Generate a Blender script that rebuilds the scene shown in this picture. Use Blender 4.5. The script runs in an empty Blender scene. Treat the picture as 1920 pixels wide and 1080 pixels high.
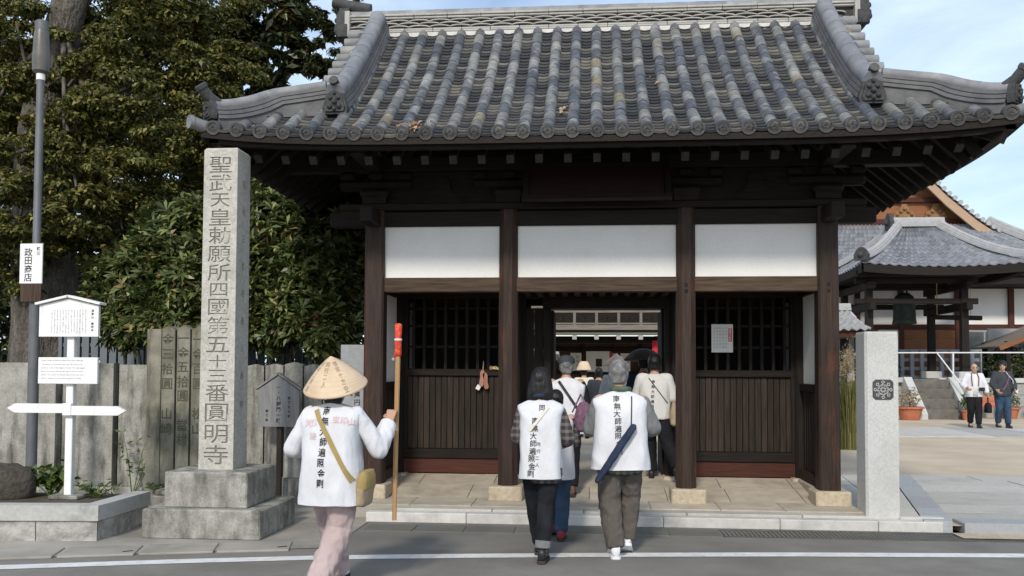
import bpy, math, random
import numpy as np
from mathutils import Vector, Matrix, Euler
from mathutils.bvhtree import BVHTree
from mathutils import noise as mnoise
R = math.radians
SC = bpy.context.scene
COL = SC.collection
random.seed(7)

# ------------------------------------------------------------------ camera
cam_d = bpy.data.cameras.new('camera')
cam_d.sensor_width = 36.0
cam_d.lens = 1710 / 1920 * 36
cam_d.clip_end = 3000
cam = bpy.data.objects.new('camera', cam_d)
COL.objects.link(cam)
YAW, PITCH, ROLL = R(5.0), R(2.2), R(0.25)
SHIFT = 150 - 1710 * math.tan(PITCH)          # the lens looks a little upwards by its shift
cam_d.shift_y = SHIFT / 1920
cam.matrix_world = (Matrix.Translation((0, 0, 1.6)) @ Matrix.Rotation(YAW, 4, 'Z')
                    @ Matrix.Rotation(R(90) + PITCH, 4, 'X') @ Matrix.Rotation(ROLL, 4, 'Z'))
SC.camera = cam

# ------------------------------------------------------------------ sky and sun
SUN_EL, SUN_AZ = R(36), R(-8)            # the sun stands behind the camera, a little to its left
w = bpy.data.worlds.new('World')
SC.world = w
w.use_nodes = True
nt = w.node_tree
nt.nodes.clear()
out = nt.nodes.new('ShaderNodeOutputWorld')
bg = nt.nodes.new('ShaderNodeBackground')
bg.inputs['Strength'].default_value = 0.15
sky = nt.nodes.new('ShaderNodeTexSky')
sky.sky_type = 'NISHITA'
sky.sun_disc = False
sky.sun_elevation = SUN_EL
sky.sun_rotation = R(180) + SUN_AZ
sky.dust_density = 1.0
sky.ozone_density = 1.0
tc = nt.nodes.new('ShaderNodeTexCoord')
mp = nt.nodes.new('ShaderNodeMapping')
mp.inputs['Scale'].default_value = (1.0, 1.3, 4.2)
nz = nt.nodes.new('ShaderNodeTexNoise')
nz.inputs['Scale'].default_value = 2.1
nz.inputs['Detail'].default_value = 7
nz.inputs['Roughness'].default_value = 0.58
nz.inputs['Distortion'].default_value = 0.6
rp = nt.nodes.new('ShaderNodeValToRGB')
rp.color_ramp.elements[0].position = 0.33
rp.color_ramp.elements[0].color = (0.16, 0.16, 0.16, 1)
rp.color_ramp.elements[1].position = 0.70
rp.color_ramp.elements[1].color = (0.9, 0.9, 0.9, 1)
mx = nt.nodes.new('ShaderNodeMix')
mx.data_type = 'RGBA'
mx.inputs[7].default_value = (5.6, 6.7, 7.9, 1)
nt.links.new(tc.outputs['Generated'], mp.inputs['Vector'])
nt.links.new(mp.outputs['Vector'], nz.inputs['Vector'])
nt.links.new(nz.outputs['Fac'], rp.inputs['Fac'])
nt.links.new(rp.outputs['Color'], mx.inputs[0])
nt.links.new(sky.outputs['Color'], mx.inputs[6])
nt.links.new(mx.outputs[2], bg.inputs['Color'])
nt.links.new(bg.outputs['Background'], out.inputs['Surface'])

sd = bpy.data.lights.new('sun', 'SUN')
sd.energy = 2.5
sd.angle = R(7)
sd.color = (1.0, 0.92, 0.80)
so = bpy.data.objects.new('sun', sd)
COL.objects.link(so)
sdir = Vector((math.sin(SUN_AZ) * math.cos(SUN_EL), -math.cos(SUN_AZ) * math.cos(SUN_EL), math.sin(SUN_EL)))
so.rotation_euler = sdir.to_track_quat('Z', 'Y').to_euler()
so.location = (0, 0, 30)

vs = SC.view_settings
vs.view_transform = 'Standard'
vs.look = 'None'
vs.gamma = 1
vs.exposure = 0.16
vs.use_curve_mapping = False
SC.cycles.max_bounces = 6

# ------------------------------------------------------------------ materials
def _n(nt, t, **kw):
    n = nt.nodes.new(t)
    for k, v in kw.items():
        setattr(n, k, v)
    return n

def material(name, stops, scale=4.0, stretch=(1, 1, 1), rough=0.75, bump=0.15, bump_scale=None, detail=8,
             per='object', spread=0.0, spec=0.3, metallic=0.0, contrast=(0.3, 0.7), stain=None, island=None, bump_dist=0.02, speckle=None, lichen=None):
    """Noise between colours; per-object offset so that alike pieces differ. spread: random brightness by object/island."""
    m = bpy.data.materials.new(name)
    m.use_nodes = True
    nt = m.node_tree
    L = nt.links.new
    b = nt.nodes['Principled BSDF']
    b.inputs['Roughness'].default_value = rough
    b.inputs['Specular IOR Level'].default_value = spec
    b.inputs['Metallic'].default_value = metallic
    tc = _n(nt, 'ShaderNodeTexCoord')
    oi = _n(nt, 'ShaderNodeObjectInfo')
    add = _n(nt, 'ShaderNodeVectorMath', operation='MULTIPLY_ADD')
    add.inputs[1].default_value = stretch
    comb = _n(nt, 'ShaderNodeMath', operation='MULTIPLY')
    comb.inputs[1].default_value = 37.0
    L(oi.outputs['Random'], comb.inputs[0])
    L(tc.outputs['Object'], add.inputs[0])
    L(comb.outputs[0], add.inputs[2])
    n1 = _n(nt, 'ShaderNodeTexNoise')
    n1.inputs['Scale'].default_value = scale
    n1.inputs['Detail'].default_value = detail
    n1.inputs['Roughness'].default_value = 0.6
    L(add.outputs[0], n1.inputs['Vector'])
    ramp = _n(nt, 'ShaderNodeValToRGB')
    cr = ramp.color_ramp
    k = len(stops)
    while len(cr.elements) < k:
        cr.elements.new(0.5)
    for i, c in enumerate(stops):
        cr.elements[i].position = contrast[0] + (contrast[1] - contrast[0]) * i / max(1, k - 1)
        cr.elements[i].color = (*c, 1)
    L(n1.outputs['Fac'], ramp.inputs['Fac'])
    colour = ramp.outputs['Color']
    src = None
    if per == 'island':
        g = _n(nt, 'ShaderNodeNewGeometry')
        src = g.outputs['Random Per Island']
    else:
        src = oi.outputs['Random']
    if island:                                  # a second ramp chosen piece by piece
        r2 = _n(nt, 'ShaderNodeValToRGB')
        c2 = r2.color_ramp
        while len(c2.elements) < len(island):
            c2.elements.new(0.5)
        for i, (p, c) in enumerate(island):
            c2.elements[i].position = p
            c2.elements[i].color = (*c, 1)
        L(src, r2.inputs['Fac'])
        mm = _n(nt, 'ShaderNodeMix', data_type='RGBA', blend_type='MULTIPLY')
        mm.inputs[0].default_value = 1.0
        L(colour, mm.inputs[6])
        L(r2.outputs['Color'], mm.inputs[7])
        colour = mm.outputs[2]
    if spread:
        mr = _n(nt, 'ShaderNodeMapRange')
        mr.inputs[3].default_value = 1 - spread
        mr.inputs[4].default_value = 1 + spread
        L(src, mr.inputs[0])
        mm = _n(nt, 'ShaderNodeMix', data_type='RGBA', blend_type='MULTIPLY')
        mm.inputs[0].default_value = 1.0
        L(colour, mm.inputs[6])
        L(mr.outputs[0], mm.inputs[7])
        colour = mm.outputs[2]
    if stain:                                   # (colour, scale, stretch, low, high, amount)
        sc_, ss, st, lo, hi, am = stain
        mu = _n(nt, 'ShaderNodeVectorMath', operation='MULTIPLY_ADD')
        mu.inputs[1].default_value = st
        L(tc.outputs['Object'], mu.inputs[0])
        L(comb.outputs[0], mu.inputs[2])
        n2 = _n(nt, 'ShaderNodeTexNoise')
        n2.inputs['Scale'].default_value = ss
        n2.inputs['Detail'].default_value = 6
        n2.inputs['Roughness'].default_value = 0.65
        L(mu.outputs[0], n2.inputs['Vector'])
        mr2 = _n(nt, 'ShaderNodeMapRange')
        mr2.inputs[1].default_value = lo
        mr2.inputs[2].default_value = hi
        mr2.inputs[4].default_value = am
        L(n2.outputs['Fac'], mr2.inputs[0])
        m3 = _n(nt, 'ShaderNodeMix', data_type='RGBA')
        L(mr2.outputs[0], m3.inputs[0])
        L(colour, m3.inputs[6])
        m3.inputs[7].default_value = (*sc_, 1)
        colour = m3.outputs[2]
    if speckle:                                 # fine grain: (scale, amount)
        n3 = _n(nt, 'ShaderNodeTexNoise')
        n3.inputs['Scale'].default_value = speckle[0]
        n3.inputs['Detail'].default_value = 3
        L(tc.outputs['Object'], n3.inputs['Vector'])
        m5 = _n(nt, 'ShaderNodeMapRange')
        m5.inputs[1].default_value = .3
        m5.inputs[2].default_value = .7
        m5.inputs[3].default_value = 1 - speckle[1]
        m5.inputs[4].default_value = 1 + speckle[1]
        L(n3.outputs['Fac'], m5.inputs[0])
        mm = _n(nt, 'ShaderNodeMix', data_type='RGBA', blend_type='MULTIPLY')
        mm.inputs[0].default_value = 1.0
        L(colour, mm.inputs[6])
        L(m5.outputs[0], mm.inputs[7])
        colour = mm.outputs[2]
    if lichen:                                  # growth that runs across neighbouring pieces: (colour, scale, low, high, amount)
        g2 = _n(nt, 'ShaderNodeNewGeometry')
        n4 = _n(nt, 'ShaderNodeTexNoise')
        n4.inputs['Scale'].default_value = lichen[1]
        n4.inputs['Detail'].default_value = 9
        n4.inputs['Roughness'].default_value = .68
        L(g2.outputs['Position'], n4.inputs['Vector'])
        m6 = _n(nt, 'ShaderNodeMapRange')
        m6.inputs[1].default_value = lichen[2]
        m6.inputs[2].default_value = lichen[3]
        m6.inputs[4].default_value = lichen[4]
        L(n4.outputs['Fac'], m6.inputs[0])
        m7 = _n(nt, 'ShaderNodeMix', data_type='RGBA')
        L(m6.outputs[0], m7.inputs[0])
        L(colour, m7.inputs[6])
        m7.inputs[7].default_value = (*lichen[0], 1)
        colour = m7.outputs[2]
    L(colour, b.inputs['Base Color'])
    if bump:
        nb = _n(nt, 'ShaderNodeTexNoise')
        nb.inputs['Scale'].default_value = bump_scale or scale * 4
        nb.inputs['Detail'].default_value = 6
        L(add.outputs[0], nb.inputs['Vector'])
        bp = _n(nt, 'ShaderNodeBump')
        bp.inputs['Strength'].default_value = bump
        bp.inputs['Distance'].default_value = bump_dist
        L(nb.outputs['Fac'], bp.inputs['Height'])
        L(bp.outputs['Normal'], b.inputs['Normal'])
    return m

M = {}
M['asphalt'] = material('asphalt', [(.15, .140, .127), (.19, .178, .162), (.225, .212, .193)], 1.2, rough=.9, bump=.5, bump_scale=220, bump_dist=.006, speckle=(170, .38), lichen=((.11, .104, .095), .9, .55, .7, .45),
                        stain=((.125, .118, .108), .5, (1, 3, 1), .5, .75, .5))
M['paint'] = material('road_paint', [(.55, .55, .55), (.74, .74, .74)], 9, rough=.7, bump=.15, bump_scale=120, stain=((.22, .22, .21), 14, (1, 1, 1), .58, .72, .6))
M['sand'] = material('courtyard_sand', [(.42, .345, .26), (.50, .415, .315), (.56, .475, .37)], .8, rough=.95, bump=.35, bump_scale=90, bump_dist=.01,
                     stain=((.34, .28, .21), .35, (1, 2.5, 1), .5, .8, .5))
M['soil'] = material('soil', [(.06, .05, .035), (.11, .09, .06)], 3, rough=1, bump=.6, bump_scale=40)
M['concrete'] = material('concrete', [(.23, .215, .19), (.31, .29, .255), (.37, .35, .31)], 1.6, rough=.9, bump=.3, bump_scale=60, bump_dist=.006,
                         stain=((.12, .115, .10), 1.3, (1, 1, 1), .5, .75, .6))
M['gutter'] = material('gutter_concrete', [(.12, .12, .105), (.17, .168, .15)], 3, rough=.9, bump=.3, bump_scale=80, spread=.08, stain=((.07, .075, .06), 3, (1, 1, 1), .5, .7, .6))
M['kerb'] = material('kerb_granite', [(.47, .455, .43), (.57, .555, .525)], 14, rough=.8, bump=.2, bump_scale=90, spread=.10, bump_dist=.005,
                     stain=((.22, .215, .195), 3, (1, 1, 1), .5, .75, .6))
M['slab_tan'] = material('tan_flagstone', [(.36, .315, .25), (.44, .39, .315), (.50, .445, .365)], 5, rough=.85, bump=.2, bump_scale=60, spread=.09, bump_dist=.006,
                         stain=((.22, .195, .16), 1.7, (1, 1, 1), .48, .75, .6))
M['slab_grey'] = material('grey_granite_slab', [(.40, .385, .355), (.49, .472, .435)], 20, rough=.8, bump=.15, bump_scale=90, spread=.14, bump_dist=.004,
                          stain=((.24, .24, .23), 1.5, (1, 1, 1), .5, .75, .6))
M['slab_blue'] = material('bluish_granite', [(.29, .30, .315), (.36, .37, .385)], 20, rough=.8, bump=.15, bump_scale=90, spread=.08, bump_dist=.004)
M['plinth'] = material('sandstone_plinth', [(.36, .30, .215), (.46, .39, .285), (.52, .455, .35)], 22, rough=.9, bump=.35, bump_scale=50, spread=.06, bump_dist=.01,
                       stain=((.24, .19, .13), 4, (1, 1, 1), .5, .75, .6))
def wood(name, dark, light, axis, rough=.72, spread=.14, stain=None):
    st = [14, 14, 14]
    st['xyz'.index(axis)] = 0.9
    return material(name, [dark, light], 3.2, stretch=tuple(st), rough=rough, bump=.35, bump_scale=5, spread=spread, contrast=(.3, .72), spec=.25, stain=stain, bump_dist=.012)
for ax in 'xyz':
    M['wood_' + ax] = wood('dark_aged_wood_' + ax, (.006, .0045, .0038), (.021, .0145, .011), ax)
    M['beam_' + ax] = wood('brown_beam_wood_' + ax, (.030, .019, .013), (.105, .070, .047), ax)
    M['plank_' + ax] = wood('weathered_plank_' + ax, (.016, .0115, .0085), (.046, .034, .025), ax, spread=.25)
M['red_board'] = wood('red_brown_board', (.045, .014, .010), (.085, .030, .020), 'x')
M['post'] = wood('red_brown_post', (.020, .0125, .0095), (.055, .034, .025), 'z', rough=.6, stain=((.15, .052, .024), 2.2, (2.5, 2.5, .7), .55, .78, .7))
M['plaster'] = material('white_plaster', [(.72, .71, .69), (.79, .785, .77)], 1.5, rough=.9, bump=.12, bump_scale=22, bump_dist=.004, lichen=((.60, .585, .55), 1.7, .56, .78, .55), speckle=(40, .03))
M['rafter_end'] = material('grey_rafter_end', [(.022, .021, .02), (.042, .04, .038)], 12, rough=.9, bump=.2)
# roof tiles: slate blue grey to pale lichen grey, chosen tile by tile
M['round_tile'] = material('round_roof_tile', [(.50, .50, .50), (.74, .74, .74), (1.0, 1.0, .99)], 9, stretch=(1, 1, 1), rough=.62, bump=.25, bump_scale=40, spec=.35,
    island=[(0, (.085, .092, .112)), (.3, (.115, .123, .145)), (.55, (.16, .165, .175)), (.8, (.205, .205, .20)), (.97, (.26, .255, .235)), (.985, (.25, .215, .15))],
    stain=((.38, .375, .35), 7, (1, 1, 1), .58, .70, .5), bump_dist=.008, lichen=((.40, .395, .365), 2.6, .52, .66, .6), speckle=(60, .18))
M['pan_tile'] = material('pan_roof_tile', [(.6, .6, .6), (1.0, 1.0, 1.0)], 6, rough=.75, bump=.2, bump_scale=40, per='island',
    island=[(0, (.035, .037, .043)), (.4, (.06, .061, .065)), (.75, (.10, .098, .094)), (1.0, (.20, .185, .155))], bump_dist=.008)
M['ridge_tile'] = material('ridge_tile', [(.155, .16, .172), (.225, .227, .235), (.29, .287, .28)], 5, rough=.6, bump=.2, bump_scale=40, spread=.16,
    stain=((.42, .41, .38), 5, (1, 1, 1), .6, .72, .5), bump_dist=.008)
M['ridge_light'] = material('pale_ridge_tile', [(.32, .31, .29), (.45, .44, .41)], 5, rough=.7, bump=.2, bump_scale=40, spread=.10,
    stain=((.16, .16, .15), 4, (1, 1, 1), .55, .72, .6), bump_dist=.008)
M['oni'] = material('dark_ornament_tile', [(.03, .031, .033), (.065, .066, .068)], 18, rough=.7, bump=.6, bump_scale=26, bump_dist=.02)
M['eave_disc'] = material('eave_disc_tile', [(.045, .047, .05), (.09, .09, .088)], 18, rough=.7, bump=.35, bump_scale=45, spread=.2, bump_dist=.01)
M['mortar'] = material('white_mortar', [(.50, .49, .46), (.66, .65, .62)], 9, rough=.9, bump=.2)
M['far_tile'] = material('blue_grey_far_tile', [(.175, .182, .205), (.245, .252, .275)], 6, rough=.5, bump=.1, per='island', spread=.2)
M['course'] = material('grey_ridge_course', [(.085, .087, .092), (.15, .15, .15)], 6, rough=.7, bump=.2, bump_scale=40, spread=.1)
M['kudari'] = material('bluish_ridge_roll', [(.135, .143, .165), (.19, .197, .215), (.25, .25, .25)], 5, rough=.55, bump=.2, bump_scale=40, spread=.06, bump_dist=.008)
M['far_ridge'] = material('far_ridge_tile', [(.30, .30, .31), (.40, .40, .40)], 6, rough=.6, bump=.2)

# ------------------------------------------------------------------ mesh helpers
class MB:
    def __init__(s, T=None):
        s.v, s.f, s.T = [], [], T
    def add(s, vs, fs):
        n = len(s.v)
        s.v += [tuple(p) for p in vs]
        s.f += [tuple(i + n for i in f) for f in fs]
        return s
    def box(s, c, size, rot=None, ch=0.0):
        hx, hy, hz = size[0] / 2, size[1] / 2, size[2] / 2
        if ch <= 0:
            vs = [(x, y, z) for x in (-hx, hx) for y in (-hy, hy) for z in (-hz, hz)]
            fs = [(0, 1, 3, 2), (4, 6, 7, 5), (0, 4, 5, 1), (2, 3, 7, 6), (0, 2, 6, 4), (1, 5, 7, 3)]
        else:
            ch = min(ch, hx * .9, hy * .9, hz * .9)
            vs, idx = [], {}
            for sx in (-1, 1):
                for sy in (-1, 1):
                    for sz in (-1, 1):
                        for a in range(3):
                            p = [sx * hx, sy * hy, sz * hz]
                            for b in range(3):
                                if b != a:
                                    p[b] -= (sx, sy, sz)[b] * ch
                            idx[(sx, sy, sz, a)] = len(vs)
                            vs.append(tuple(p))
            fs = []
            for a in range(3):
                b, c2 = (a + 1) % 3, (a + 2) % 3
                for sg in (-1, 1):
                    q = []
                    for (u, v_) in ((-1, -1), (1, -1), (1, 1), (-1, 1)):
                        k = [0, 0, 0]; k[a] = sg; k[b] = u; k[c2] = v_
                        q.append(idx[(*k, a)])
                    fs.append(tuple(q if sg > 0 else q[::-1]))
            for a in range(3):              # edges along axis a
                b, c2 = (a + 1) % 3, (a + 2) % 3
                for u in (-1, 1):
                    for v_ in (-1, 1):
                        def K(e, ax):
                            k = [0, 0, 0]; k[a] = e; k[b] = u; k[c2] = v_
                            return idx[(*k, ax)]
                        q = [K(-1, b), K(1, b), K(1, c2), K(-1, c2)]
                        fs.append(tuple(q if u * v_ > 0 else q[::-1]))
            for sx in (-1, 1):
                for sy in (-1, 1):
                    for sz in (-1, 1):
                        q = [idx[(sx, sy, sz, a)] for a in range(3)]
                        fs.append(tuple(q if sx * sy * sz > 0 else q[::-1]))
        if rot is not None:
            rm = rot if isinstance(rot, Matrix) else Euler(rot).to_matrix()
            vs = [rm @ Vector(p) for p in vs]
        vs = [(p[0] + c[0], p[1] + c[1], p[2] + c[2]) for p in vs]
        return s.add(vs, fs)
    def b2(s, x0, x1, y0, y1, z0, z1, ch=0.0):
        return s.box(((x0 + x1) / 2, (y0 + y1) / 2, (z0 + z1) / 2), (x1 - x0, y1 - y0, z1 - z0), ch=ch)
    def loft(s, rings, caps=True, close=True):
        n = len(rings[0])
        vs = [p for r in rings for p in r]
        fs = []
        m = n if close else n - 1
        for i in range(len(rings) - 1):
            for j in range(m):
                a, b = i * n + j, i * n + (j + 1) % n
                fs.append((a, b, b + n, a + n))
        if caps and close:
            fs.append(tuple(range(n))[::-1])
            fs.append(tuple(range((len(rings) - 1) * n, len(rings) * n)))
        return s.add(vs, fs)
    def tube(s, path, rad, n=8, caps=True, up=None, squash=None):
        path = [Vector(p) for p in path]
        if not hasattr(rad, '__len__'):
            rad = [rad] * len(path)
        rings = []
        ref = None
        for i, p in enumerate(path):
            t = (path[min(i + 1, len(path) - 1)] - path[max(i - 1, 0)]).normalized()
            if ref is None:
                ref = Vector(up) if up else (Vector((0, 0, 1)) if abs(t.z) < .9 else Vector((1, 0, 0)))
            x = ref.cross(t)
            if x.length < 1e-5:
                x = Vector((1, 0, 0)).cross(t)
            x.normalize()
            y = t.cross(x).normalized()
            ref = y
            k = squash or (1, 1)
            rings.append([p + (x * math.cos(a) * k[0] + y * math.sin(a) * k[1]) * rad[i] for a in [2 * math.pi * j / n for j in range(n)]])
        return s.loft(rings, caps)
    def lathe(s, prof, n=16, M_=None, caps=True):
        rings = []
        for r, z in prof:
            rings.append([Vector((r * math.cos(2 * math.pi * j / n), r * math.sin(2 * math.pi * j / n), z)) for j in range(n)])
        if M_ is not None:
            rings = [[M_ @ p for p in r] for r in rings]
        return s.loft(rings, caps)
    def ball(s, c, r, n=10, m=7, rot=None):
        if not hasattr(r, '__len__'):
            r = (r, r, r)
        rings = []
        for i in range(m + 1):
            a = math.pi * (i / m) * .998 + .003
            rings.append([(r[0] * math.sin(a) * math.cos(2 * math.pi * j / n), r[1] * math.sin(a) * math.sin(2 * math.pi * j / n), -r[2] * math.cos(a)) for j in range(n)])
        if rot is not None:
            rm = Euler(rot).to_matrix()
            rings = [[rm @ Vector(p) for p in q] for q in rings]
        rings = [[(p[0] + c[0], p[1] + c[1], p[2] + c[2]) for p in q] for q in rings]
        return s.loft(rings)
    def prism(s, pts, y0, y1):              # outline in (x, z), from y0 to y1
        n = len(pts)
        vs = [(x, y0, z) for x, z in pts] + [(x, y1, z) for x, z in pts]
        fs = [tuple(range(n)), tuple(range(n, 2 * n))[::-1]]
        fs += [(i, i + n, (i + 1) % n + n, (i + 1) % n) for i in range(n)]
        return s.add(vs, fs)
    def poly(s, pts, z0, z1):               # outline in (x, y), from z0 to z1
        n = len(pts)
        vs = [(x, y, z0) for x, y in pts] + [(x, y, z1) for x, y in pts]
        fs = [tuple(range(n))[::-1], tuple(range(n, 2 * n))]
        fs += [(i, (i + 1) % n, (i + 1) % n + n, i + n) for i in range(n)]
        return s.add(vs, fs)
    def mesh(s, name, mat, smooth=False, centre=True):
        vs = s.v
        if s.T is not None:
            vs = [tuple(s.T @ Vector(p)) for p in vs]
        a = np.array(vs, dtype=float).reshape(-1, 3)
        c = (a.min(0) + a.max(0)) / 2 if centre else np.zeros(3)
        me = bpy.data.meshes.new(name)
        me.from_pydata((a - c).tolist(), [], s.f)
        if mat:
            me.materials.append(M[mat] if isinstance(mat, str) else mat)
        if smooth:
            me.polygons.foreach_set('use_smooth', [True] * len(me.polygons))
            if smooth != 'all':
                me.set_sharp_from_angle(angle=R(40))
        me.update()
        return me, Vector(c)
    def build(s, name, mat, parent=None, smooth=False, **tags):
        me, c = s.mesh(name, mat, smooth)
        return link(name, me, c, parent, **tags)

WM = {}
def link(name, me, loc, parent=None, rot=None, **tags):
    """Link an object at a world place, as a child of parent if one is given."""
    o = bpy.data.objects.new(name, me)
    COL.objects.link(o)
    T = Matrix.Translation(loc)
    if rot is not None:
        T = T @ (rot.to_4x4() if isinstance(rot, Matrix) else Euler(rot).to_matrix().to_4x4())
    o.matrix_basis = T
    WM[o.name] = T
    if parent is not None:
        o.parent = parent
        o.matrix_parent_inverse = WM[parent.name].inverted()
    for k, v in tags.items():
        o[k] = v
    return o

def thing(name, label, category, loc=(0, 0, 0), group=None):
    o = link(name, None, Vector(loc))
    o.empty_display_size = .2
    o['label'] = label
    o['category'] = category
    if group:
        o['group'] = group
    return o

def structure(o):
    o['kind'] = 'structure'
    return o

_txt = {}
def text_mesh(s, size=1.0, bold=0.0):
    """2-D mesh of a short text, centred; verts as numpy array (n,3) and faces."""
    key = (s, bold)
    if key not in _txt:
        c = bpy.data.curves.new('lettering', 'FONT')
        c.body = s
        c.resolution_u = 3
        c.offset = bold
        o = bpy.data.objects.new('lettering', c)
        me = bpy.data.meshes.new_from_object(o)
        v = np.array([p.co[:] for p in me.vertices]).reshape(-1, 3)
        f = [tuple(p.vertices) for p in me.polygons]
        bpy.data.objects.remove(o)
        bpy.data.curves.remove(c)
        bpy.data.meshes.remove(me)
        if len(v):
            v = v - (v.min(0) + v.max(0)) / 2
        _txt[key] = (v, f)
    v, f = _txt[key]
    return v * size, f

def column_text(mb, s, cx, ztop, pitch, size, y, bold=0.02, aspect=(1, 1), stretch=None):
    """Vertical lettering on a plane facing -Y at depth y."""
    for i, ch in enumerate(s):
        if ch in ' \u3000':
            continue
        v, f = text_mesh(ch, size, bold)
        zc = ztop - pitch * (i + .5)
        mb.add([(cx + p[0] * aspect[0], y, zc + p[1] * aspect[1]) for p in v], f)

TMP = bpy.data.scenes.new('workshop')          # scratch scene for the remeshed shapes, removed at the end
def finish_remesh(mb, name, mat, voxel=.012, smooth_it=4, disp=0.0, disp_scale=.12, parent=None, stretch=None, **tags):
    """Union of closed shapes as one smooth continuous surface."""
    me, c = mb.mesh(name, mat)
    o = bpy.data.objects.new('tmp', me)
    TMP.collection.objects.link(o)
    r = o.modifiers.new('r', 'REMESH')
    r.mode = 'VOXEL'
    r.voxel_size = voxel
    if smooth_it:
        sm = o.modifiers.new('s', 'SMOOTH')
        sm.iterations = smooth_it
        sm.factor = .5
    TMP.view_layers[0].update()
    dg = TMP.view_layers[0].depsgraph
    m2 = bpy.data.meshes.new_from_object(o.evaluated_get(dg))
    bpy.data.objects.remove(o)
    bpy.data.meshes.remove(me)
    m2.name = name
    if disp:
        n = len(m2.vertices)
        co = np.empty(n * 3); m2.vertices.foreach_get('co', co); co = co.reshape(-1, 3)
        no = np.empty(n * 3); m2.vertices.foreach_get('normal', no); no = no.reshape(-1, 3)
        st = stretch or (1, 1, .55)
        for i in range(n):
            q = Vector((co[i] + np.array(c)) * st) / disp_scale
            a = mnoise.noise(q)
            a = (1 - abs(a) * 2.2) * .6 + mnoise.noise(q * 2.3 + Vector((5, 1, 3))) * .35
            co[i] += no[i] * disp * a
        m2.vertices.foreach_set('co', co.ravel())
    m2.materials.clear()
    m2.materials.append(M[mat] if isinstance(mat, str) else mat)
    m2.polygons.foreach_set('use_smooth', [True] * len(m2.polygons))
    m2.update()
    return link(name, m2, c, parent, **tags)
# ------------------------------------------------------------------ ground, road, paving
def sheet(name, pts, z, mat, parent=None):
    mb = MB()
    mb.add([(x, y, z) for x, y in pts], [tuple(range(len(pts)))])
    o = mb.build(name, mat, parent)
    return structure(o)
sheet('ground', [(-700, -700), (700, -700), (700, 700), (-700, 700)], -.06, 'sand')
sheet('road', [(-160, -6), (160, -6), (160, 9.34), (-160, 9.34)], 0.0, 'asphalt')
sheet('courtyard_ground', [(-2.9, 13.15), (2.75, 13.15), (2.75, 9.36), (90, 9.36), (90, 120), (-90, 120), (-90, 15), (-2.9, 15)], .07, 'sand')
sheet('planted_ground', [(-60, 10.5), (-2.75, 10.5), (-2.75, 15.5), (-60, 15.5)], .10, 'soil')
# white edge line, following the bend of the road
LINE = [(-30, 0.4), (-9, 5.7), (-6.5, 6.40), (-4.63, 6.93), (-3.4, 7.28), (-2.25, 7.56), (-1.1, 7.75), (-.05, 7.90), (.9, 8.02), (1.76, 8.12), (3.66, 8.28), (6, 8.42), (12, 8.6), (60, 8.9)]
def line_y(x):
    return float(np.interp(x, [p[0] for p in LINE], [p[1] for p in LINE]))
xs = np.concatenate([[-30, -18], np.linspace(-9, 6, 46), [9, 14, 60]])
mb = MB()
vs, fs = [], []
for x in xs:
    vs += [(x, line_y(x) - .085, .004), (x, line_y(x) + .085, .004)]
for i in range(len(xs) - 1):
    fs.append((2 * i, 2 * i + 2, 2 * i + 3, 2 * i + 1))
structure(mb.add(vs, fs).build('road_edge_line', 'paint'))
# concrete apron in front of the stone pillar and the planter
xs = np.linspace(-40, -2.3, 60)
pts = [(x, line_y(x) + .36 + .06 * max(0, (x + 5) / 2.7)) for x in xs]
mb = MB()
vs, fs = [], []
for x, y in pts:
    vs += [(x, y, .006), (x, y, .004), (x, 10.9, .010)]
for i in range(len(pts) - 1):
    fs.append((3 * i, 3 * i + 3, 3 * i + 5, 3 * i + 2))
structure(mb.add(vs, fs).build('pavement_apron', 'concrete'))
# gutter covers along the road: each a slab, with a hand slot
gut = structure(sheet('gutter', [(-16, 2.5), (60, 8.7), (60, 9.33), (-2.3, 9.33), (-2.3, 8.2), (-16, 4.4)], -.02, 'gutter'))
for i, x in enumerate(np.arange(-10.4, -2.6, .62)):
    y = line_y(x) + .52
    a = math.atan2(line_y(x + .3) - line_y(x - .3), .6)
    mb = MB()
    mb.box((x, y, .008), (.605, .40, .022), rot=(0, 0, a), ch=.006)
    mb.build('gutter_cover', 'concrete', gut)
    if i % 2 == 0:
        mb = MB()
        mb.box((x + .25, y - .02, .0205), (.085, .022, .004), rot=(0, 0, a + .35))
        mb.build('hand_slot', 'wood_x', gut)
M['grate'] = material('steel_grating', [(.07, .075, .07), (.13, .135, .125)], 6, rough=.6, bump=.2, metallic=.3)
for i, x in enumerate(np.arange(-2.25, 9.0, .5)):
    y0 = 8.88 + .012 * (x - 1)
    mb = MB()
    if x > .95:
        n = 12
        for k in range(n):
            xx = x + .5 * (k + .5) / n
            mb.b2(xx - .008, xx + .008, y0 + .02, y0 + .36, -.03, .006)
        mb.b2(x, x + .495, y0, y0 + .02, -.03, .008)
        mb.b2(x, x + .495, y0 + .36, y0 + .38, -.03, .008)
        mb.build('gutter_grate', 'grate', gut)
    else:
        mb.b2(x + .004, x + .496, y0, y0 + .38, -.03, .008, ch=.004)
        mb.build('gutter_cover', 'gutter', gut)
# kerb stones before the gate
kerb = structure(MB().b2(-2.32, 3.40, 9.36, 9.56, -.02, .095).build('kerb', 'concrete'))
x = -2.33
while x < 3.40:
    ln = random.choice((.95, 1.05, 1.15))
    x1 = min(x + ln, 3.44)
    MB().b2(x + .003, x1 - .003, 9.335, 9.475, .0, .105, ch=.008).build('kerb_stone', 'kerb', kerb)
    MB().b2(x + .003 + .25, min(x1 - .003 + .25, 3.5), 9.478, 9.60, .0, .128, ch=.008).build('kerb_stone', 'slab_grey', kerb)
    x = x1
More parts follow.
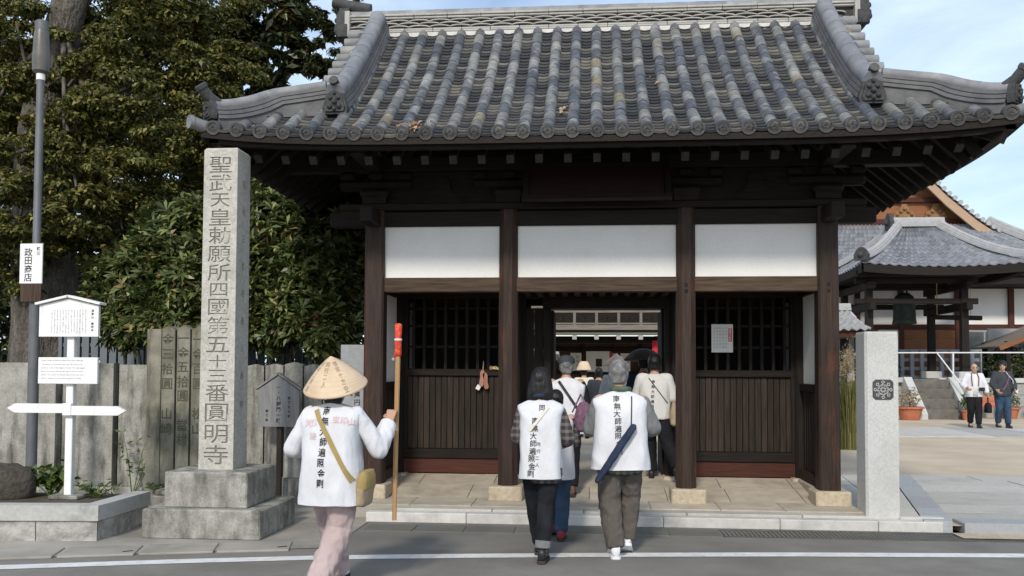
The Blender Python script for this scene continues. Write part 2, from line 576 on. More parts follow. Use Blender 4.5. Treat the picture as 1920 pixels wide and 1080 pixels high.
# flagstones of the gate floor
gf = structure(MB().b2(-2.9, 2.8, 9.60, 13.2, .0, .138).build('gate_floor', 'concrete'))
rows = [9.605, 10.15, 10.72, 11.20, 11.9, 12.5, 13.15]
def floor_z(y):                              # the floor rises gently towards the middle wall
    return float(np.interp(y, [9.6, 10.15, 11.2], [.15, .155, .292]))
for j in range(len(rows) - 1):
    xs_ = [-2.9]
    while xs_[-1] < 2.75:
        xs_.append(min(2.78, xs_[-1] + random.uniform(.62, 1.05)))
        if 2.78 - xs_[-1] < .3:
            xs_[-1] = 2.78
    for a, b in zip(xs_[:-1], xs_[1:]):
        e = random.uniform(-.0015, .0015)
        y0, y1 = rows[j] + .004, rows[j + 1] - .004
        z0, z1 = floor_z(rows[j]) + e, floor_z(rows[j + 1]) + e
        MB().add([(a + .004, y0, .1), (b - .004, y0, .1), (b - .004, y1, .1), (a + .004, y1, .1), (a + .004, y0, z0), (b - .004, y0, z0), (b - .004, y1, z1), (a + .004, y1, z1)],
                 [(3, 2, 1, 0), (4, 5, 6, 7), (0, 1, 5, 4), (1, 2, 6, 5), (2, 3, 7, 6), (3, 0, 4, 7)]).build('flagstone', 'slab_tan', gf)
# grey granite paving beside the gate; its edging runs back at a slight angle
def edge_x(y):
    return 3.42 + (y - 9.35) * .235
pav = structure(MB().poly([(2.81, 9.60), (edge_x(9.6) + .1, 9.60), (30, 9.75), (30, 13.55), (edge_x(13.55), 13.55), (2.81, 13.55)], .02, .085).build('side_paving', 'gutter'))
y = 9.36
while y < 13.4:
    y1 = min(y + random.uniform(.8, 1.1), 13.5)
    a, b = edge_x(y), edge_x(y1)
    MB().poly([(a - .16, y + .004), (a + .11, y + .004), (b + .11, y1 - .004), (b - .16, y1 - .004)], .0, .118).build('edging_stone', 'slab_blue', pav)
    y = y1
y = 9.61
while y < 13.3:
    y1 = min(y + .62, 13.5)
    xa = [2.815, edge_x(y) - .17]
    n = max(1, round((xa[1] - xa[0]) / .55))
    for k in range(n):
        q0 = 2.815 + (edge_x(y) - .168 - 2.815) * k / n
        q1 = 2.815 + (edge_x(y) - .168 - 2.815) * (k + 1) / n
        r0 = 2.815 + (edge_x(y1) - .168 - 2.815) * k / n
        r1 = 2.815 + (edge_x(y1) - .168 - 2.815) * (k + 1) / n
        MB().poly([(q0 + .006, y + .006), (q1 - .006, y + .006), (r1 - .006, y1 - .006), (r0 + .006, y1 - .006)], .05, .112 + random.uniform(0, .002)).build('paving_slab', 'slab_grey', pav)
    y = y1
yy = [9.62, 10.05, 10.6, 11.15, 11.75, 12.35, 12.95, 13.5]
for j in range(len(yy) - 1):
    x = edge_x(yy[j]) + .115 + .05
    first = True
    while x < 13.5:
        x1 = x + random.uniform(.8, 1.35)
        e0 = edge_x(yy[j]) + .115 if first else x
        e1 = edge_x(yy[j + 1]) + .115 if first else x
        MB().poly([(e0 + .010, yy[j] + .014), (x1 - .010, yy[j] + .014), (x1 - .010, yy[j + 1] - .014), (e1 + .010, yy[j + 1] - .014)], .04, .100 + random.uniform(0, .004)).build('paving_slab', 'slab_grey', pav)
        x, first = x1, False
x = 3.62
while x < 13:
    x1 = x + random.uniform(1.0, 1.4)
    MB().b2(x + .003, x1 - .003, 9.30, 9.61, .0, .108, ch=.006).build('edging_stone', 'slab_blue', pav)
    x = x1
sheet('paved_threshold', [(3.5, 9.02), (40, 9.2), (40, 9.31), (3.5, 9.31)], .012, 'plinth')
# grey strip of paving across the courtyard
st = structure(MB().poly([(2.5, 21.0), (24, 23.5), (24, 26.2), (2.5, 24.5)], .05, .075).build('courtyard_path', 'concrete'))
for k in range(16):
    xa, xb = 2.5 + k * 1.34, 2.5 + (k + 1) * 1.34
    f0 = lambda x_: 21.0 + (x_ - 2.5) * .116
    f1 = lambda x_: 24.5 + (x_ - 2.5) * .079
    MB().poly([(xa + .01, f0(xa)), (xb - .01, f0(xb)), (xb - .01, f1(xb)), (xa + .01, f1(xa))], .06, .085 + random.uniform(0, .003)).build('paving_slab', 'slab_grey', st)
# ------------------------------------------------------------------ the temple gate
GX, GY = .05, 11.2                       # centre of the gate
gate = thing('temple_gate', 'dark wooden temple gate with white plaster panels and curved grey tiled roof', 'gate', (GX, GY, .15))
PX = [GX - 2.485, GX - .975, GX + .975, GX + 2.485]
YF, YM, YB = 10.13, 11.25, 12.35
FZ = .15
def part(mb, name, mat, parent=None, smooth=False, **t):
    return mb.build(name, mat, parent or gate, smooth, **t)
def oct_post(x, y, z0, z1, w, mat, ch=.035):
    h = w / 2
    p = [(-h + ch, -h), (h - ch, -h), (h, -h + ch), (h, h - ch), (h - ch, h), (-h + ch, h), (-h, h - ch), (-h, -h + ch)]
    mb = MB()
    rings = []
    for k in range(9):
        z = z0 + (z1 - z0) * k / 8
        s = 1.0 + .04 * (1 - k / 8)
        rings.append([(x + a * s, y + b * s, z) for a, b in p])
    mb.loft(rings)
    return part(mb, 'post', mat)
# plinths, posts
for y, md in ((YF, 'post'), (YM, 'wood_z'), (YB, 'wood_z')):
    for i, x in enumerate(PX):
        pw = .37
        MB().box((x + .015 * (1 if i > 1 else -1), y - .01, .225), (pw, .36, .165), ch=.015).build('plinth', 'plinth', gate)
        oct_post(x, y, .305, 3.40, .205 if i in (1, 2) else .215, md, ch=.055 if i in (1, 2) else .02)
# front and rear beams, plaster panels
for y, sgn in ((YF, 1), (YB, -1)):
    part(MB().b2(PX[0] - .52, PX[3] + .52, y - .07, y + .07, 3.185, 3.355, ch=.012), 'head_beam', 'wood_x')
    part(MB().b2(PX[0] - .40, PX[3] + .40, y - .13, y + .13, 3.362, 3.44, ch=.012), 'wall_plate', 'wood_x')
    for sx in (-1, 1):                      # carved beam noses beyond the corner posts
        xx = PX[0] if sx < 0 else PX[3]
        pr = [(xx + sx * .10, 3.19), (xx + sx * .28, 3.20), (xx + sx * .37, 3.26), (xx + sx * .40, 3.33), (xx + sx * .36, 3.40), (xx + sx * .22, 3.42), (xx + sx * .10, 3.36)]
        mb = MB()
        mb.prism(pr if sx > 0 else pr[::-1], y - .085, y + .085)
        part(mb, 'beam_nose', 'wood_x')
    for i in range(3):
        a, b = PX[i] + .09, PX[i + 1] - .09
        part(MB().b2(a, b, y - .065, y + .065, 2.445, 2.608, ch=.008), 'lintel', 'beam_x')
        part(MB().b2(a, b, y - .02, y + .02, 2.600, 3.19), 'plaster_panel', 'plaster')
    for i, x in enumerate(PX):              # bearing block, arm and upper block on every post
        part(MB().box((x, y, 3.475), (.27, .27, .07)).box((x, y, 3.55), (.33, .33, .09), ch=.03), 'bearing_block', 'wood_x')
        part(MB().b2(x - .42, x + .42, y - .06, y + .06, 3.60, 3.72, ch=.03), 'bracket_arm', 'wood_x')
        for dx in (-.33, 0, .33):
            part(MB().box((x + dx, y, 3.765), (.17, .17, .085), ch=.025), 'bearing_block', 'wood_x')
    for x in [(PX[i] + PX[i + 1]) / 2 for i in range(3)]:
        mb = MB()
        mb.prism([(x - .24, 3.44), (x + .24, 3.44), (x + .20, 3.50), (x + .10, 3.58), (x + .07, 3.74), (x - .07, 3.74), (x - .10, 3.58), (x - .20, 3.50)], y - .04, y + .04)
        part(mb, 'frog_leg_strut', 'wood_x')
    part(MB().b2(PX[0] - 1.2, PX[3] + 1.2, y - .08, y + .08, 3.812, 3.97, ch=.01), 'eave_purlin', 'wood_x')
    part(MB().b2(PX[0], PX[3], y - .012, y + .012, 3.45, 3.81), 'infill_board', 'wood_x')
for x in (PX[0], PX[3]):
    part(MB().b2(x - .07, x + .07, YF - .5, YB + .5, 3.18, 3.35, ch=.01), 'side_head_beam', 'wood_y')
    part(MB().b2(x - .08, x + .08, YF - 1.0, YB + 1.0, 3.80, 3.96, ch=.01), 'side_purlin', 'wood_y')
    part(MB().b2(x - .012, x + .012, YF, YB, 3.36, 3.80), 'infill_board', 'wood_y')
# peg holes in the posts
for x in (PX[2], PX[3]):
    for dz in (0, -.07):
        part(MB().box((x, YF - .107, 2.515 + dz), (.03, .012, .035)), 'peg', 'wood_x')
# the plaque under the eave
mb = MB()
tilt = Matrix.Rotation(R(-24), 3, 'X')
pc = Vector((GX, YF - .30, 3.62))
M['plaque'] = material('plaque_wood', [(.014, .007, .006), (.028, .013, .010)], 6, stretch=(1, 8, 8), rough=.6, bump=.2)
pb = part(MB().box(pc, (1.44, .03, .42), rot=tilt), 'plaque', 'plaque')
for q, sz in (((0, -.02, .225), (1.60, .06, .05)), ((0, -.02, -.225), (1.60, .06, .05)), ((-.76, -.02, 0), (.06, .055, .5)), ((.76, -.02, 0), (.06, .055, .5))):
    part(MB().box(pc + tilt @ Vector(q), sz, rot=tilt), 'plaque_frame', 'wood_x', pb)
# dark ceiling over the passage and its joists
part(MB().b2(PX[0], PX[3], YF + .06, YB - .06, 3.02, 3.06), 'ceiling_board', 'wood_y')
part(MB().b2(PX[1] + .1, PX[2] - .1, YF + .08, YM - .09, 2.56, 2.59), 'ceiling_board', 'wood_y')
for k in range(12):
    x = PX[1] + .16 + k * (1.63 / 11)
    part(MB().b2(x - .035, x + .035, YF + .09, YM - .08, 2.475, 2.557), 'ceiling_joist', 'plank_y')
# middle wall: doorway in the centre bay, lattice and boards in the side bays
part(MB().b2(PX[0], PX[3], YM - .05, YM + .05, 2.46, 2.62), 'tie_beam', 'wood_x')
part(MB().b2(PX[0], PX[3], YM - .015, YM + .015, 2.62, 3.02), 'wall_board', 'wood_x')
dl, dr, dt = -.50, .885, 2.335
part(MB().b2(dl - .10, dr + .10, YM - .055, YM + .055, dt, 2.458), 'door_lintel', 'wood_x')
for x0, x1 in ((PX[1] + .1, dl), (dr, PX[2] - .1)):
    n = 2 if x1 - x0 > .2 else 1
    part(MB().b2(x1 - .09 if x0 < 0 else x0, x1 if x0 < 0 else x0 + .05, YM - .06, YM + .06, .28, dt, ch=.006), 'door_jamb', 'wood_z')
    a, b = (x0, x1 - .092) if x0 < 0 else (x0 + .052, x1)
    for k in range(n):
        if b - a > .03:
            part(MB().b2(a + (b - a) * k / n + .002, a + (b - a) * (k + 1) / n - .002, YM - .015, YM + .015, .15, dt), 'wall_board', 'wood_z')
for sx, xh in ((-1, dl), (1, dr)):          # the two door leaves, folded back inside
    lf = part(MB().b2(xh - .03, xh + .03, YM + .07, YM + .76, .30, dt - .02), 'door_leaf', 'wood_z')
    part(MB().b2(xh - .037, xh + .037, YM + .06, YM + .77, 1.1, 1.2), 'door_rail', 'wood_y', lf)
for a, b in ((PX[0] + .105, PX[1] - .10), (PX[2] + .10, PX[3] - .105)):
    y = YM
    part(MB().b2(a, b, y - .045, y + .05, .302, .475, ch=.006), 'bottom_board', 'red_board')
    part(MB().b2(a, b, y - .06, y + .06, .48, .60, ch=.008), 'rail', 'wood_x')
    part(MB().b2(a, b, y - .06, y + .06, 1.50, 1.585, ch=.008), 'rail', 'wood_x')
    part(MB().b2(a, b, y + .015, y + .03, .6, 1.5), 'backing_board', 'wood_z')
    n = 17
    for k in range(n):
        x0, x1 = a + .03 + (b - a - .06) * k / n, a + .03 + (b - a - .06) * (k + 1) / n
        dz = random.uniform(-.004, .004)
        part(MB().b2(x0 + .003, x1 - .003, y - .022 + dz, y + .014, .602, 1.498, ch=.004), 'plank', 'plank_z')
    for x0, x1 in ((a, a + .05), (b - .05, b)):
        part(MB().b2(x0, x1, y - .055, y + .055, .602, 2.458), 'stile', 'wood_z')
    n = 9
    for k in range(n):
        x = a + .05 + (b - a - .1) * (k + .5) / n
        part(MB().b2(x - .018, x + .018, y - .03, y + .004, 1.587, 2.457), 'lattice_bar', 'wood_z')
    for z in (1.86, 2.12, 2.34):
        part(MB().b2(a + .052, b - .052, y + .006, y + .028, z - .016, z + .016), 'lattice_rail', 'wood_x')
# side walls between the front, middle and rear posts
for x, sx in ((PX[0], -1), (PX[3], 1)):
    for y0, y1 in ((YF + .105, YM - .105), (YM + .105, YB - .105)):
        part(MB().b2(x - .02, x + .02, y0, y1, 1.43, 2.46), 'side_plaster', 'plaster')
        part(MB().b2(x - .06, x + .06, y0, y1, 2.462, 2.60), 'side_lintel', 'wood_y')
        part(MB().b2(x - .015, x + .015, y0, y1, 2.6, 3.18), 'side_wall_board', 'plaster')
        part(MB().b2(x - .07, x + .07, y0, y1, 1.34, 1.43, ch=.01), 'side_rail', 'wood_y')
        part(MB().b2(x - .085, x + .085, y0, y1, .31, .42, ch=.012), 'side_sill', 'plank_y')
        part(MB().b2(x - .11, x + .11, y0 - .08, y1 + .08, .15, .306, ch=.01), 'side_stone', 'slab_tan')
        n = 8
        for k in range(n):
            q = y0 + (y1 - y0) * (k + .5) / n
            part(MB().b2(x - .028, x + .028, q - .036, q + .036, .422, 1.338, ch=.006), 'side_slat', 'plank_z')
        part(MB().b2(x - .012, x + .012, y0, y1, .42, 1.338), 'side_backing', 'wood_y')

# ------------------------------------------------------------------ the roof (hip-and-gable)
HX, HY, VX = 3.93, 2.50, 3.0              # half eave length, half eave depth, verge
Z0 = 3.87
def prof(d):
    return .60 * d + .080 * d * d
def lift(x, y):
    return .11 * min(1.1, abs(x) / HX) ** 5 * min(1.1, abs(y) / HY) ** 4
def roofz(x, y, side=False):
    df = HY - abs(y)
    ds = HX - abs(x)
    d = df if (abs(x) <= VX + .02 and not side) else (ds if side and abs(x) >= VX else min(df, ds))
    if side:
        d = min(df, ds)
    return Z0 + prof(d) + lift(x, y)
def W(x, y, z):
    return Vector((GX + x, GY + y, z))
def rp_(x, y, dz=0.0, side=False):
    return W(x, y, roofz(x, y, side) + dz)
# decking: a thick curved sheet for the main slopes and one for each hipped end
def deck(x0, x1, y0, y1, nx, ny, side, top=-.035, bot=-.095):
    mb = MB()
    vs, fs = [], []
    for lay in (top, bot):
        for i in range(nx + 1):
            for j in range(ny + 1):
                x, y = x0 + (x1 - x0) * i / nx, y0 + (y1 - y0) * j / ny
                vs.append(rp_(x, y, lay, side))
    n1 = (nx + 1) * (ny + 1)
    ix = lambda i, j, l: l * n1 + i * (ny + 1) + j
    for i in range(nx):
        for j in range(ny):
            fs.append((ix(i, j, 0), ix(i + 1, j, 0), ix(i + 1, j + 1, 0), ix(i, j + 1, 0)))
            fs.append((ix(i, j, 1), ix(i, j + 1, 1), ix(i + 1, j + 1, 1), ix(i + 1, j, 1)))
    for i in range(nx):
        fs += [(ix(i, 0, 0), ix(i, 0, 1), ix(i + 1, 0, 1), ix(i + 1, 0, 0)), (ix(i, ny, 0), ix(i + 1, ny, 0), ix(i + 1, ny, 1), ix(i, ny, 1))]
    for j in range(ny):
        fs += [(ix(0, j, 0), ix(0, j + 1, 0), ix(0, j + 1, 1), ix(0, j, 1)), (ix(nx, j, 0), ix(nx, j, 1), ix(nx, j + 1, 1), ix(nx, j + 1, 0))]
    return mb.add(vs, fs)
roof = part(deck(-VX, VX, -HY, HY, 24, 40, False), 'roof', 'wood_y')
part(deck(VX + .002, HX, -HY, HY, 10, 40, True), 'roof_end', 'wood_y')
part(deck(-HX, -VX - .002, -HY, HY, 10, 40, True), 'roof_end', 'wood_y')

# shared tile meshes, axis along local +Y (uphill), underside at z = 0
def half_round(r0, r1, ln, th=.012, n=9):
    mb = MB()
    rings = []
    for yy_, rr in ((0, r0), (.02, r0), (.022, r0 * .985), (ln, r1)):
        o_ = [(rr * math.cos(math.pi * k / n), yy_, rr * math.sin(math.pi * k / n)) for k in range(n + 1)]
        rings.append(o_)
    mb.loft(rings, close=False, caps=False)
    k0 = len(mb.v)
    mb.add([(0, 0, 0)] + rings[0], [tuple([0, k + 1, k + 2]) for k in range(n)])
    return mb
TS = .2375                                 # spacing of the tile rows
tile_me, _ = half_round(.066, .058, .30).mesh('round_tile', 'round_tile', smooth='all', centre=False)
tile_me.set_sharp_from_angle(angle=R(50))
mbd = MB()
mx90 = Matrix.Rotation(R(90), 4, 'X')
mbd.lathe([(.001, .0), (.02, .010), (.048, .004), (.050, .016), (.071, .016), (.073, .01), (.071, -.06)], 16, mx90)
for k in range(3):                         # a three-armed whorl in relief
    a0 = k * 2.094
    mbd.tube([Vector((math.cos(a0 + t) * (.012 + .011 * t), -.006, math.sin(a0 + t) * (.012 + .011 * t))) for t in (0, .7, 1.4, 2.1)], [.010, .008, .006, .003], 5)
disc_me, _ = mbd.mesh('eave_tile', 'eave_disc', smooth=True, centre=False)

def slope_at(x, y, side, axis):
    e = .05
    if axis == 'y':
        s = 1 if y < 0 else -1
        return (roofz(x, y + e * s, side) - roofz(x, y - e * s, side)) / (2 * e)
    s = -1 if x > 0 else 1
    return (roofz(x + e * s, y, side) - roofz(x - e * s, y, side)) / (2 * e)

cols = [k * TS for k in range(-16, 17)]
front = []
rng = random.Random(3)
for x in cols:
    dmax = HY - .12 if abs(x) < VX - .1 else HX - abs(x) - .08
    d = .0
    k = 0
    while d < dmax - .05:
        y = -HY + d
        s = slope_at(x, y + .1, abs(x) > VX, 'y')
        a = math.atan(s)
        front.append((x, y, a, k, min(.30, (dmax - d) / math.cos(a))))
        d += .262 * math.cos(a)
        k += 1
# the 300 tiles that show largest are objects, the rest of them one part
front.sort(key=lambda t: t[3])
extra = MB()
for i, (x, y, a, k, ln) in enumerate(front):
    loc = rp_(x, y, .0, abs(x) > VX)
    rot = Matrix.Rotation(a, 3, 'X') @ Matrix.Rotation(rng.uniform(-.025, .025), 3, 'Z')
    if i < 300:
        o = link('round_tile', tile_me, loc, roof, rot)
        if ln < .295:
            o.matrix_basis = o.matrix_basis @ Matrix.Diagonal((1, ln / .30, 1, 1))
    else:
        hb = half_round(.066, .058, ln)
        extra.add([loc + rot @ Vector(p) for p in hb.v], hb.f)
M['round_tile_i'] = material('round_roof_tile_far', [(.50, .50, .50), (.74, .74, .74), (1.0, 1.0, .99)], 9, rough=.62, bump=.25, bump_scale=40, spec=.35, per='island',
    island=[(0, (.085, .092, .112)), (.3, (.115, .123, .145)), (.55, (.16, .165, .175)), (.8, (.205, .205, .20)), (.97, (.26, .255, .235)), (.985, (.25, .215, .15))],
    stain=((.38, .375, .35), 7, (1, 1, 1), .58, .70, .5), bump_dist=.008, lichen=((.40, .395, .365), 2.6, .52, .66, .6), speckle=(60, .18))
for x in cols:                             # discs closing the front and rear eaves
    for sy in (-1, 1):
        loc = rp_(x, sy * HY, .012) + Vector((0, sy * .01, 0))
        link('eave_tile', disc_me, loc, roof, Matrix.Rotation(0 if sy < 0 else math.pi, 3, 'Z') @ Matrix.Rotation(R(12), 3, 'X'))
# rear slope and hipped ends: rolls joined
for x in cols:
    dmax = HY - .12 if abs(x) < VX - .1 else HX - abs(x) - .08
    d = 0
    while d < dmax - .05:
        y = HY - d
        s = slope_at(x, y - .1, abs(x) > VX, 'y')
        a = math.atan(s)
        hb = half_round(.066, .058, min(.30, (dmax - d) / math.cos(a)), n=6)
        rot = Matrix.Rotation(math.pi, 3, 'Z') @ Matrix.Rotation(a, 3, 'X')
        loc = rp_(x, y, 0, abs(x) > VX)
        extra.add([loc + rot @ Vector(p) for p in hb.v], hb.f)
        d += .262 * math.cos(a)
ys = [k * TS for k in range(-10, 11)]
for sx in (-1, 1):
    for y in ys:
        dmax = min(HX - VX - .02, HY - abs(y) - .08)
        d = 0
        while d < dmax - .04:
            x = sx * (HX - d)
            a = math.atan(slope_at(x - sx * .1, y, True, 'x'))
            hb = half_round(.066, .058, min(.30, (dmax - d) / math.cos(a)), n=6)
            rot = Matrix.Rotation(R(90) * sx, 3, 'Z') @ Matrix.Rotation(a, 3, 'X')
            loc = rp_(x, y, 0, True)
            extra.add([loc + rot @ Vector(p) for p in hb.v], hb.f)
            d += .262 * math.cos(a)
        loc = rp_(sx * HX, y, .012, True)
        link('eave_tile', disc_me, loc, roof, Matrix.Rotation(R(90) * sx, 3, 'Z') @ Matrix.Rotation(R(12), 3, 'X'))
o = extra.build('round_tile', 'round_tile_i', roof, smooth=True, kind='stuff')
# concave pan tiles between the rolls
pan = MB()
def pan_tile(c, wx, up, nr, wd, ln):
    q = []
    k = 4
    for t, dz in ((0, .016), (ln, -.004)):
        for j in range(k + 1):
            s = -1 + 2 * j / k
            q.append(c + wx * (s * wd) + up * t + nr * (dz + .020 * (s * s) - .014))
    for j in range(k + 1):                  # thickness of the lower edge
        s = -1 + 2 * j / k
        q.append(c + wx * (s * wd) + nr * (-.010 + .020 * (s * s) - .014))
    fs = [(j, j + 1, k + 2 + j, k + 1 + j) for j in range(k)] + [(2 * k + 2 + j, 2 * k + 3 + j, j + 1, j) for j in range(k)]
    pan.add(q, fs)
for sy in (-1, 1):
    for x in [c + TS / 2 for c in cols[:-1]] + [cols[0] - TS / 2, cols[-1] + TS / 2]:
        dmax = HY - .08 if abs(x) < VX - .02 else HX - abs(x) - .02
        d = -.02
        while d < dmax:
            y = sy * (HY - d)
            a = math.atan(slope_at(x, y * .98, abs(x) > VX, 'y'))
            up = Vector((0, -sy * math.cos(a), math.sin(a)))
            nr = Vector((0, sy * math.sin(a), math.cos(a)))
            jt = rng.uniform(-.004, .004)
            pan_tile(rp_(x, y, 0, abs(x) > VX) + nr * jt, Vector((-sy if sy > 0 else 1, 0, 0)), up, nr, .088, .13)
            d += .088 * math.cos(a)
for sx in (-1, 1):
    for y in [c + TS / 2 for c in ys[:-1]]:
        dmax = min(HX - VX - .02, HY - abs(y) - .02)
        d = -.02
        while d < dmax:
            x = sx * (HX - d)
            a = math.atan(slope_at(x * .98, y, True, 'x'))
            up = Vector((-sx * math.cos(a), 0, math.sin(a)))
            nr = Vector((sx * math.sin(a), 0, math.cos(a)))
            pan_tile(rp_(x, y, 0, True), Vector((0, sx, 0)), up, nr, .088, .13)
            d += .088 * math.cos(a)
o = pan.build('pan_tile', 'pan_tile', roof, kind='stuff')

# eave boards and rafters
for sy in (-1, 1):
    xs_ = np.linspace(-HX + .06, HX - .06, 30)
    mb = MB()
    mb.loft([[rp_(x, sy * (HY - .06), -.075 + a) + Vector((0, sy * b, 0)) for a, b in ((0, 0), (0, -.09), (-.085, -.09), (-.085, 0))] for x in xs_])
    part(mb, 'eave_board', 'wood_x')
for sx in (-1, 1):
    ys_ = np.linspace(-HY + .06, HY - .06, 20)
    mb = MB()
    mb.loft([[rp_(sx * (HX - .06), y, -.075 + a, True) + Vector((sx * b, 0, 0)) for a, b in ((0, 0), (0, -.09), (-.085, -.09), (-.085, 0))] for y in ys_])
    part(mb, 'eave_board', 'wood_y')
def rafter(p0, p1, w_=.07, h_=.085):
    d = (p1 - p0)
    yv = d.normalized()
    xv = yv.cross(Vector((0, 0, 1))).normalized()
    zv = xv.cross(yv)
    rot = Matrix((xv, yv, zv)).transposed()
    r = part(MB().box((p0 + p1) / 2, (w_, d.length, h_), rot=rot), 'rafter', 'wood_y')
    part(MB().box(p0 - yv * .006, (w_ + .004, .012, h_ + .004), rot=rot), 'rafter_end', 'rafter_end', r)
for sy in (-1, 1):
    for k in range(-12, 13):
        x = k * .285
        if abs(x) < 3.55:
            inner = 1.05 if abs(x) < 2.7 else HY - (HX - abs(x)) + .12
            rafter(rp_(x, sy * (HY - .22), -.335), rp_(x, sy * max(.95, inner), -.20, abs(x) > VX))
for sx in (-1, 1):
    for k in range(-7, 8):
        y = k * .285
        rafter(rp_(sx * (HX - .22), y, -.335, True), rp_(sx * max(2.5, HX - (HY - abs(y)) + .12), y, -.20, True))
    for sy in (-1, 1):                      # hip rafters
        p0, p1 = rp_(sx * (HX - .13), sy * (HY - .13), -.23, True), rp_(sx * 2.5, sy * (HY - HX + 2.5), -.22, True)
        d = p1 - p0
        yv = d.normalized(); xv = yv.cross(Vector((0, 0, 1))).normalized(); zv = xv.cross(yv)
        part(MB().box((p0 + p1) / 2, (.12, d.length, .15), rot=Matrix((xv, yv, zv)).transposed()), 'hip_rafter', 'wood_y')

# gable triangles above the hipped ends
for sx in (-1, 1):
    x = sx * (VX - .16)
    yb = HY - (HX - VX) + .02
    pts = []
    for k in range(21):
        y = -yb + 2 * yb * k / 20
        pts.append((y, roofz(VX - .1, y) - .06))
    zb = roofz(sx * (VX + .03), 0, True) - .03
    vs = [(GX + x, GY + y, z) for y, z in pts] + [(GX + x, GY + y, zb) for y, z in pts]
    fs = [(k, k + 1, k + 22, k + 21) for k in range(20)]
    part(MB().add(vs, fs), 'gable_wall', 'wood_z')
    mb = MB()                               # curved barge boards
    for sy in (-1, 1):
        ring = []
        for k in range(12):
            y = sy * (yb - (yb - .02) * k / 11)
            z = roofz(VX - .1, y) - .05
            ring.append([W(sx * (VX - .06) + a, y, z - b) for a, b in ((-.03, 0), (.03, 0), (.03, .17), (-.03, .17))])
        mb.loft(ring)
    part(mb, 'barge_board', 'wood_y')
# verge tiles: short rolls laid crosswise along the gable edges
vt, _ = MB().lathe([(.001, -.02), (.045, -.014), (.047, .0), (.062, .0), (.064, -.01), (.064, -.30), (.001, -.30)][::-1], 14).mesh('verge_tile', 'ridge_tile', smooth=True, centre=False)
for sx in (-1, 1):
    d = HX - VX + .06
    while d < HY - .15:
        for sy in (-1, 1):
            y = sy * (HY - d)
            link('verge_tile', vt, rp_(sx * (VX - .05), y, .045) + Vector((sx * .12, 0, 0)), roof, Matrix.Rotation(R(90) * sx, 3, 'Y'))
        d += .165
    x = sx * (VX - .10)
    for sy in (-1, 1):                      # the roll beside the verge
        d = HX - VX + .05
        while d < HY - .2:
            a = math.atan(slope_at(x, sy * (HY - d - .1), False, 'y'))
            rot = Matrix.Rotation(a, 3, 'X') if sy < 0 else Matrix.Rotation(math.pi, 3, 'Z') @ Matrix.Rotation(a, 3, 'X')
            link('verge_roll', tile_me, rp_(x, sy * (HY - d), .035), roof, rot)
            d += .262 * math.cos(a)

# ridges: stacked flat courses under a roll
def ridge_run(name, path, r, courses, w0, mat_roll='ridge_tile', mat_course='ridge_light', seg=.30, nrm=None):
    """path: world points; returns the part. Courses are thin slabs under a row of roll tiles."""
    pts = [Vector(p) for p in path]
    base = MB()
    top = 0
    for c in range(courses):
        ww = w0 * (1 - .10 * c)
        rings = []
        for i, p in enumerate(pts):
            t = (pts[min(i + 1, len(pts) - 1)] - pts[max(i - 1, 0)]).normalized()
            s_ = t.cross(Vector((0, 0, 1))).normalized()
            u_ = s_.cross(t).normalized()
            h0, h1 = c * .045 + .002, c * .045 + .036
            rings.append([p + s_ * a + u_ * b for a, b in ((-ww, h0), (ww, h0), (ww * .94, h1), (-ww * .94, h1))])
        base.loft(rings)
        if c < courses - 1:
            rings = []
            for i, p in enumerate(pts):
                t = (pts[min(i + 1, len(pts) - 1)] - pts[max(i - 1, 0)]).normalized()
                s_ = t.cross(Vector((0, 0, 1))).normalized(); u_ = s_.cross(t).normalized()
                rings.append([p + s_ * a + u_ * b for a, b in ((-ww * .8, c * .045 + .034), (ww * .8, c * .045 + .034), (ww * .8, c * .045 + .05), (-ww * .8, c * .045 + .05))])
            base.loft(rings)
    pr = part(base, name, mat_course)
    # roll tiles along the path
    L = [0]
    for a, b in zip(pts[:-1], pts[1:]):
        L.append(L[-1] + (b - a).length)
    n = max(2, round(L[-1] / seg))
    P_ = lambda s_: Vector([np.interp(s_, L, [q[i] for q in pts]) for i in range(3)])
    for k in range(n):
        s0, s1 = L[-1] * k / n, min(L[-1], L[-1] * (k + 1) / n + .012)
        mb = MB()
        q = [P_(s0 + (s1 - s0) * j / 3) for j in range(4)]
        rings = []
        for j, p in enumerate(q):
            t = (q[min(j + 1, 3)] - q[max(j - 1, 0)]).normalized()
            s_ = t.cross(Vector((0, 0, 1))).normalized(); u_ = s_.cross(t).normalized()
            rr = r * (1.02 if j == 0 else .985 + .005 * (3 - j))
            c_ = p + u_ * (courses * .045 + r * .25)
            rings.append([c_ + s_ * math.cos(a) * rr + u_ * math.sin(a) * rr for a in [2 * math.pi * i / 14 for i in range(14)]])
        mb.loft(rings)
        mb.build('ridge_roll', mat_roll, pr, smooth=True)
    return pr
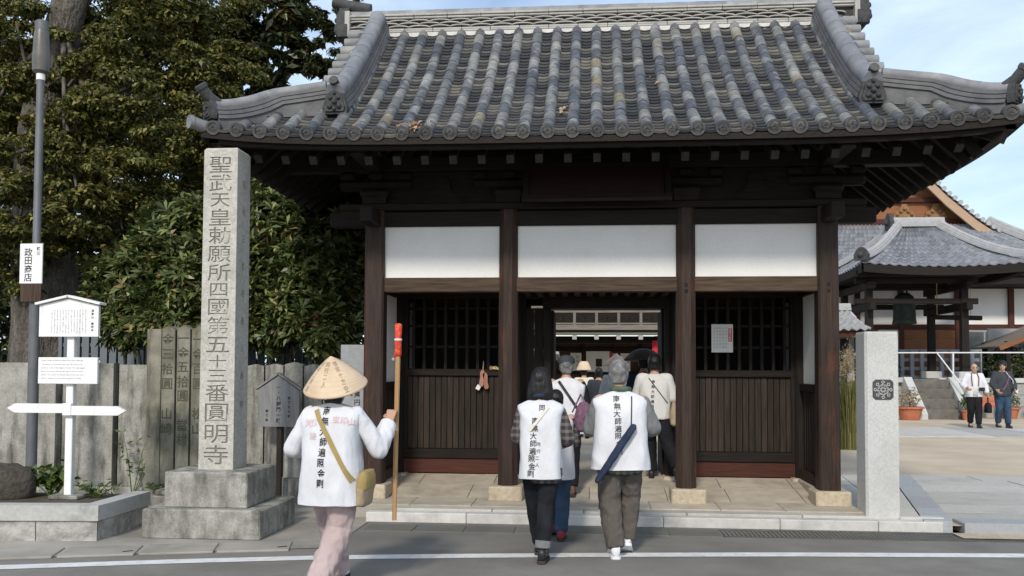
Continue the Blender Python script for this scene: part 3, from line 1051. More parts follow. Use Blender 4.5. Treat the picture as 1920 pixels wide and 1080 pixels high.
def oni(p, yaw_, s=1.0, roll=True, parent=None):
    """Ornamental end tile: shouldered plate with a face in relief."""
    mb = MB(Matrix.Translation(p) @ Matrix.Rotation(yaw_, 4, 'Z') @ Matrix.Scale(s, 4))
    o_ = [(-.15, -.13), (.15, -.13), (.165, -.05), (.13, .05), (.12, .13), (.075, .19), (0, .215), (-.075, .19), (-.12, .13), (-.13, .05), (-.165, -.05)]
    mb.prism(o_, -.05, .05)
    inn = [(a * .78, b * .78) for a, b in o_]
    mb.prism(inn, -.075, -.05)
    for c_, r_ in (((-.05, -.08, .07), .03), ((.05, -.08, .07), .03), ((0, -.09, .02), .036), ((-.06, -.08, -.04), .034), ((.06, -.08, -.04), .034), ((0, -.08, -.07), .03), ((0, -.08, .13), .025)):
        mb.ball(c_, r_, 8, 5)
    e = mb.build('end_ornament', 'oni', parent or gate, smooth=True)
    if roll:
        mb = MB(Matrix.Translation(p) @ Matrix.Rotation(yaw_, 4, 'Z') @ Matrix.Scale(s, 4))
        mb.tube([(0, .25, .19), (0, 0, .24), (0, -.13, .285)], .058, 14)
        mb.build('ornament_roll', 'eave_disc', e, smooth=True)
    return e
KX = 2.70
for sx in (-1, 1):
    for sy in (-1, 1):
        path = [rp_(sx * KX, sy * (HY - d), .05 + .04 * math.exp(-((d - .52) / .25) ** 2)) for d in np.linspace(.52, HY - .10, 14)]
        kr = ridge_run('descending_ridge', path, .10, 3, .135, 'kudari', 'course', seg=.34)
        oni(rp_(sx * KX, sy * (HY - .48), .14), 0 if sy < 0 else math.pi, .82, True, kr)
        # corner ridge sweeping up to its tip
        path = []
        for t in np.linspace(0, 1, 12):
            q = .80 * (1 - t) + .10 * t
            x_, y_ = sx * (HX - q), sy * (HY - q)
            if t < .3:
                x_ = sx * (KX + .10 + (HX - .80 - KX - .10) * (t / .3) + (.0 if t > 0 else 0))
                x_ = sx * np.interp(t, [0, .3], [KX + .12, HX - (.80 * .7 + .03)])
                y_ = sy * np.interp(t, [0, .3], [HY - .64, HY - (.80 * .7 + .03)])
            z_ = roofz(x_, y_, True) + .015 + .05 * t ** 3 + .11 * (1 - t) ** 2
            path.append(W(x_, y_, z_))
        cr_ = ridge_run('corner_ridge', path[::-1], .062, 3, .105, 'ridge_tile', 'course')
        mb = MB()                           # mortared tile bed under the corner ridge, down to the roof
        bed = []
        for i, p in enumerate(path):
            t_ = (path[min(i + 1, len(path) - 1)] - path[max(i - 1, 0)]).normalized()
            s_ = t_.cross(Vector((0, 0, 1))).normalized()
            zb = roofz(p.x - GX, p.y - GY, True) - .06
            bed.append([p + s_ * .085 + Vector((0, 0, .004)), p - s_ * .085 + Vector((0, 0, .004)), Vector((p.x, p.y, zb)) - s_ * .10, Vector((p.x, p.y, zb)) + s_ * .10])
        mb.loft(bed)
        mb.build('ridge_bed', 'course', cr_)
        yaw_c = {(1, -1): R(45), (-1, -1): R(-45), (1, 1): R(135), (-1, 1): R(-135)}[(sx, sy)]
        tip = path[-1]
        oni(tip + Vector((sx * .035, sy * .035, .075)), yaw_c, .62, False, cr_)
        mb = MB(Matrix.Translation(tip + Vector((0, 0, .10))) @ Matrix.Rotation(yaw_c, 4, 'Z'))
        mb.tube([(0, .18, .03), (0, .06, .055), (0, -.06, .12), (0, -.15, .21)], [.058, .058, .056, .058], 14)
        mb.lathe([(.001, 0), (.05, 0), (.066, -.012), (.066, -.05), (.05, -.055)], 14, Matrix.Translation((0, -.165, .235)) @ Matrix.Rotation(R(38), 4, 'X') )
        mb.build('upturned_roll', 'eave_disc', cr_, smooth=True)
        mb = MB(Matrix.Translation(rp_(sx * HX, sy * HY, .02, True)) @ Matrix.Rotation(yaw_c, 4, 'Z'))
        mb.tube([(0, .30, -.02), (0, 0, .0), (0, -.10, .02)], .062, 14)
        mb.lathe([(.001, .0), (.045, .004), (.068, .01), (.068, -.03), (.05, -.03)], 14, Matrix.Translation((0, -.115, .02)) @ mx90)
        mb.build('corner_tile', 'ridge_tile', cr_, smooth=True)
# main ridge
zr = Z0 + prof(HY - .12) + .0
RX = 3.10
mr_ = part(MB().b2(GX - RX, GX + RX, GY - .10, GY + .10, zr - .15, zr + .25), 'main_ridge', 'oni')
part(MB().b2(GX - RX + .05, GX + RX - .05, GY - .16, GY + .16, zr - .12, zr + .012), 'ridge_mortar', 'mortar', mr_)
def course(z, w_, h_, mat, name='ridge_course', ln=.36):
    x = -RX
    k = 0
    while x < RX - .01:
        x1 = min(RX, x + ln)
        MB().b2(GX + x + .002, GX + x1 - .002, GY - w_, GY + w_, z, z + h_, ch=.006).build(name, mat, mr_)
        x = x1
course(zr + .014, .165, .027, 'ridge_light')
course(zr + .045, .15, .027, 'ridge_light')
for row in range(3):                         # interlaced arch tiles
    zz = zr + .082 + row * .036
    n = 23
    for k in range(n):
        x = -RX + .13 + (2 * RX - .26) * (k + .5 * (row % 2)) / n
        for sy in (-1, 1):
            mb = MB()
            rings = []
            for j in range(9):
                a = math.pi * j / 8
                c_ = Vector((x - math.cos(a) * .132, 0, zz + math.sin(a) * .026))
                rings.append([W(c_.x, sy * (.105 + b), c_.z + e) for b, e in ((0, -.004), (.035, -.004), (.035, .008), (0, .008))])
            mb.loft(rings)
            mb.build('wave_tile', 'ridge_light', mr_)
course(zr + .196, .15, .027, 'ridge_light', ln=.42)
course(zr + .226, .165, .027, 'ridge_light', ln=.42)
x = -RX
while x < RX - .01:
    x1 = min(RX, x + .36)
    mb = MB()
    mb.tube([W(x, 0, zr + .275), W(x1 + .008, 0, zr + .275)], [.082, .079], 16)
    mb.build('ridge_roll', 'ridge_tile', mr_, smooth=True)
    x = x1
for sx in (-1, 1):
    oni(W(sx * (RX + .06), 0, zr + .14), R(90) * sx, 1.25, True, mr_)
    part(MB().b2(GX + sx * RX - .03, GX + sx * RX + .03, GY - .185, GY + .185, zr - .02, zr + .30), 'ridge_end_plate', 'ridge_light', mr_)
# a few fallen leaves caught on the tiles
for a, b in ((PX[0] + .1, PX[1] - .1), (PX[2] + .1, PX[3] - .1)):   # closed rear of the guardian rooms
    part(MB().b2(a, b, YB - .02, YB + .02, .15, 2.45), 'rear_board', 'wood_z')
    xx = PX[1] if a < 0 else PX[2]
    part(MB().b2(xx - .02, xx + .02, YM + .1, YB - .1, .15, 3.0), 'room_partition', 'wood_z')
# paper notice on the right lattice
M['paper'] = material('white_paper', [(.72, .72, .70), (.78, .78, .765)], 3, rough=.8, bump=.05)
M['ink'] = material('black_ink', [(.012, .012, .013), (.03, .03, .03)], 20, rough=.6, bump=0)
M['faint_ink'] = material('faint_ink', [(.22, .22, .22), (.32, .32, .32)], 20, rough=.6, bump=0)
M['red_print'] = material('red_print', [(.55, .03, .05), (.62, .05, .06)], 8, rough=.5, bump=0)
nx0, nx1, nz0, nz1 = 1.445, 1.70, 1.80, 2.14
nt_ = thing('paper_notice', 'white paper notice with a red strip, fixed to the gate lattice', 'notice', ((nx0 + nx1) / 2, YM - .04, nz0))
MB().b2(nx0, nx1, YM - .042, YM - .036, nz0, nz1).build('sheet', 'paper', nt_)
MB().b2(nx1 - .055, nx1 - .012, YM - .0445, YM - .0425, nz1 - .21, nz1 - .05).build('red_strip', 'red_print', nt_)
mb = MB()
column_text(mb, '重要文化財', nx1 - .034, nz1 - .055, .03, .027, YM - .046)
mb.build('lettering', 'paper', nt_, kind='stuff')
mb = MB()
for k, s_ in enumerate(('仁王門は八脚門', '入母屋造本瓦葺', '室町時代の建立', '県指定の文化財', '大切に守ります')):
    column_text(mb, s_, nx1 - .085 - k * .034, nz1 - .03, .038, .024, YM - .0445, bold=0)
mb.build('lettering', 'faint_ink', nt_, kind='stuff')
# straw sandals hung on the left lattice, with a paper tag
M['straw_pink'] = material('faded_straw', [(.30, .13, .09), (.42, .24, .17)], 20, rough=.9, bump=.4)
M['straw'] = material('straw', [(.45, .34, .14), (.6, .48, .22)], 20, rough=.9, bump=.4)
sx_ = -1.335
sn = thing('straw_sandals', 'pair of small reddish straw sandals hanging from the left lattice of the gate', 'sandals', (sx_, YM - .08, 1.42))
for dx, dz, a in ((-.012, 0, .1), (.035, -.03, -.12)):
    mb = MB(Matrix.Translation((sx_ + dx, YM - .085, 1.47 + dz)) @ Matrix.Rotation(a, 4, 'Y'))
    mb.loft([[(.032 * math.cos(t) * w_, -.014 + .028 * (math.sin(t) > 0), 0 + z_) for t in [2 * math.pi * j / 10 for j in range(10)]] for w_, z_ in ((.5, -.10), (.95, -.08), (.8, 0), (1.0, .07), (.6, .10))])
    mb.build('sandal', 'straw_pink', sn, smooth=True)
mb = MB().tube([(sx_, YM - .08, 1.56), (sx_ + .005, YM - .07, 1.64), (sx_, YM - .03, 1.68)], .005, 6)
mb.build('cord', 'straw', sn)
MB().box((sx_ - .055, YM - .09, 1.36), (.05, .006, .06), rot=(0, .5, 0)).build('paper_tag', 'paper', sn)
st_ = thing('straw_tuft', 'small yellow straw tuft tied to the left lattice beside the sandals', 'straw', (sx_ + .14, YM - .07, 1.59))
mb = MB()
for k in range(14):
    mb.tube([(sx_ + .08, YM - .075, 1.60 + random.uniform(-.01, .01)), (sx_ + .16, YM - .085, 1.60 + random.uniform(-.02, .02)), (sx_ + .22, YM - .08, 1.585 + random.uniform(-.03, .03))], .004, 5)
mb.build('stalks', 'straw', st_, kind='stuff')
MB().box((sx_ + .10, YM - .07, 1.60), (.02, .05, .05)).build('tie', 'straw_pink', st_)
# ------------------------------------------------------------------ stone pillar with carved lettering
M['pillar'] = material('pale_granite', [(.36, .347, .31), (.455, .44, .395), (.53, .515, .465)], 26, rough=.88, bump=.5, bump_scale=60, bump_dist=.008, speckle=(80, .14), lichen=((.27, .26, .225), 2.3, .54, .70, .6),
                       stain=((.30, .29, .26), 1.6, (2.2, 2.2, .5), .5, .72, .5))
M['pillar_cut'] = material('carving_shade', [(.15, .143, .12), (.23, .22, .19)], 26, rough=.92, bump=.3, bump_scale=60, bump_dist=.005)  # shade of the cut letters put into the stone colour
M['dark_stone'] = material('stained_granite', [(.20, .195, .175), (.31, .30, .27), (.40, .39, .355)], 8, speckle=(60, .18), lichen=((.06, .06, .048), 2.4, .54, .68, .75), rough=.9, bump=.5, bump_scale=50, bump_dist=.008,
                           stain=((.055, .056, .045), 2.0, (2.4, 2.4, .7), .46, .68, .8))
def carved_face(chars, w0, w1, h, depth, bold=.012, size=.27, taper=None):
    """A slab of stone, pierced by the lettering; outline tapers from w0 (foot) to w1 (top)."""
    c = bpy.data.curves.new('carved', 'CURVE')
    c.dimensions = '2D'
    c.fill_mode = 'BOTH'
    c.extrude = depth / 2
    c.resolution_u = 3
    sp = c.splines.new('POLY')
    sp.points.add(3)
    for p, q in zip(sp.points, ((-w0 / 2, 0), (w0 / 2, 0), (w1 / 2, h), (-w1 / 2, h))):
        p.co = (*q, 0, 1)
    sp.use_cyclic_u = True
    for ch, cx, cz, sz, asp in chars:
        t = bpy.data.curves.new('glyph', 'FONT')
        t.body = ch
        t.offset = bold
        to = bpy.data.objects.new('glyph', t)
        TMP.collection.objects.link(to)
        TMP.view_layers[0].update()
        dg = TMP.view_layers[0].depsgraph
        ev = to.evaluated_get(dg)
        cu = ev.to_curve(dg)
        pts = [bp.co for s_ in cu.splines for bp in s_.bezier_points]
        ce = [(min(p[i] for p in pts) + max(p[i] for p in pts)) / 2 for i in range(2)]
        tr = lambda p: (cx + (p[0] - ce[0]) * sz * asp, cz + (p[1] - ce[1]) * sz, 0)
        for s_ in cu.splines:
            b = c.splines.new('BEZIER')
            b.bezier_points.add(len(s_.bezier_points) - 1)
            for x_, y_ in zip(b.bezier_points, s_.bezier_points):
                x_.handle_left_type = x_.handle_right_type = 'FREE'
                x_.co, x_.handle_left, x_.handle_right = tr(y_.co), tr(y_.handle_left), tr(y_.handle_right)
            b.use_cyclic_u = True
        ev.to_curve_clear()
        bpy.data.objects.remove(to)
        bpy.data.curves.remove(t)
    o_ = bpy.data.objects.new('carved', c)
    me = bpy.data.meshes.new_from_object(o_)
    bpy.data.objects.remove(o_)
    return me
PLX, PLY = -3.60, 8.70
pil = thing('stone_pillar', 'tall pale granite pillar carved with a column of Japanese characters on a stepped base', 'pillar', (PLX, PLY, 0))
pu = MB().box((PLX, PLY, .445), (.80, .80, .335), ch=.012).build('upper_base', 'dark_stone', pil)
pl_ = MB().box((PLX, PLY, .1395), (1.13, 1.0, .277), ch=.014).build('lower_base', 'dark_stone', pil)
sz0, sz1, sw0, sw1 = .612, 3.715, .345, .335
yfr = PLY - sw0 / 2
mb = MB()
h0, h1 = sw0 / 2, sw1 / 2
dpt = .011
rings = []
for z, h in ((sz0, h0), (sz1, h1), (sz1 + .02, h1 - .012), (sz1 + .05, .03)):
    fr = h - dpt if z <= sz1 else h - dpt
    rings.append([(PLX - h, PLY - fr, z), (PLX + h, PLY - fr, z), (PLX + h, PLY + h, z), (PLX - h, PLY + h, z)])
mb.loft(rings)
sh = mb.build('shaft', 'pillar', pil)
txt_ = '聖武天皇勅願所四國第五十三番圓明寺'
H_ = sz1 - sz0
lay = []
zc = H_ - .06
for i, ch in enumerate(txt_):
    hh = {'五': .19, '十': .13, '三': .15, '圓': .205, '明': .20, '寺': .20, '四': .155, '天': .155}.get(ch, .18)
    lay.append((ch, .0, zc - hh / 2, hh * 1.0, 1.36 if ch not in '十三' else 1.5))
    zc -= hh + .0035
sc_ = (H_ - .10) / (H_ - .06 - zc)
lay = [(c_, x_, H_ - .06 - (H_ - .06 - z_) * sc_, s_ * min(1.0, sc_ * 1.02), a_) for c_, x_, z_, s_, a_ in lay]
me = carved_face(lay, sw0, sw1, H_, dpt, bold=.028)
me.materials.clear(); me.materials.append(M['pillar'])
lean = math.atan((h0 - h1) / H_)
link('carved_face', me, (PLX, yfr + dpt / 2 + .0, sz0), sh, Matrix.Rotation(R(90) - lean, 3, 'X'))
# shade in the bottom of the cut letters, painted as a darker colour
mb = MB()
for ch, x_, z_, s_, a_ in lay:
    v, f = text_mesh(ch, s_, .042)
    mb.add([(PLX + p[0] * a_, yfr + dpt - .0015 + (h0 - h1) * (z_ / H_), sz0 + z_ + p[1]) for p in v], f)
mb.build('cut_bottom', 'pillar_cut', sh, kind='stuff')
mb = MB()                                       # small carved column as shade-coloured letters, on the side facing the gate
for k, ch in enumerate('昭和三年寄進人奉納'):
    v, f = text_mesh(ch, .085, .0)
    z_ = 3.4 - k * .27
    mb.add([(PLX + h0 - (h0 - h1) * (z_ - sz0) / H_ + .0012, PLY + .01 + p[0], z_ + p[1]) for p in v], f)
mb.build('side_carving', 'pillar_cut', sh, kind='stuff')

# ------------------------------------------------------------------ stone fence of inscribed slabs
M['fence_stone'] = material('weathered_fence_stone', [(.19, .183, .158), (.29, .282, .25), (.37, .36, .322)], 5, rough=.92, bump=.35, bump_scale=45, spread=.10, bump_dist=.008,
                            stain=((.055, .054, .046), 2.6, (2.4, 2.4, .42), .47, .64, .85), speckle=(45, .16))
fen = thing('stone_fence', 'weathered grey stone slab fence, some slabs carved with donation amounts', 'fence', (-5.0, 10.6, 0))
FY = 10.62
sl = []
M['fence_cut'] = material('dark_fence_carving', [(.06, .057, .042), (.10, .095, .072)], 9, rough=.95, bump=.2)  # flat dark letters laid on the slab faces for the carved amounts
M['moss_stone'] = material('mossy_fence_stone', [(.13, .122, .092), (.20, .19, .15), (.27, .26, .215)], 5, rough=.92, bump=.35, bump_scale=45, spread=.10, bump_dist=.008,
                          stain=((.06, .062, .035), 2.6, (2.4, 2.4, .42), .48, .66, .8))
def slab(x0, x1, z1, y=FY, th=.13, peak=0.0, z0=.0, name='slab', mat='fence_stone'):
    mb = MB()
    o_ = [(x0, z0), (x1, z0), (x1, z1), ((x0 + x1) / 2, z1 + peak), (x0, z1)]
    mb.prism(o_, y - th / 2, y + th / 2)
    b = mb.build(name, mat, fen)
    return b
for x0, x1, z1, y in ((-9.3, -8.55, 1.62, FY), (-8.5, -7.9, 1.64, FY), (-7.86, -7.25, 1.63, FY), (-7.2, -6.47, 1.64, FY), (-6.24, -5.745, 1.635, FY), (-5.66, -5.28, 1.62, FY - .02)):
    slab(x0, x1, z1, y, .14)
for x0, x1, z1, y in ((-6.455, -6.255, 1.60, FY + .10), (-5.735, -5.67, 1.60, FY + .1), (-5.27, -5.17, 1.60, FY + .12)):
    slab(x0, x1, z1, y, .10, name='rear_slab', mat='dark_stone')
mb = MB().b2(-9.4, -5.2, FY - .16, FY + .2, .0, .16, ch=.01)
mb.build('footing', 'dark_stone', fen)
k = 0
for x0, x1, z1, pk, t_ in ((-5.20, -5.03, 2.04, .0, ''), (-5.045, -4.87, 2.03, .05, '金三拾圓 山崎'), (-4.855, -4.70, 2.04, .05, '一金五拾圓 當村'), (-4.685, -4.52, 2.03, .05, '一金百圓 松山'),
                          (-4.50, -4.33, 2.02, .05, '金貳拾圓 久枝'), (-4.31, -4.14, 2.02, .05, '金拾圓 今治')):
    b = slab(x0, x1, z1, FY - .25 + .02 * k, .15, pk, mat='moss_stone')
    if t_:
        mb = MB()
        column_text(mb, t_, (x0 + x1) / 2, z1 - .02, .175 if len(t_) < 8 else .17, .145, FY - .25 + .02 * k - .0765, bold=.012)
        mb.build('carving', 'fence_cut', b, kind='stuff')
    k += 1
for i in range(7):
    x0 = -4.10 + i * .235
    b = slab(x0, x0 + .215, 1.62 + random.uniform(-.015, .015), FY, .12, .025)
slab(-4.16, -2.62, .30, FY - .02, .30, name='footing')
# small kerb block between planter and pillar
blk = thing('kerb_block', 'small square stone block between the planter and the carved pillar', 'stone block', (-4.42, 9.2, 0))
MB().box((-4.46, 9.45, .12), (.30, .34, .24), ch=.012).build('block', 'dark_stone', blk)
MB().box((-4.46, 9.45, .27), (.26, .30, .055), ch=.012).build('cap', 'fence_stone', blk)

# wooden notice board: pentagon with vertical lettering
M['grey_board'] = material('weathered_grey_board', [(.17, .17, .172), (.25, .25, .25)], 5, stretch=(6, 6, .8), rough=.85, bump=.25)
by = 10.25
nb = thing('cultural_property_board', 'grey weathered gabled notice board on a post before the stone fence', 'notice board', (-3.59, by, 0))
mb = MB().prism([(-3.83, .915), (-3.345, .915), (-3.345, 1.335), (-3.59, 1.50), (-3.83, 1.335)], by - .02, by + .02)
bd = mb.build('board', 'grey_board', nb)
for sx in (-1, 1):
    a = math.atan2(.165, .245)
    MB().box((-3.59 + sx * .135, by, 1.435), (.33, .075, .022), rot=(0, sx * a, 0)).build('board_roof', 'grey_board', nb)
MB().b2(-3.62, -3.56, by + .022, by + .07, .0, 1.42, ch=.006).build('post', 'plank_z', nb)
M['pale_letter'] = material('dark_lettering', [(.015, .015, .015), (.03, .03, .03)], 9, rough=.8, bump=0)
mb = MB()
column_text(mb, '一、八脚門一棟', -3.585, 1.40, .064, .056, by - .0215, bold=.02)
column_text(mb, '愛媛文化財', -3.46, 1.27, .052, .036, by - .0215)
column_text(mb, '愛媛県', -3.72, 1.12, .052, .036, by - .0215)
mb.build('lettering', 'pale_letter', bd, kind='stuff')
# pale slab with bold characters beside the gate post
ps = thing('white_donation_slab', 'upright white painted slab with black characters between stone fence and gate post', 'slab', (-2.72, 10.35, 0))
pb_ = MB().b2(-2.89, -2.61, 10.33, 10.37, .10, 1.86, ch=.005).build('slab', 'slab_blue', ps)
mb = MB()
column_text(mb, '金', -2.815, 1.44, .2, .15, 10.3285, bold=.03)
column_text(mb, '拾萬円也', -2.69, 1.42, .09, .075, 10.3285, bold=.02)
mb.build('lettering', 'ink', pb_, kind='stuff')

# ------------------------------------------------------------------ stone planter with signs
pn = thing('stone_planter', 'raised stone planter bed with smooth granite rim at the roadside', 'planter', (-5.4, 8.5, 0))
PXR, PYF = -4.49, 8.02
M['rough_stone'] = material('rough_faced_stone', [(.24, .235, .22), (.36, .35, .325), (.44, .43, .40)], 7, rough=.95, bump=1.0, bump_scale=9, bump_dist=.05,
                            stain=((.12, .12, .10), 3, (1, 1, .6), .5, .7, .6))
mb = MB()
n = 26
def rockface(a, b, z0, z1, thick, m=18, l=5):
    vs, fs = [], []
    a, b = Vector(a), Vector(b)
    t = (b - a).normalized()
    nr = Vector((t.y, -t.x, 0))
    for i in range(m + 1):
        for j in range(l + 1):
            p = a.lerp(b, i / m)
            z = z0 + (z1 - z0) * j / l
            e = 0 if j in (0, l) or i in (0, m) else 1
            d = .022 * e * (mnoise.noise(Vector((p.x * 5, p.y * 5, z * 7))) + .6 * mnoise.noise(Vector((p.x * 13, p.y * 13, z * 15))))
            q = p + nr * d
            vs.append((q.x, q.y, z))
    for i in range(m):
        for j in range(l):
            k_ = i * (l + 1) + j
            fs.append((k_, k_ + l + 1, k_ + l + 2, k_ + 1))
    return vs, fs
core = MB().poly([(-7.6, PYF - .28), (PXR - .02, PYF + .02), (PXR - .02, PYF + .95), (-7.6, PYF + .95)], 0, .20)
for x0, x1 in ((-7.6, -6.85), (-6.85, -6.1), (-6.1, -5.55), (-5.55, -5.05), (-5.05, PXR)):
    f_ = lambda x_: PYF - .28 * (PXR - x_) / (7.6 + PXR)
    m2 = MB().add(*rockface((x0 + .004, f_(x0), 0), (x1 - .004, f_(x1), 0), .0, .19, .05))
    m2.build('base_stone', 'rough_stone', pn, smooth=True)
m2 = MB().add(*rockface((PXR, PYF, 0), (PXR, PYF + .95, 0), .0, .19, .05))
m2.build('base_stone', 'rough_stone', pn, smooth=True)
core.build('core', 'dark_stone', pn)
M['rim'] = material('granite_rim', [(.36, .36, .35), (.46, .46, .445)], 22, rough=.8, bump=.15, bump_scale=80, bump_dist=.004, stain=((.13, .13, .11), 2.2, (1, 1, 1), .55, .72, .7))
f_ = lambda x_: PYF - .02 - .28 * (PXR - x_) / (7.6 + PXR)
for x0, x1 in ((-7.6, -6.2), (-6.195, PXR - .0)):
    MB().poly([(x0, f_(x0)), (x1 + (.015 if x1 > -5 else 0), f_(x1)), (x1 + (.015 if x1 > -5 else 0), f_(x1) + .17), (x0, f_(x0) + .17)], .192, .33).build('rim', 'rim', pn)
MB().poly([(PXR - .16, PYF + .155), (PXR + .015, PYF + .155), (PXR + .015, PYF + .97), (PXR - .16, PYF + .97)], .192, .329).build('rim', 'rim', pn)
MB().poly([(-7.6, f_(-7.6) + .171), (PXR - .161, f_(PXR) + .176), (PXR - .161, PYF + .95), (-7.6, PYF + .95)], .2, .30).build('soil', 'soil', pn)
# rock
mb = MB()
rings = []
for i in range(11):
    a = math.pi * i / 10 * .99 + .01
    ring = []
    for j in range(18):
        t = 2 * math.pi * j / 18
        d = Vector((math.sin(a) * math.cos(t), math.sin(a) * math.sin(t), -math.cos(a)))
        rr = 1 + .35 * mnoise.noise(d * 1.5 + Vector((3, 1, 2))) + .12 * mnoise.noise(d * 4)
        ring.append((-5.80 + d.x * .28 * rr, 8.62 + d.y * .28 * rr, .42 + d.z * .25 * rr))
    rings.append(ring)
mb.loft(rings)
M['rock'] = material('dark_rock', [(.035, .03, .025), (.075, .065, .052), (.12, .105, .085)], 6, rough=.95, bump=.8, bump_scale=14, bump_dist=.04)
mb.build('boulder', 'rock', None, smooth='all', label='dark brown boulder lying in the roadside planter', category='rock')

# white painted guide sign with roofed board, second board and direction arms
M['white_paint'] = material('white_painted_wood', [(.72, .72, .72), (.80, .80, .80)], 6, rough=.55, bump=.08, spread=.03, stain=((.48, .47, .44), 5, (1.5, 1.5, .35), .55, .75, .55))
sg = thing('guide_sign', 'white painted signpost with a gabled text board, a second board and pointed direction arms', 'signpost', (-5.12, 8.62, .30))
gx, gy = -5.125, 8.62
MB().b2(gx - .037, gx + .037, gy - .035, gy + .035, .30, 2.24, ch=.006).build('post', 'white_paint', sg)
MB().box((gx, gy, .32), (.30, .24, .04), ch=.01).build('foot', 'dark_stone', sg)
b1 = MB().prism([(gx - .305, 1.89), (gx + .305, 1.89), (gx + .305, 2.195), (gx, 2.265), (gx - .305, 2.195)], gy - .075, gy - .04).build('upper_board', 'white_paint', sg)
for sx in (-1, 1):
    a = math.atan2(.075, .33)
    MB().box((gx + sx * .165, gy - .045, 2.25), (.345, .13, .022), rot=(0, sx * a, 0)).build('board_roof', 'white_paint', sg)
mb = MB()
body_t = '圓明寺は天平勝宝元年聖武天皇の勅願により行基菩薩が開創した霊場で四国第五十三番の札所であります本堂の厨子は室町様式'
k = 0
for c_ in range(13):
    column_text(mb, body_t[k:k + 16] if len(body_t) - k >= 16 else (body_t + body_t)[k:k + 16], gx + .175 - c_ * .029, 2.155, .0148, .0125, gy - .0762, bold=.0)
    k = (k + 13) % 40
mb.build('small_lettering', 'faint_ink', b1, kind='stuff')
mb = MB()
column_text(mb, '須賀山 圓明寺', gx + .245, 2.16, .032, .026, gy - .0764, bold=.02)
mb.build('lettering', 'ink', b1, kind='stuff')
b2 = MB().b2(gx - .305, gx + .305, gy - .075, gy - .04, 1.425, 1.685, ch=.004).build('lower_board', 'white_paint', sg)
mb = MB()
def line_text(mb, s_, x, z, size, y, bold=0, align='L'):
    v, f = text_mesh(s_, size, bold)
    off = -v[:, 0].min() if align == 'L' else 0
    mb.add([(x + p[0] + off, y, z + p[1]) for p in v], f)
line_text(mb, 'Enmyoji Temple, the fifty-third temple of the Shikoku pilgrimage', gx - .27, 1.655, .0165, gy - .0762, .01)
for k, s_ in enumerate(('This temple was founded in the year 749 by the priest', 'Gyoki by order of the emperor Shomu. The eight-legged', 'gate and the main hall keep the style of the Muromachi', 'period. The temple was burned many times in the wars', 'and was rebuilt in the early Edo period as it is today.')):
    line_text(mb, s_, gx - .27, 1.615 - k * .034, .0195, gy - .0762)
mb.build('small_lettering', 'faint_ink', b2, kind='stuff')
for sx in (-1, 1):
    x0, x1 = gx + sx * .03, gx + sx * (.62 if sx < 0 else .60)
    zc_ = 1.185 if sx < 0 else 1.165
    o_ = [(x0, zc_ - .045), (x1 - sx * .08, zc_ - .045), (x1, zc_), (x1 - sx * .08, zc_ + .045), (x0, zc_ + .045)]
    MB().prism(o_ if sx > 0 else o_[::-1], gy - .072, gy - .038).build('direction_arm', 'white_paint', sg)
MB().b2(gx - .045, gx + .045, gy - .08, gy - .03, 1.115, 1.235, ch=.004).build('bracket', 'white_paint', sg)

# lamp post with shop sign
M['lamp_steel'] = material('dark_grey_steel', [(.11, .115, .125), (.16, .165, .175)], 5, rough=.55, bump=.05, metallic=.2)
M['lamp_glass'] = material('brown_lamp_cover', [(.09, .085, .08), (.14, .13, .12)], 6, rough=.35, bump=.05)
lx, ly = -6.12, 9.55
lp = thing('lamp_post', 'slim grey street lamp post behind the planter with a long cylindrical head', 'lamp post', (lx, ly, 0))
MB().tube([(lx, ly, 0), (lx, ly, 2.35)], .058, 16).build('lower_pole', 'lamp_steel', lp, smooth=True)
MB().tube([(lx, ly, 2.35), (lx, ly, 2.39), (lx, ly, 4.80)], [.058, .043, .040], 16).build('upper_pole', 'lamp_steel', lp, smooth=True)
MB().tube([(lx, ly, 4.78), (lx, ly, 4.86)], .046, 16).build('neck', 'white_paint', lp, smooth=True)
hd = MB().tube([(lx, ly, 4.85), (lx, ly, 4.88), (lx, ly, 5.0), (lx, ly, 5.30), (lx, ly, 5.34)], [.05, .085, .092, .078, .07], 18).build('lamp_head', 'lamp_glass', lp, smooth=True)
MB().tube([(lx, ly, 5.34), (lx, ly, 5.44), (lx, ly, 5.45)], [.072, .07, .055], 18).build('lamp_cap', 'lamp_steel', lp, smooth=True)
ss = thing('shop_sign', 'white vertical shop sign with black characters strapped to the lamp post', 'sign', (lx, ly - .08, 2.3))
sb = MB().b2(lx - .13, lx + .13, ly - .095, ly - .075, 2.50, 2.94, ch=.004).build('panel', 'white_paint', ss)
MB().b2(lx - .12, lx + .12, ly - .09, ly - .072, 2.30, 2.497, ch=.004).build('lower_panel', 'beam_z', ss)
for z in (2.60, 2.86):
    mb = MB().tube([(lx + .068 * math.cos(t), ly + .068 * math.sin(t), z) for t in np.linspace(0, 2 * math.pi, 17)], .006, 5)
    mb.build('strap', 'lamp_steel', ss)
mb = MB()
column_text(mb, '政田商店', lx - .03, 2.89, .092, .096, ly - .0965, bold=.008)
column_text(mb, '銘酒', lx + .085, 2.91, .052, .042, ly - .0965, bold=.02)
mb.build('lettering', 'ink', sb, kind='stuff')
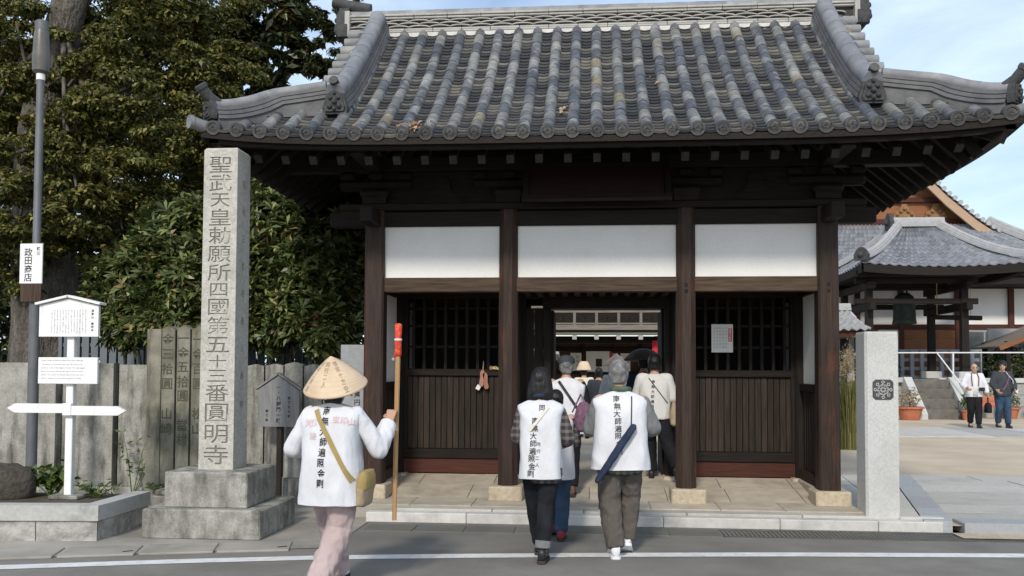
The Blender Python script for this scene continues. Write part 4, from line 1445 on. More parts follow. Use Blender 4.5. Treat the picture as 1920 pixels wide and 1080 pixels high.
# ------------------------------------------------------------------ trees and shrubs
def leaf_material(name, ramp, trans=.25, rough=.5):
    m = bpy.data.materials.new(name)
    m.use_nodes = True
    nt = m.node_tree
    L = nt.links.new
    b = nt.nodes['Principled BSDF']
    b.inputs['Roughness'].default_value = rough
    b.inputs['Specular IOR Level'].default_value = .35
    g = _n(nt, 'ShaderNodeNewGeometry')
    r = _n(nt, 'ShaderNodeValToRGB')
    while len(r.color_ramp.elements) < len(ramp):
        r.color_ramp.elements.new(.5)
    for i, (p, c) in enumerate(ramp):
        r.color_ramp.elements[i].position = p
        r.color_ramp.elements[i].color = (*c, 1)
    L(g.outputs['Random Per Island'], r.inputs['Fac'])
    L(r.outputs['Color'], b.inputs['Base Color'])
    t = _n(nt, 'ShaderNodeBsdfTranslucent')
    L(r.outputs['Color'], t.inputs['Color'])
    mx = _n(nt, 'ShaderNodeMixShader')
    mx.inputs[0].default_value = trans
    L(b.outputs[0], mx.inputs[1])
    L(t.outputs[0], mx.inputs[2])
    L(mx.outputs[0], nt.nodes['Material Output'].inputs['Surface'])
    return m
M['leaf_a'] = leaf_material('olive_leaves', [(0, (.045, .058, .016)), (.4, (.095, .105, .028)), (.75, (.165, .165, .042)), (.95, (.27, .24, .07)), (1, (.30, .20, .06))])
M['leaf_b'] = leaf_material('dark_glossy_leaves', [(0, (.020, .030, .013)), (.5, (.038, .050, .018)), (.85, (.068, .078, .026)), (1, (.15, .09, .035))], .15, .35)
M['leaf_c'] = leaf_material('lance_leaves', [(0, (.04, .062, .018)), (.5, (.09, .122, .035)), (.82, (.19, .215, .07)), (.96, (.32, .32, .13)), (1, (.34, .12, .07))], .2, .4)
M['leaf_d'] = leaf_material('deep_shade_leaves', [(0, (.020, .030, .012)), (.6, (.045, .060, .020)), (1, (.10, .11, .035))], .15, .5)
M['leaf_e'] = leaf_material('weed_leaves', [(0, (.05, .085, .02)), (1, (.12, .17, .04))], .3, .5)
M['bark'] = material('grey_bark', [(.07, .06, .048), (.13, .115, .095), (.21, .19, .16)], 4, stretch=(3, 3, .7), rough=.95, bump=.7, bump_scale=9, bump_dist=.04)
def leaves(pos, nrm, ln, wd, rs, droop=.15, fold=.18):
    """Folded leaf blades at pos, lying roughly across nrm; numpy arrays."""
    n = len(pos)
    u = rs.normal(size=(n, 3))
    u -= nrm * (u * nrm).sum(1, keepdims=True)
    u /= np.linalg.norm(u, axis=1, keepdims=True) + 1e-9
    u[:, 2] -= droop
    u /= np.linalg.norm(u, axis=1, keepdims=True) + 1e-9
    v = np.cross(nrm, u)
    v /= np.linalg.norm(v, axis=1, keepdims=True) + 1e-9
    w_ = np.cross(u, v)
    s = rs.uniform(.7, 1.3, size=(n, 1))
    L_, W_ = ln * s, wd * s
    p0 = pos - u * L_ * .5
    p2 = pos + u * L_ * .5 - w_ * L_ * .12
    p1 = pos + v * W_ * .5 + w_ * W_ * fold - u * L_ * .06
    p3 = pos - v * W_ * .5 + w_ * W_ * fold - u * L_ * .06
    return np.stack([p0, p1, p2, p3], 1).reshape(-1, 3)
def quads_object(name, V, mat, parent, **t):
    n = len(V) // 4
    c = (V.min(0) + V.max(0)) / 2
    me = bpy.data.meshes.new(name)
    me.vertices.add(len(V))
    me.vertices.foreach_set('co', (V - c).ravel())
    me.loops.add(n * 4)
    me.loops.foreach_set('vertex_index', np.arange(n * 4))
    me.polygons.add(n)
    me.polygons.foreach_set('loop_start', np.arange(n) * 4)
    me.polygons.foreach_set('loop_total', np.full(n, 4))
    me.materials.append(M[mat])
    me.update()
    me.validate()
    return link(name, me, Vector(c), parent, **t)
def clump_points(c, r, n, rs, shell=.55):
    d = rs.normal(size=(n, 3))
    d /= np.linalg.norm(d, axis=1, keepdims=True)
    rad = (shell + (1 - shell) * rs.uniform(size=(n, 1))) * (1 + .22 * np.sin(d[:, :1] * 5 + c[0]) * np.cos(d[:, 1:2] * 4 + c[2]))
    p = d * rad * np.array(r) + np.array(c)
    nr = d * .7 + np.array((0, 0, .75)) + rs.normal(size=(n, 3)) * .35
    nr /= np.linalg.norm(nr, axis=1, keepdims=True)
    return p, nr
def crown(clumps, per, ln, wd, rs, sub=9, subr=.42):
    """Every clump is broken into smaller sprays so that gaps show between them."""
    P_, N_ = [], []
    for c, r, k in clumps:
        sp, sn = clump_points(c, r, sub, rs, .45)
        for q in range(sub):
            m = int(per * k / sub * rs.uniform(.5, 1.5))
            rr = np.array(r) * subr * rs.uniform(.65, 1.25)
            rr[2] *= .62
            a, b = clump_points(sp[q], rr, m, rs, .25)
            P_.append(a); N_.append(b)
    P_, N_ = np.concatenate(P_), np.concatenate(N_)
    return leaves(P_, N_, ln, wd, rs)
def limb(mb, pts, r0, r1, n=8):
    k = len(pts)
    mb.tube(pts, [r0 + (r1 - r0) * i / (k - 1) for i in range(k)], n)
def world(px, py, Y):
    """A place seen at a given pixel of the photograph, at depth Y (used once, to set the trees out)."""
    f_ = Vector((-math.sin(YAW) * math.cos(PITCH), math.cos(YAW) * math.cos(PITCH), math.sin(PITCH)))
    r_ = Vector((math.cos(YAW), math.sin(YAW), 0))
    u_ = r_.cross(f_)
    r2, u2 = r_ * math.cos(ROLL) + u_ * math.sin(ROLL), u_ * math.cos(ROLL) - r_ * math.sin(ROLL)
    d = f_ + r2 * ((px - 960) / 1710) - u2 * ((py - SHIFT - 540) / 1710)
    return Vector((0, 0, 1.6)) + d * (Y / d.y)
rs = np.random.default_rng(11)

# the big olive-leaved tree behind the signs
ta = thing('broadleaf_tree', 'large old tree with grey trunk and olive yellow-green leaves behind the planter fence', 'tree', (-8.7, 14, .1))
cl = []
for px, py, Y, r, k in ((30, 40, 13.2, .75, 1), (-60, 160, 13.6, .8, 1), (215, 95, 13.0, .75, 1), (320, 120, 13.4, .7, 1), (395, 190, 13.6, .65, 1),
                        (240, 190, 12.6, .75, 1.2), (120, 225, 12.8, .65, 1), (330, 265, 12.8, .75, 1.1), (20, 290, 12.8, .65, .9), (180, 290, 13.2, .7, 1),
                        (245, 335, 12.5, .75, 1.3), (60, 360, 12.6, .65, 1), (150, 395, 12.3, .6, 1.1), (320, 385, 12.9, .7, 1.1), (230, 430, 12.6, .6, 1.1),
                        (30, 430, 12.4, .6, 1), (100, 455, 12.9, .5, .8), (395, 320, 13.4, .6, 1), (440, 130, 14.2, .6, .8), (-90, 330, 13.0, .8, 1), (-120, 50, 14, .9, 1),
                        (20, -60, 13.4, .9, 1), (250, -40, 13.8, .9, 1), (400, 20, 14.5, .8, .7), (300, 50, 13.9, .6, .8), (60, 150, 12.9, .5, .8), (170, 150, 14.6, .8, 1), (270, 270, 14.4, .9, 1.2), (60, 250, 14.6, .9, 1.2), (370, 90, 14.8, .8, 1), (130, 330, 14.8, .9, 1.2), (330, 200, 14.8, .9, 1.1), (10, 110, 14.6, .7, .8), (280, 30, 13.0, .55, .9), (190, 20, 14.6, .7, .9), (380, 260, 12.9, .5, 1), (20, 500, 13.0, .6, .9), (190, 480, 13.2, .5, .8), (-40, 240, 13.4, .7, 1), (150, 60, 14.9, .8, 1.1), (80, 190, 14.9, .8, 1.1), (210, 240, 15, .8, 1.1), (40, 330, 15, .9, 1.2), (230, 370, 14.6, .8, 1.1), (340, 330, 14.4, .8, 1.1), (-20, 20, 14.9, .9, 1.1), (120, 290, 12.5, .45, .9), (200, 130, 12.9, .5, .9)):
    cl.append((world(px, py, Y), (r, r * .8, r * .62), k))
V = np.concatenate([crown(cl, 3000, .105, .054, rs, sub=10, subr=.38), crown(cl, 1200, .065, .034, rs, sub=14, subr=.42)])
quads_object('crown', V, 'leaf_a', ta, kind='stuff')
trunk = [world(82, 700, 13.6), world(85, 600, 13.6), world(84, 480, 13.7), world(80, 330, 13.8), world(78, 240, 13.9), world(100, 140, 13.7), world(118, 60, 13.5), world(135, -40, 13.4), world(150, -160, 13.4)]
trunk[0].z = .05
mb = MB()
mb.tube(trunk, [.58, .52, .46, .38, .33, .30, .27, .25, .22], 16)
mb.v = [tuple(Vector(p) + Vector((mnoise.noise(Vector(p) * 1.7), mnoise.noise(Vector(p) * 1.7 + Vector((4, 0, 0))), 0)) * .12) for p in mb.v]
M['bark_pale'] = material('pale_grey_bark', [(.06, .052, .042), (.12, .108, .09), (.21, .195, .168)], 2.2, stretch=(2.6, 2.6, .8), rough=.95, bump=1.0, bump_scale=10, bump_dist=.07, speckle=(26, .3))
tk = mb.build('trunk', 'bark_pale', ta, smooth='all')
for i, (c, r, k) in enumerate(cl):
    if i % 2 == 0:
        st = trunk[3 + (i // 2) % 4]
        mid = st.lerp(Vector(c), .5) + Vector((0, 0, .25))
        mb = MB()
        limb(mb, [st, mid, Vector(c)], .05, .015, 7)
        mb.build('limb', 'bark', ta, smooth='all')

# dark glossy evergreen standing behind it
tb = thing('evergreen_tree', 'dark evergreen tree with large glossy leaves reaching over the gate eave', 'tree', (-5.6, 17, .1))
cl = []
for px, py, Y, r, k in ((330, 20, 16.5, .8, 1), (420, 50, 16.2, .75, 1.2), (500, 30, 16.0, .7, 1.1), (470, 110, 16.0, .65, 1.1), (545, 95, 15.8, .5, .8), (395, 120, 16.4, .7, 1),
                        (560, 20, 16.3, .55, .8), (595, 130, 15.8, .32, .45), (605, 60, 16, .34, .4), (440, -60, 16.5, .9, 1), (560, -70, 16.6, .8, .9), (330, 110, 17, .8, 1), (520, 160, 16.2, .36, .5), (450, 170, 16.4, .5, .8)):
    cl.append((world(px, py, Y), (r, r * .9, r * .75), k))
V = crown(cl, 1050, .22, .085, rs, sub=11, subr=.42)
quads_object('crown', V, 'leaf_b', tb, kind='stuff')
b0 = Vector((-6.4, 17, .1))
mb = MB()
tp = world(440, 40, 16.6)
limb(mb, [b0, b0.lerp(tp, .3) + Vector((-.2, 0, .3)), b0.lerp(tp, .65), tp], .24, .08, 10)
mb.build('trunk', 'bark', tb, smooth='all')
for c, r, k in cl[::2]:
    mb = MB()
    st = b0.lerp(tp, .7)
    limb(mb, [st, st.lerp(Vector(c), .5) + Vector((0, 0, .1)), Vector(c)], .06, .015, 6)
    mb.build('limb', 'bark', tb, smooth='all')
# feathery conifer seen past the ridge end
tcn = thing('conifer_tree', 'slender blue-green conifer seen past the left ridge end of the gate', 'tree', (-4.6, 24, .1))
cl = [(world(px, py, 24), (r, r, r * .8), 1) for px, py, r in ((648, 10, .45), (652, 55, .42), (640, -40, .4), (645, 95, .45), (640, 140, .5), (640, 190, .6), (640, 250, .7))]
V = crown(cl, 700, .16, .03, rs, sub=9)
quads_object('crown', V, 'leaf_d', tcn, kind='stuff')
q = world(646, 20, 24)
mb = MB(); limb(mb, [(q.x, 24, 0), (q.x, 24, 4), (q.x, 24, q.z + .5)], .16, .03, 8); mb.build('trunk', 'bark', tcn, smooth='all')
# trees that fill the dark backdrop
for i, (px, Y, h, lab) in enumerate(((430, 15.4, 4.6, 'dense dark tree close behind the carved pillar'), (250, 16.8, 5.4, 'dense shady tree between the old trunk and the lance-leaved shrub'), (590, 15.6, 4.3, 'dark bushy tree beside the left gate eave'), (20, 17.5, 5.5, 'dense dark tree behind the street lamp'), (120, 18.5, 9.0, 'tall dark tree rising behind the old trunk'), (330, 19.0, 9.2, 'tall dark tree behind the olive crown'), (-60, 19.5, 8.5, 'tall dark tree farthest along the fence, past the lamp'))):
    t_ = thing('backdrop_tree', lab, 'tree', world(px, 690, Y).xy.to_3d() + Vector((0, 0, .1)), 'trees behind the stone fence')
    bx = t_.location.x
    cl = []
    for k in range(15 if h < 7 else 30):
        z = .7 + (h - 1.0) * ((k * .618) % 1)
        cl.append(((bx + rs.uniform(-1.2, 1.2), Y + rs.uniform(-.5, .5), z), (.8, .65, .65), 1))
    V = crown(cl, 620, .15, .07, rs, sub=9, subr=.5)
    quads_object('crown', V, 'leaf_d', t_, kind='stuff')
    mb = MB(); limb(mb, [(bx, Y, 0), (bx + .1, Y, h * .5), (bx, Y, h * .85)], .16, .05, 8); mb.build('trunk', 'bark', t_, smooth='all')

# lance-leaved shrubs above the stone fence: rosettes of leaves at the shoot tips
def rosettes(clumps, per, ln, wd, rs):
    out_ = []
    for c, r, k in clumps:
        n = int(per * k)
        p, nr = clump_points(c, r, n, rs, .70)
        m = 8
        for q in range(m):
            ax = nr + rs.normal(size=(n, 3)) * .15
            ax /= np.linalg.norm(ax, axis=1, keepdims=True)
            t = rs.normal(size=(n, 3))
            t -= ax * (t * ax).sum(1, keepdims=True)
            t /= np.linalg.norm(t, axis=1, keepdims=True)
            u = t * .86 + ax * rs.uniform(.1, .75, size=(n, 1))
            u /= np.linalg.norm(u, axis=1, keepdims=True)
            v = np.cross(ax, t)
            w_ = np.cross(u, v)
            s = rs.uniform(.7, 1.25, size=(n, 1))
            L_, W_ = ln * s, wd * s
            p0 = p
            p2 = p + u * L_ - ax * L_ * .18
            p1 = p + u * L_ * .55 + v * W_ * .5 + w_ * W_ * .12
            p3 = p + u * L_ * .55 - v * W_ * .5 + w_ * W_ * .12
            out_.append(np.stack([p0, p1, p2, p3], 1).reshape(-1, 3))
    return np.concatenate(out_)
for lab, cs in (('lance-leaved evergreen shrub with reddish tips left of the carved pillar', ((265, 520, 11.9, .62, 1), (330, 450, 12.0, .62, 1), (360, 540, 11.7, .55, 1), (250, 600, 11.9, .5, .9), (320, 610, 11.6, .45, .8), (380, 420, 12.2, .5, 1), (220, 560, 12.2, .4, .6), (385, 600, 11.8, .5, .8))),
                ('lance-leaved evergreen shrub between the carved pillar and the gate', ((520, 420, 12.0, .6, 1), (590, 470, 11.9, .6, 1), (500, 520, 11.8, .6, 1), (570, 580, 11.6, .55, 1), (640, 520, 12.0, .5, 1), (645, 440, 12.3, .45, .9), (500, 610, 11.7, .45, .8), (620, 620, 11.5, .40, .8), (550, 370, 12.4, .5, .8), (450, 470, 12.3, .6, .9)))):
    cl = [(world(px, py, Y), (r, r * .8, r * .75), k) for px, py, Y, r, k in cs]
    mean = sum((c for c, _, _ in cl), Vector()) / len(cl)
    t_ = thing('lance_leaf_shrub', lab, 'shrub', (mean.x, 12.1, .1), 'shrubs above the stone fence')
    V = rosettes(cl, 400, .17, .044, rs)
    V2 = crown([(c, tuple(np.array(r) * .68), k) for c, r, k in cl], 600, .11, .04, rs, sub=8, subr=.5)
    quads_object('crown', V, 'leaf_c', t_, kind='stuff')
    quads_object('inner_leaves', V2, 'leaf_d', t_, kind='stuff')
    for c, r, k in cl:
        mb = MB()
        b0 = Vector((mean.x + random.uniform(-.25, .25), 12.1, .05))
        limb(mb, [b0, b0.lerp(c, .5) + Vector((random.uniform(-.15, .15), 0, .2)), c], .035, .012, 6)
        mb.build('stem', 'bark', t_, smooth='all')
# metal fence panels glimpsed behind the shrubs
M['fence_metal'] = material('blue_grey_metal', [(.13, .15, .17), (.17, .19, .21)], 4, rough=.5, bump=.05)
mf = thing('metal_fence', 'blue-grey metal fence glimpsed behind the shrubs and the stone slabs', 'fence', (-5, 13.3, .1))
for k in range(-2, 34):
    MB().b2(-7.9 + k * .145, -7.9 + k * .145 + .11, 13.3, 13.33, .25, 2.05).build('bar', 'fence_metal', mf)
for z in (.4, 1.9):
    MB().b2(-8.2, -2.9, 13.33, 13.36, z, z + .05).build('rail', 'fence_metal', mf)
for x in (-8.1, -6.3, -4.6, -2.95):
    MB().b2(x - .03, x + .03, 13.36, 13.42, .1, 2.1).build('post', 'fence_metal', mf)

# weeds in the planter and at the fence foot
def weed(lab, c, n, h, spread, ln, wd, mat='leaf_e', name='weed'):
    t_ = thing(name, lab, 'plant', c)
    stems = MB()
    P_, N_ = [], []
    for k in range(n):
        e = Vector(c) + Vector((rs.normal() * spread, rs.normal() * spread * .6, h * rs.uniform(.5, 1.1)))
        m_ = Vector(c).lerp(e, .5) + Vector((0, 0, h * .12))
        stems.tube([Vector(c), m_, e], [.006, .004, .002], 4)
        for q in range(9):
            f = rs.uniform(.3, 1.05)
            pp = Vector(c).lerp(m_, f * 2) if f < .5 else m_.lerp(e, (f - .5) * 2)
            P_.append(np.array(pp) + rs.normal(size=3) * ln * .3)
            nn = np.array((rs.normal() * .5, -.3 + rs.normal() * .5, 1)); N_.append(nn / np.linalg.norm(nn))
    stems.build('stems', mat, t_, kind='stuff')
    quads_object('leaves', leaves(np.array(P_), np.array(N_), ln, wd, rs), mat, t_, kind='stuff')
weed('leafy green weed growing beside the boulder in the planter', (-5.38, 8.72, .30), 16, .30, .12, .10, .06)
weed('tall thin weed leaning against the concrete slabs behind the signpost', (-5.35, 10.3, .05), 5, 1.0, .22, .10, .03)
weed('low grassy weed at the foot of the guide signpost', (-4.86, 8.66, .30), 12, .14, .13, .07, .02)
weed('small weed at the foot of the fence beside the kerb block', (-4.95, 10.3, .02), 10, .22, .14, .07, .03)
# pampas grass clump beyond the gate
M['blade'] = leaf_material('grass_blades', [(0, (.06, .08, .02)), (.5, (.13, .14, .04)), (1, (.30, .25, .11))], .3, .6)
M['plume'] = leaf_material('tan_plumes', [(0, (.26, .20, .12)), (1, (.45, .37, .24))], .3, .8)
pg = thing('pampas_grass', 'tall clump of tan-tipped pampas grass in the courtyard behind the granite post', 'grass', (5.0, 18.2, .08))
vv = []
for k in range(1500):
    a, rr = rs.uniform(0, 6.28), rs.uniform(0, .42)
    b = np.array((5.0 + math.cos(a) * rr, 18.2 + math.sin(a) * rr * .8, .07))
    ln = rs.uniform(.9, 1.75)
    ou = np.array((math.cos(a), math.sin(a), 0)) * rs.uniform(.1, .5) * (rr + .3)
    pr = b; sd_ = np.array((-math.sin(a), math.cos(a), 0)) * .009
    for s_ in range(3):
        t0, t1 = s_ / 3, (s_ + 1) / 3
        p0 = b + np.array((0, 0, ln * (t0 - .18 * t0 ** 3))) + ou * t0 ** 2
        p1 = b + np.array((0, 0, ln * (t1 - .18 * t1 ** 3))) + ou * t1 ** 2
        w0, w1 = 1 - t0 * .8, 1 - t1 * .8
        vv += [p0 - sd_ * w0, p0 + sd_ * w0, p1 + sd_ * w1, p1 - sd_ * w1]
quads_object('blades', np.array(vv), 'blade', pg, kind='stuff')
P_ = []
for k in range(34):
    a, rr = rs.uniform(0, 6.28), rs.uniform(.05, .55)
    c = np.array((5.0 + math.cos(a) * rr, 18.2 + math.sin(a) * rr, rs.uniform(1.45, 1.95)))
    P_.append(c + rs.normal(size=(60, 3)) * np.array((.03, .03, .13)))
P_ = np.concatenate(P_)
N_ = rs.normal(size=P_.shape); N_ /= np.linalg.norm(N_, axis=1, keepdims=True)
quads_object('plumes', leaves(P_, N_, .08, .012, rs, droop=-.8), 'plume', pg, kind='stuff')

# dry leaves caught on the roof tiles near the eave
P_, N_ = [], []
for x, d, n in ((-1.86, .12, 26), (-1.72, .05, 14), (-.32, .45, 8), (.62, 1.2, 6), (-2.4, .1, 8)):
    for k in range(n):
        xx, dd = x + rs.normal() * .05, max(.02, d + rs.normal() * .06)
        q = rp_(xx, -HY + dd, .03 + abs(rs.normal()) * .02)
        P_.append(np.array(q)); nn = np.array((rs.normal() * .4, -.5 + rs.normal() * .4, .9)); N_.append(nn / np.linalg.norm(nn))
M['dry_leaf'] = leaf_material('dry_leaves', [(0, (.16, .08, .04)), (.6, (.34, .20, .11)), (1, (.50, .40, .28))], .2, .8)
quads_object('fallen_leaves', leaves(np.array(P_), np.array(N_), .07, .04, rs), 'dry_leaf', None, kind='stuff', label='dry brown leaves caught between the roof tiles above the eave', category='leaves')
# ------------------------------------------------------------------ granite post with emblem
M['granite'] = material('pale_speckled_granite', [(.40, .40, .39), (.50, .50, .485), (.56, .56, .545)], 55, rough=.75, bump=.12, bump_scale=90, bump_dist=.003,
                        stain=((.36, .36, .345), 1.2, (1, 1, 1), .5, .7, .5))
gp = thing('granite_post', 'pale granite gatepost with a dark square flower emblem beside the gate', 'post', (2.915, 9.66, .11))
mb = MB()
o_ = [(2.775, 9.50), (3.075, 9.50), (3.075, 9.82), (2.752, 9.82), (2.752, 9.523)]
mb.poly(o_, .105, 1.965)
mb.add([(x * .96 + 2.915 * .04, y * .96 + 9.66 * .04, 1.985) for x, y in o_] + [(x, y, 1.965) for x, y in o_], [(0, 1, 2, 3, 4)] + [(i, (i + 1) % 5, (i + 1) % 5 + 5, i + 5)[::-1] for i in range(5)])
gs = mb.build('shaft', 'granite', gp)
M['emblem_dark'] = material('emblem_dark', [(.045, .045, .05), (.07, .07, .075)], 20, rough=.6, bump=.1)
ec, ey = (2.925, 1.398), 9.4985
h = .102
ct = .028
mb = MB().prism([(ec[0] + a, ec[1] + b) for a, b in ((-h + ct, -h), (h - ct, -h), (h, -h + ct), (h, h - ct), (h - ct, h), (-h + ct, h), (-h, h - ct), (-h, -h + ct))], ey - .004, ey)
em = mb.build('emblem', 'emblem_dark', gp)
mb = MB()
def stroke(mb, pts, w_, y):
    for (a, b), (c_, d) in zip(pts[:-1], pts[1:]):
        t = Vector((c_ - a, d - b)); n_ = Vector((-t.y, t.x)).normalized() * w_ / 2; t = t.normalized() * w_ * .3
        mb.add([(a - t.x + n_.x, y, b - t.y + n_.y), (a - t.x - n_.x, y, b - t.y - n_.y), (c_ + t.x - n_.x, y, d + t.y - n_.y), (c_ + t.x + n_.x, y, d + t.y + n_.y)], [(0, 1, 2, 3)])
for k in range(8):
    a = k * math.pi / 4
    rot = lambda r_, s_: (ec[0] + r_ * math.sin(a) + s_ * math.cos(a), ec[1] + r_ * math.cos(a) - s_ * math.sin(a))
    stroke(mb, [rot(.062, 0), rot(.076, .017), rot(.091, 0), rot(.076, -.017), rot(.062, 0)], .006, ey - .0055)
    stroke(mb, [rot(.014, 0), rot(.034, .015), rot(.056, 0), rot(.034, -.015), rot(.014, 0)], .006, ey - .0055)
    stroke(mb, [rot(.05, .0), rot(.05 * .92, .038)], .004, ey - .0055)
mb.build('emblem_lines', 'granite', em)

# ------------------------------------------------------------------ tiled roofs of the far buildings
def tiled_slope(A, B, C, D, rows, cols_, sag, mat='far_tile', name='tiles', parent=None):
    """A-B eave (left, right), D-C upper edge; rolls run up the slope; concave sag."""
    A, B, C, D = map(Vector, (A, B, C, D))
    def S(u, v):
        p = A.lerp(B, u).lerp(D.lerp(C, u), v)
        p.z -= sag * 4 * v * (1 - v) * .5
        return p
    return S
def roof_tiles(S, cw, rl, wid, parent, mat='far_tile', trim=None):
    """Rows of wavy tiles: each tile a small bent plate with a proud lower edge."""
    mb = MB()
    L_ = (S(1, 0) - S(0, 0)).length
    H_ = (S(.5, 1) - S(.5, 0)).length
    nc, nr_ = int(L_ / cw), int(H_ / rl)
    for i in range(nc):
        for j in range(nr_):
            u0, u1, v0, v1 = i / nc, (i + 1) / nc, j / nr_, (j + 1) / nr_
            if trim and not trim(u0, u1, v0, v1):
                continue
            a, b, c, d = S(u0, v0), S(u1, v0), S(u1, v1), S(u0, v1)
            n = (b - a).cross(d - a).normalized()
            l = (a + b) / 2
            e = (c + d) / 2
            m0, m1 = a.lerp(b, .35), d.lerp(c, .35)
            q0, q1 = a.lerp(b, .75), d.lerp(c, .75)
            up = n * .035
            mb.add([a + up * .6, m0 - n * .012 + up * .6, q0 + n * .05 + up * .6, b + up * .6, d, m1 - n * .012, q1 + n * .05, c, a, m0 - n * .03, q0 + n * .02, b],
                   [(0, 1, 5, 4), (1, 2, 6, 5), (2, 3, 7, 6), (8, 9, 1, 0), (9, 10, 2, 1), (10, 11, 3, 2)])
    return mb.build('roof_tiles', mat, parent, kind='stuff')
def far_ridge(path, r, parent, name='ridge', mat='far_ridge', orn=True):
    mb = MB()
    P = [Vector(p) for p in path]
    rings = []
    for i, p in enumerate(P):
        t = (P[min(i + 1, len(P) - 1)] - P[max(i - 1, 0)]).normalized()
        s_ = t.cross(Vector((0, 0, 1))).normalized(); u_ = s_.cross(t)
        rings.append([p + s_ * a * r + u_ * b * r for a, b in ((-1.3, -.3), (-1.3, .3), (-1.0, .35), (-1.0, .9), (-.75, 1.0), (-.7, 1.5), (-.4, 1.85), (.4, 1.85), (.7, 1.5), (.75, 1.0), (1.0, .9), (1.0, .35), (1.3, .3), (1.3, -.3))])
    mb.loft(rings)
    o_ = mb.build(name, mat, parent)
    if orn:
        e = P[0]
        t = (P[0] - P[1]).normalized()
        mb = MB(Matrix.Translation(e + t * .05) @ Matrix.Rotation(math.atan2(t.y, t.x) + R(90), 4, 'Z'))
        k = r * 1.9
        mb.prism([(-k, -k * .4), (k, -k * .4), (k * 1.1, k * .4), (k * .7, k * 1.1), (k * .25, k * 1.5), (-k * .25, k * 1.5), (-k * .7, k * 1.1), (-k * 1.1, k * .4)], -.06, .06)
        mb.ball((0, -.08, k * .4), k * .4, 8, 5)
        mb.build('ridge_ornament', 'oni', o_)
    return o_

M['hall_red'] = wood('dark_red_timber', (.045, .014, .010), (.095, .036, .025), 'x')
M['hall_wood'] = wood('orange_brown_boards', (.16, .065, .028), (.28, .125, .058), 'x')
M['hall_pale'] = wood('pale_barge_wood', (.34, .23, .15), (.46, .33, .23), 'x')
M['gold'] = material('gold_carving', [(.20, .10, .045), (.32, .18, .08)], 8, rough=.5, bump=.5, bump_scale=9)
M['window_glass'] = material('dark_window', [(.03, .04, .045), (.07, .085, .09)], 2, rough=.12, bump=0, spec=.5)
M['window_frame'] = material('aluminium_frame', [(.25, .26, .26), (.33, .34, .34)], 4, rough=.4, bump=0)
# ------------------------------------------------------------------ the hall behind the bell tower
HC, HYF = 12.4, 37.9
hall = thing('temple_hall', 'white plastered temple hall with big blue-grey tiled roof and orange wooden gable', 'hall', (HC, 43, .07))
MB().b2(HC - 7.1, HC + 7.1, HYF + .06, HYF + 12, .05, 5.6).build('wall', 'plaster', hall)
MB().b2(HC - 7.3, HC + 7.3, HYF - .4, HYF + 12.2, .05, .95).build('foundation', 'slab_grey', hall)
for z0, z1 in ((3.22, 3.42), (4.85, 5.1), (1.05, 1.2)):
    MB().b2(HC - 7.15, HC + 7.15, HYF - .05, HYF + .05, z0, z1).build('beam', 'hall_red', hall)
for x in (-7.05, -5.2, -3.4, -1.7, 0.0, 2.2, 4.25, 6.4):
    MB().b2(HC + x - .1, HC + x + .1, HYF - .08, HYF + .04, .95, 5.3).build('post', 'hall_red', hall)
for x0, x1, kind in ((-5.1, -3.5, 'w'), (-3.3, -1.8, 'g'), (-1.6, -.2, 'w'), (-.9, -.1, 'p'), (.1, 2.1, 'w'), (2.3, 4.15, 'g'), (4.35, 6.3, 'g')):
    if kind == 'w':
        n = 5
        for k in range(n):
            z = 1.22 + k * .40
            MB().b2(HC + x0, HC + x1, HYF - .01, HYF + .055, z + .004, z + .396).build('panel_board', 'hall_wood', hall)
    elif kind == 'g':
        g_ = MB().b2(HC + x0, HC + x1, HYF - .01, HYF + .05, 1.3, 3.2).build('window', 'window_frame', hall)
        m_ = (x0 + x1) / 2
        for a, b in ((x0 + .06, m_ - .03), (m_ + .03, x1 - .06)):
            MB().b2(HC + a, HC + b, HYF - .022, HYF - .012, 1.37, 3.12).build('pane', 'window_glass', g_)
    else:
        MB().b2(HC + x0, HC + x1, HYF - .03, HYF - .012, 1.3, 3.2).build('shoji_panel', 'plaster', hall)
eh, gh, run = 8.0, 4.2, 3.7
ez, gz = 5.45, 7.75
ey0 = HYF - 1.7
gyy = ey0 + run
S = tiled_slope((HC - eh, ey0, ez), (HC + eh, ey0, ez), (HC + gh, gyy, gz), (HC - gh, gyy, gz), 0, 0, .45)
roof_tiles(S, .30, .30, .3, hall)
MB().add([S(0, 0) - Vector((0, 0, .25)), S(1, 0) - Vector((0, 0, .25)), S(1, 1) - Vector((0, 0, .75)), S(0, 1) - Vector((0, 0, .75))], [(0, 1, 2, 3)]).build('roof_deck', 'hall_red', hall)
MB().b2(HC - eh, HC + eh, ey0 - .02, ey0 + .12, ez - .24, ez - .02).build('eave_board', 'wood_x', hall)
MB().b2(HC - eh + .2, HC + eh - .2, ey0 + .1, HYF + .3, ez - .55, ez - .26).build('eave_soffit', 'wood_x', hall)
for k in range(40):
    x = HC - eh + .3 + k * (2 * eh - .6) / 39
    MB().b2(x - .05, x + .05, ey0 + .13, ey0 + 1.2, ez - .36, ez - .25).build('rafter', 'rafter_end', hall)
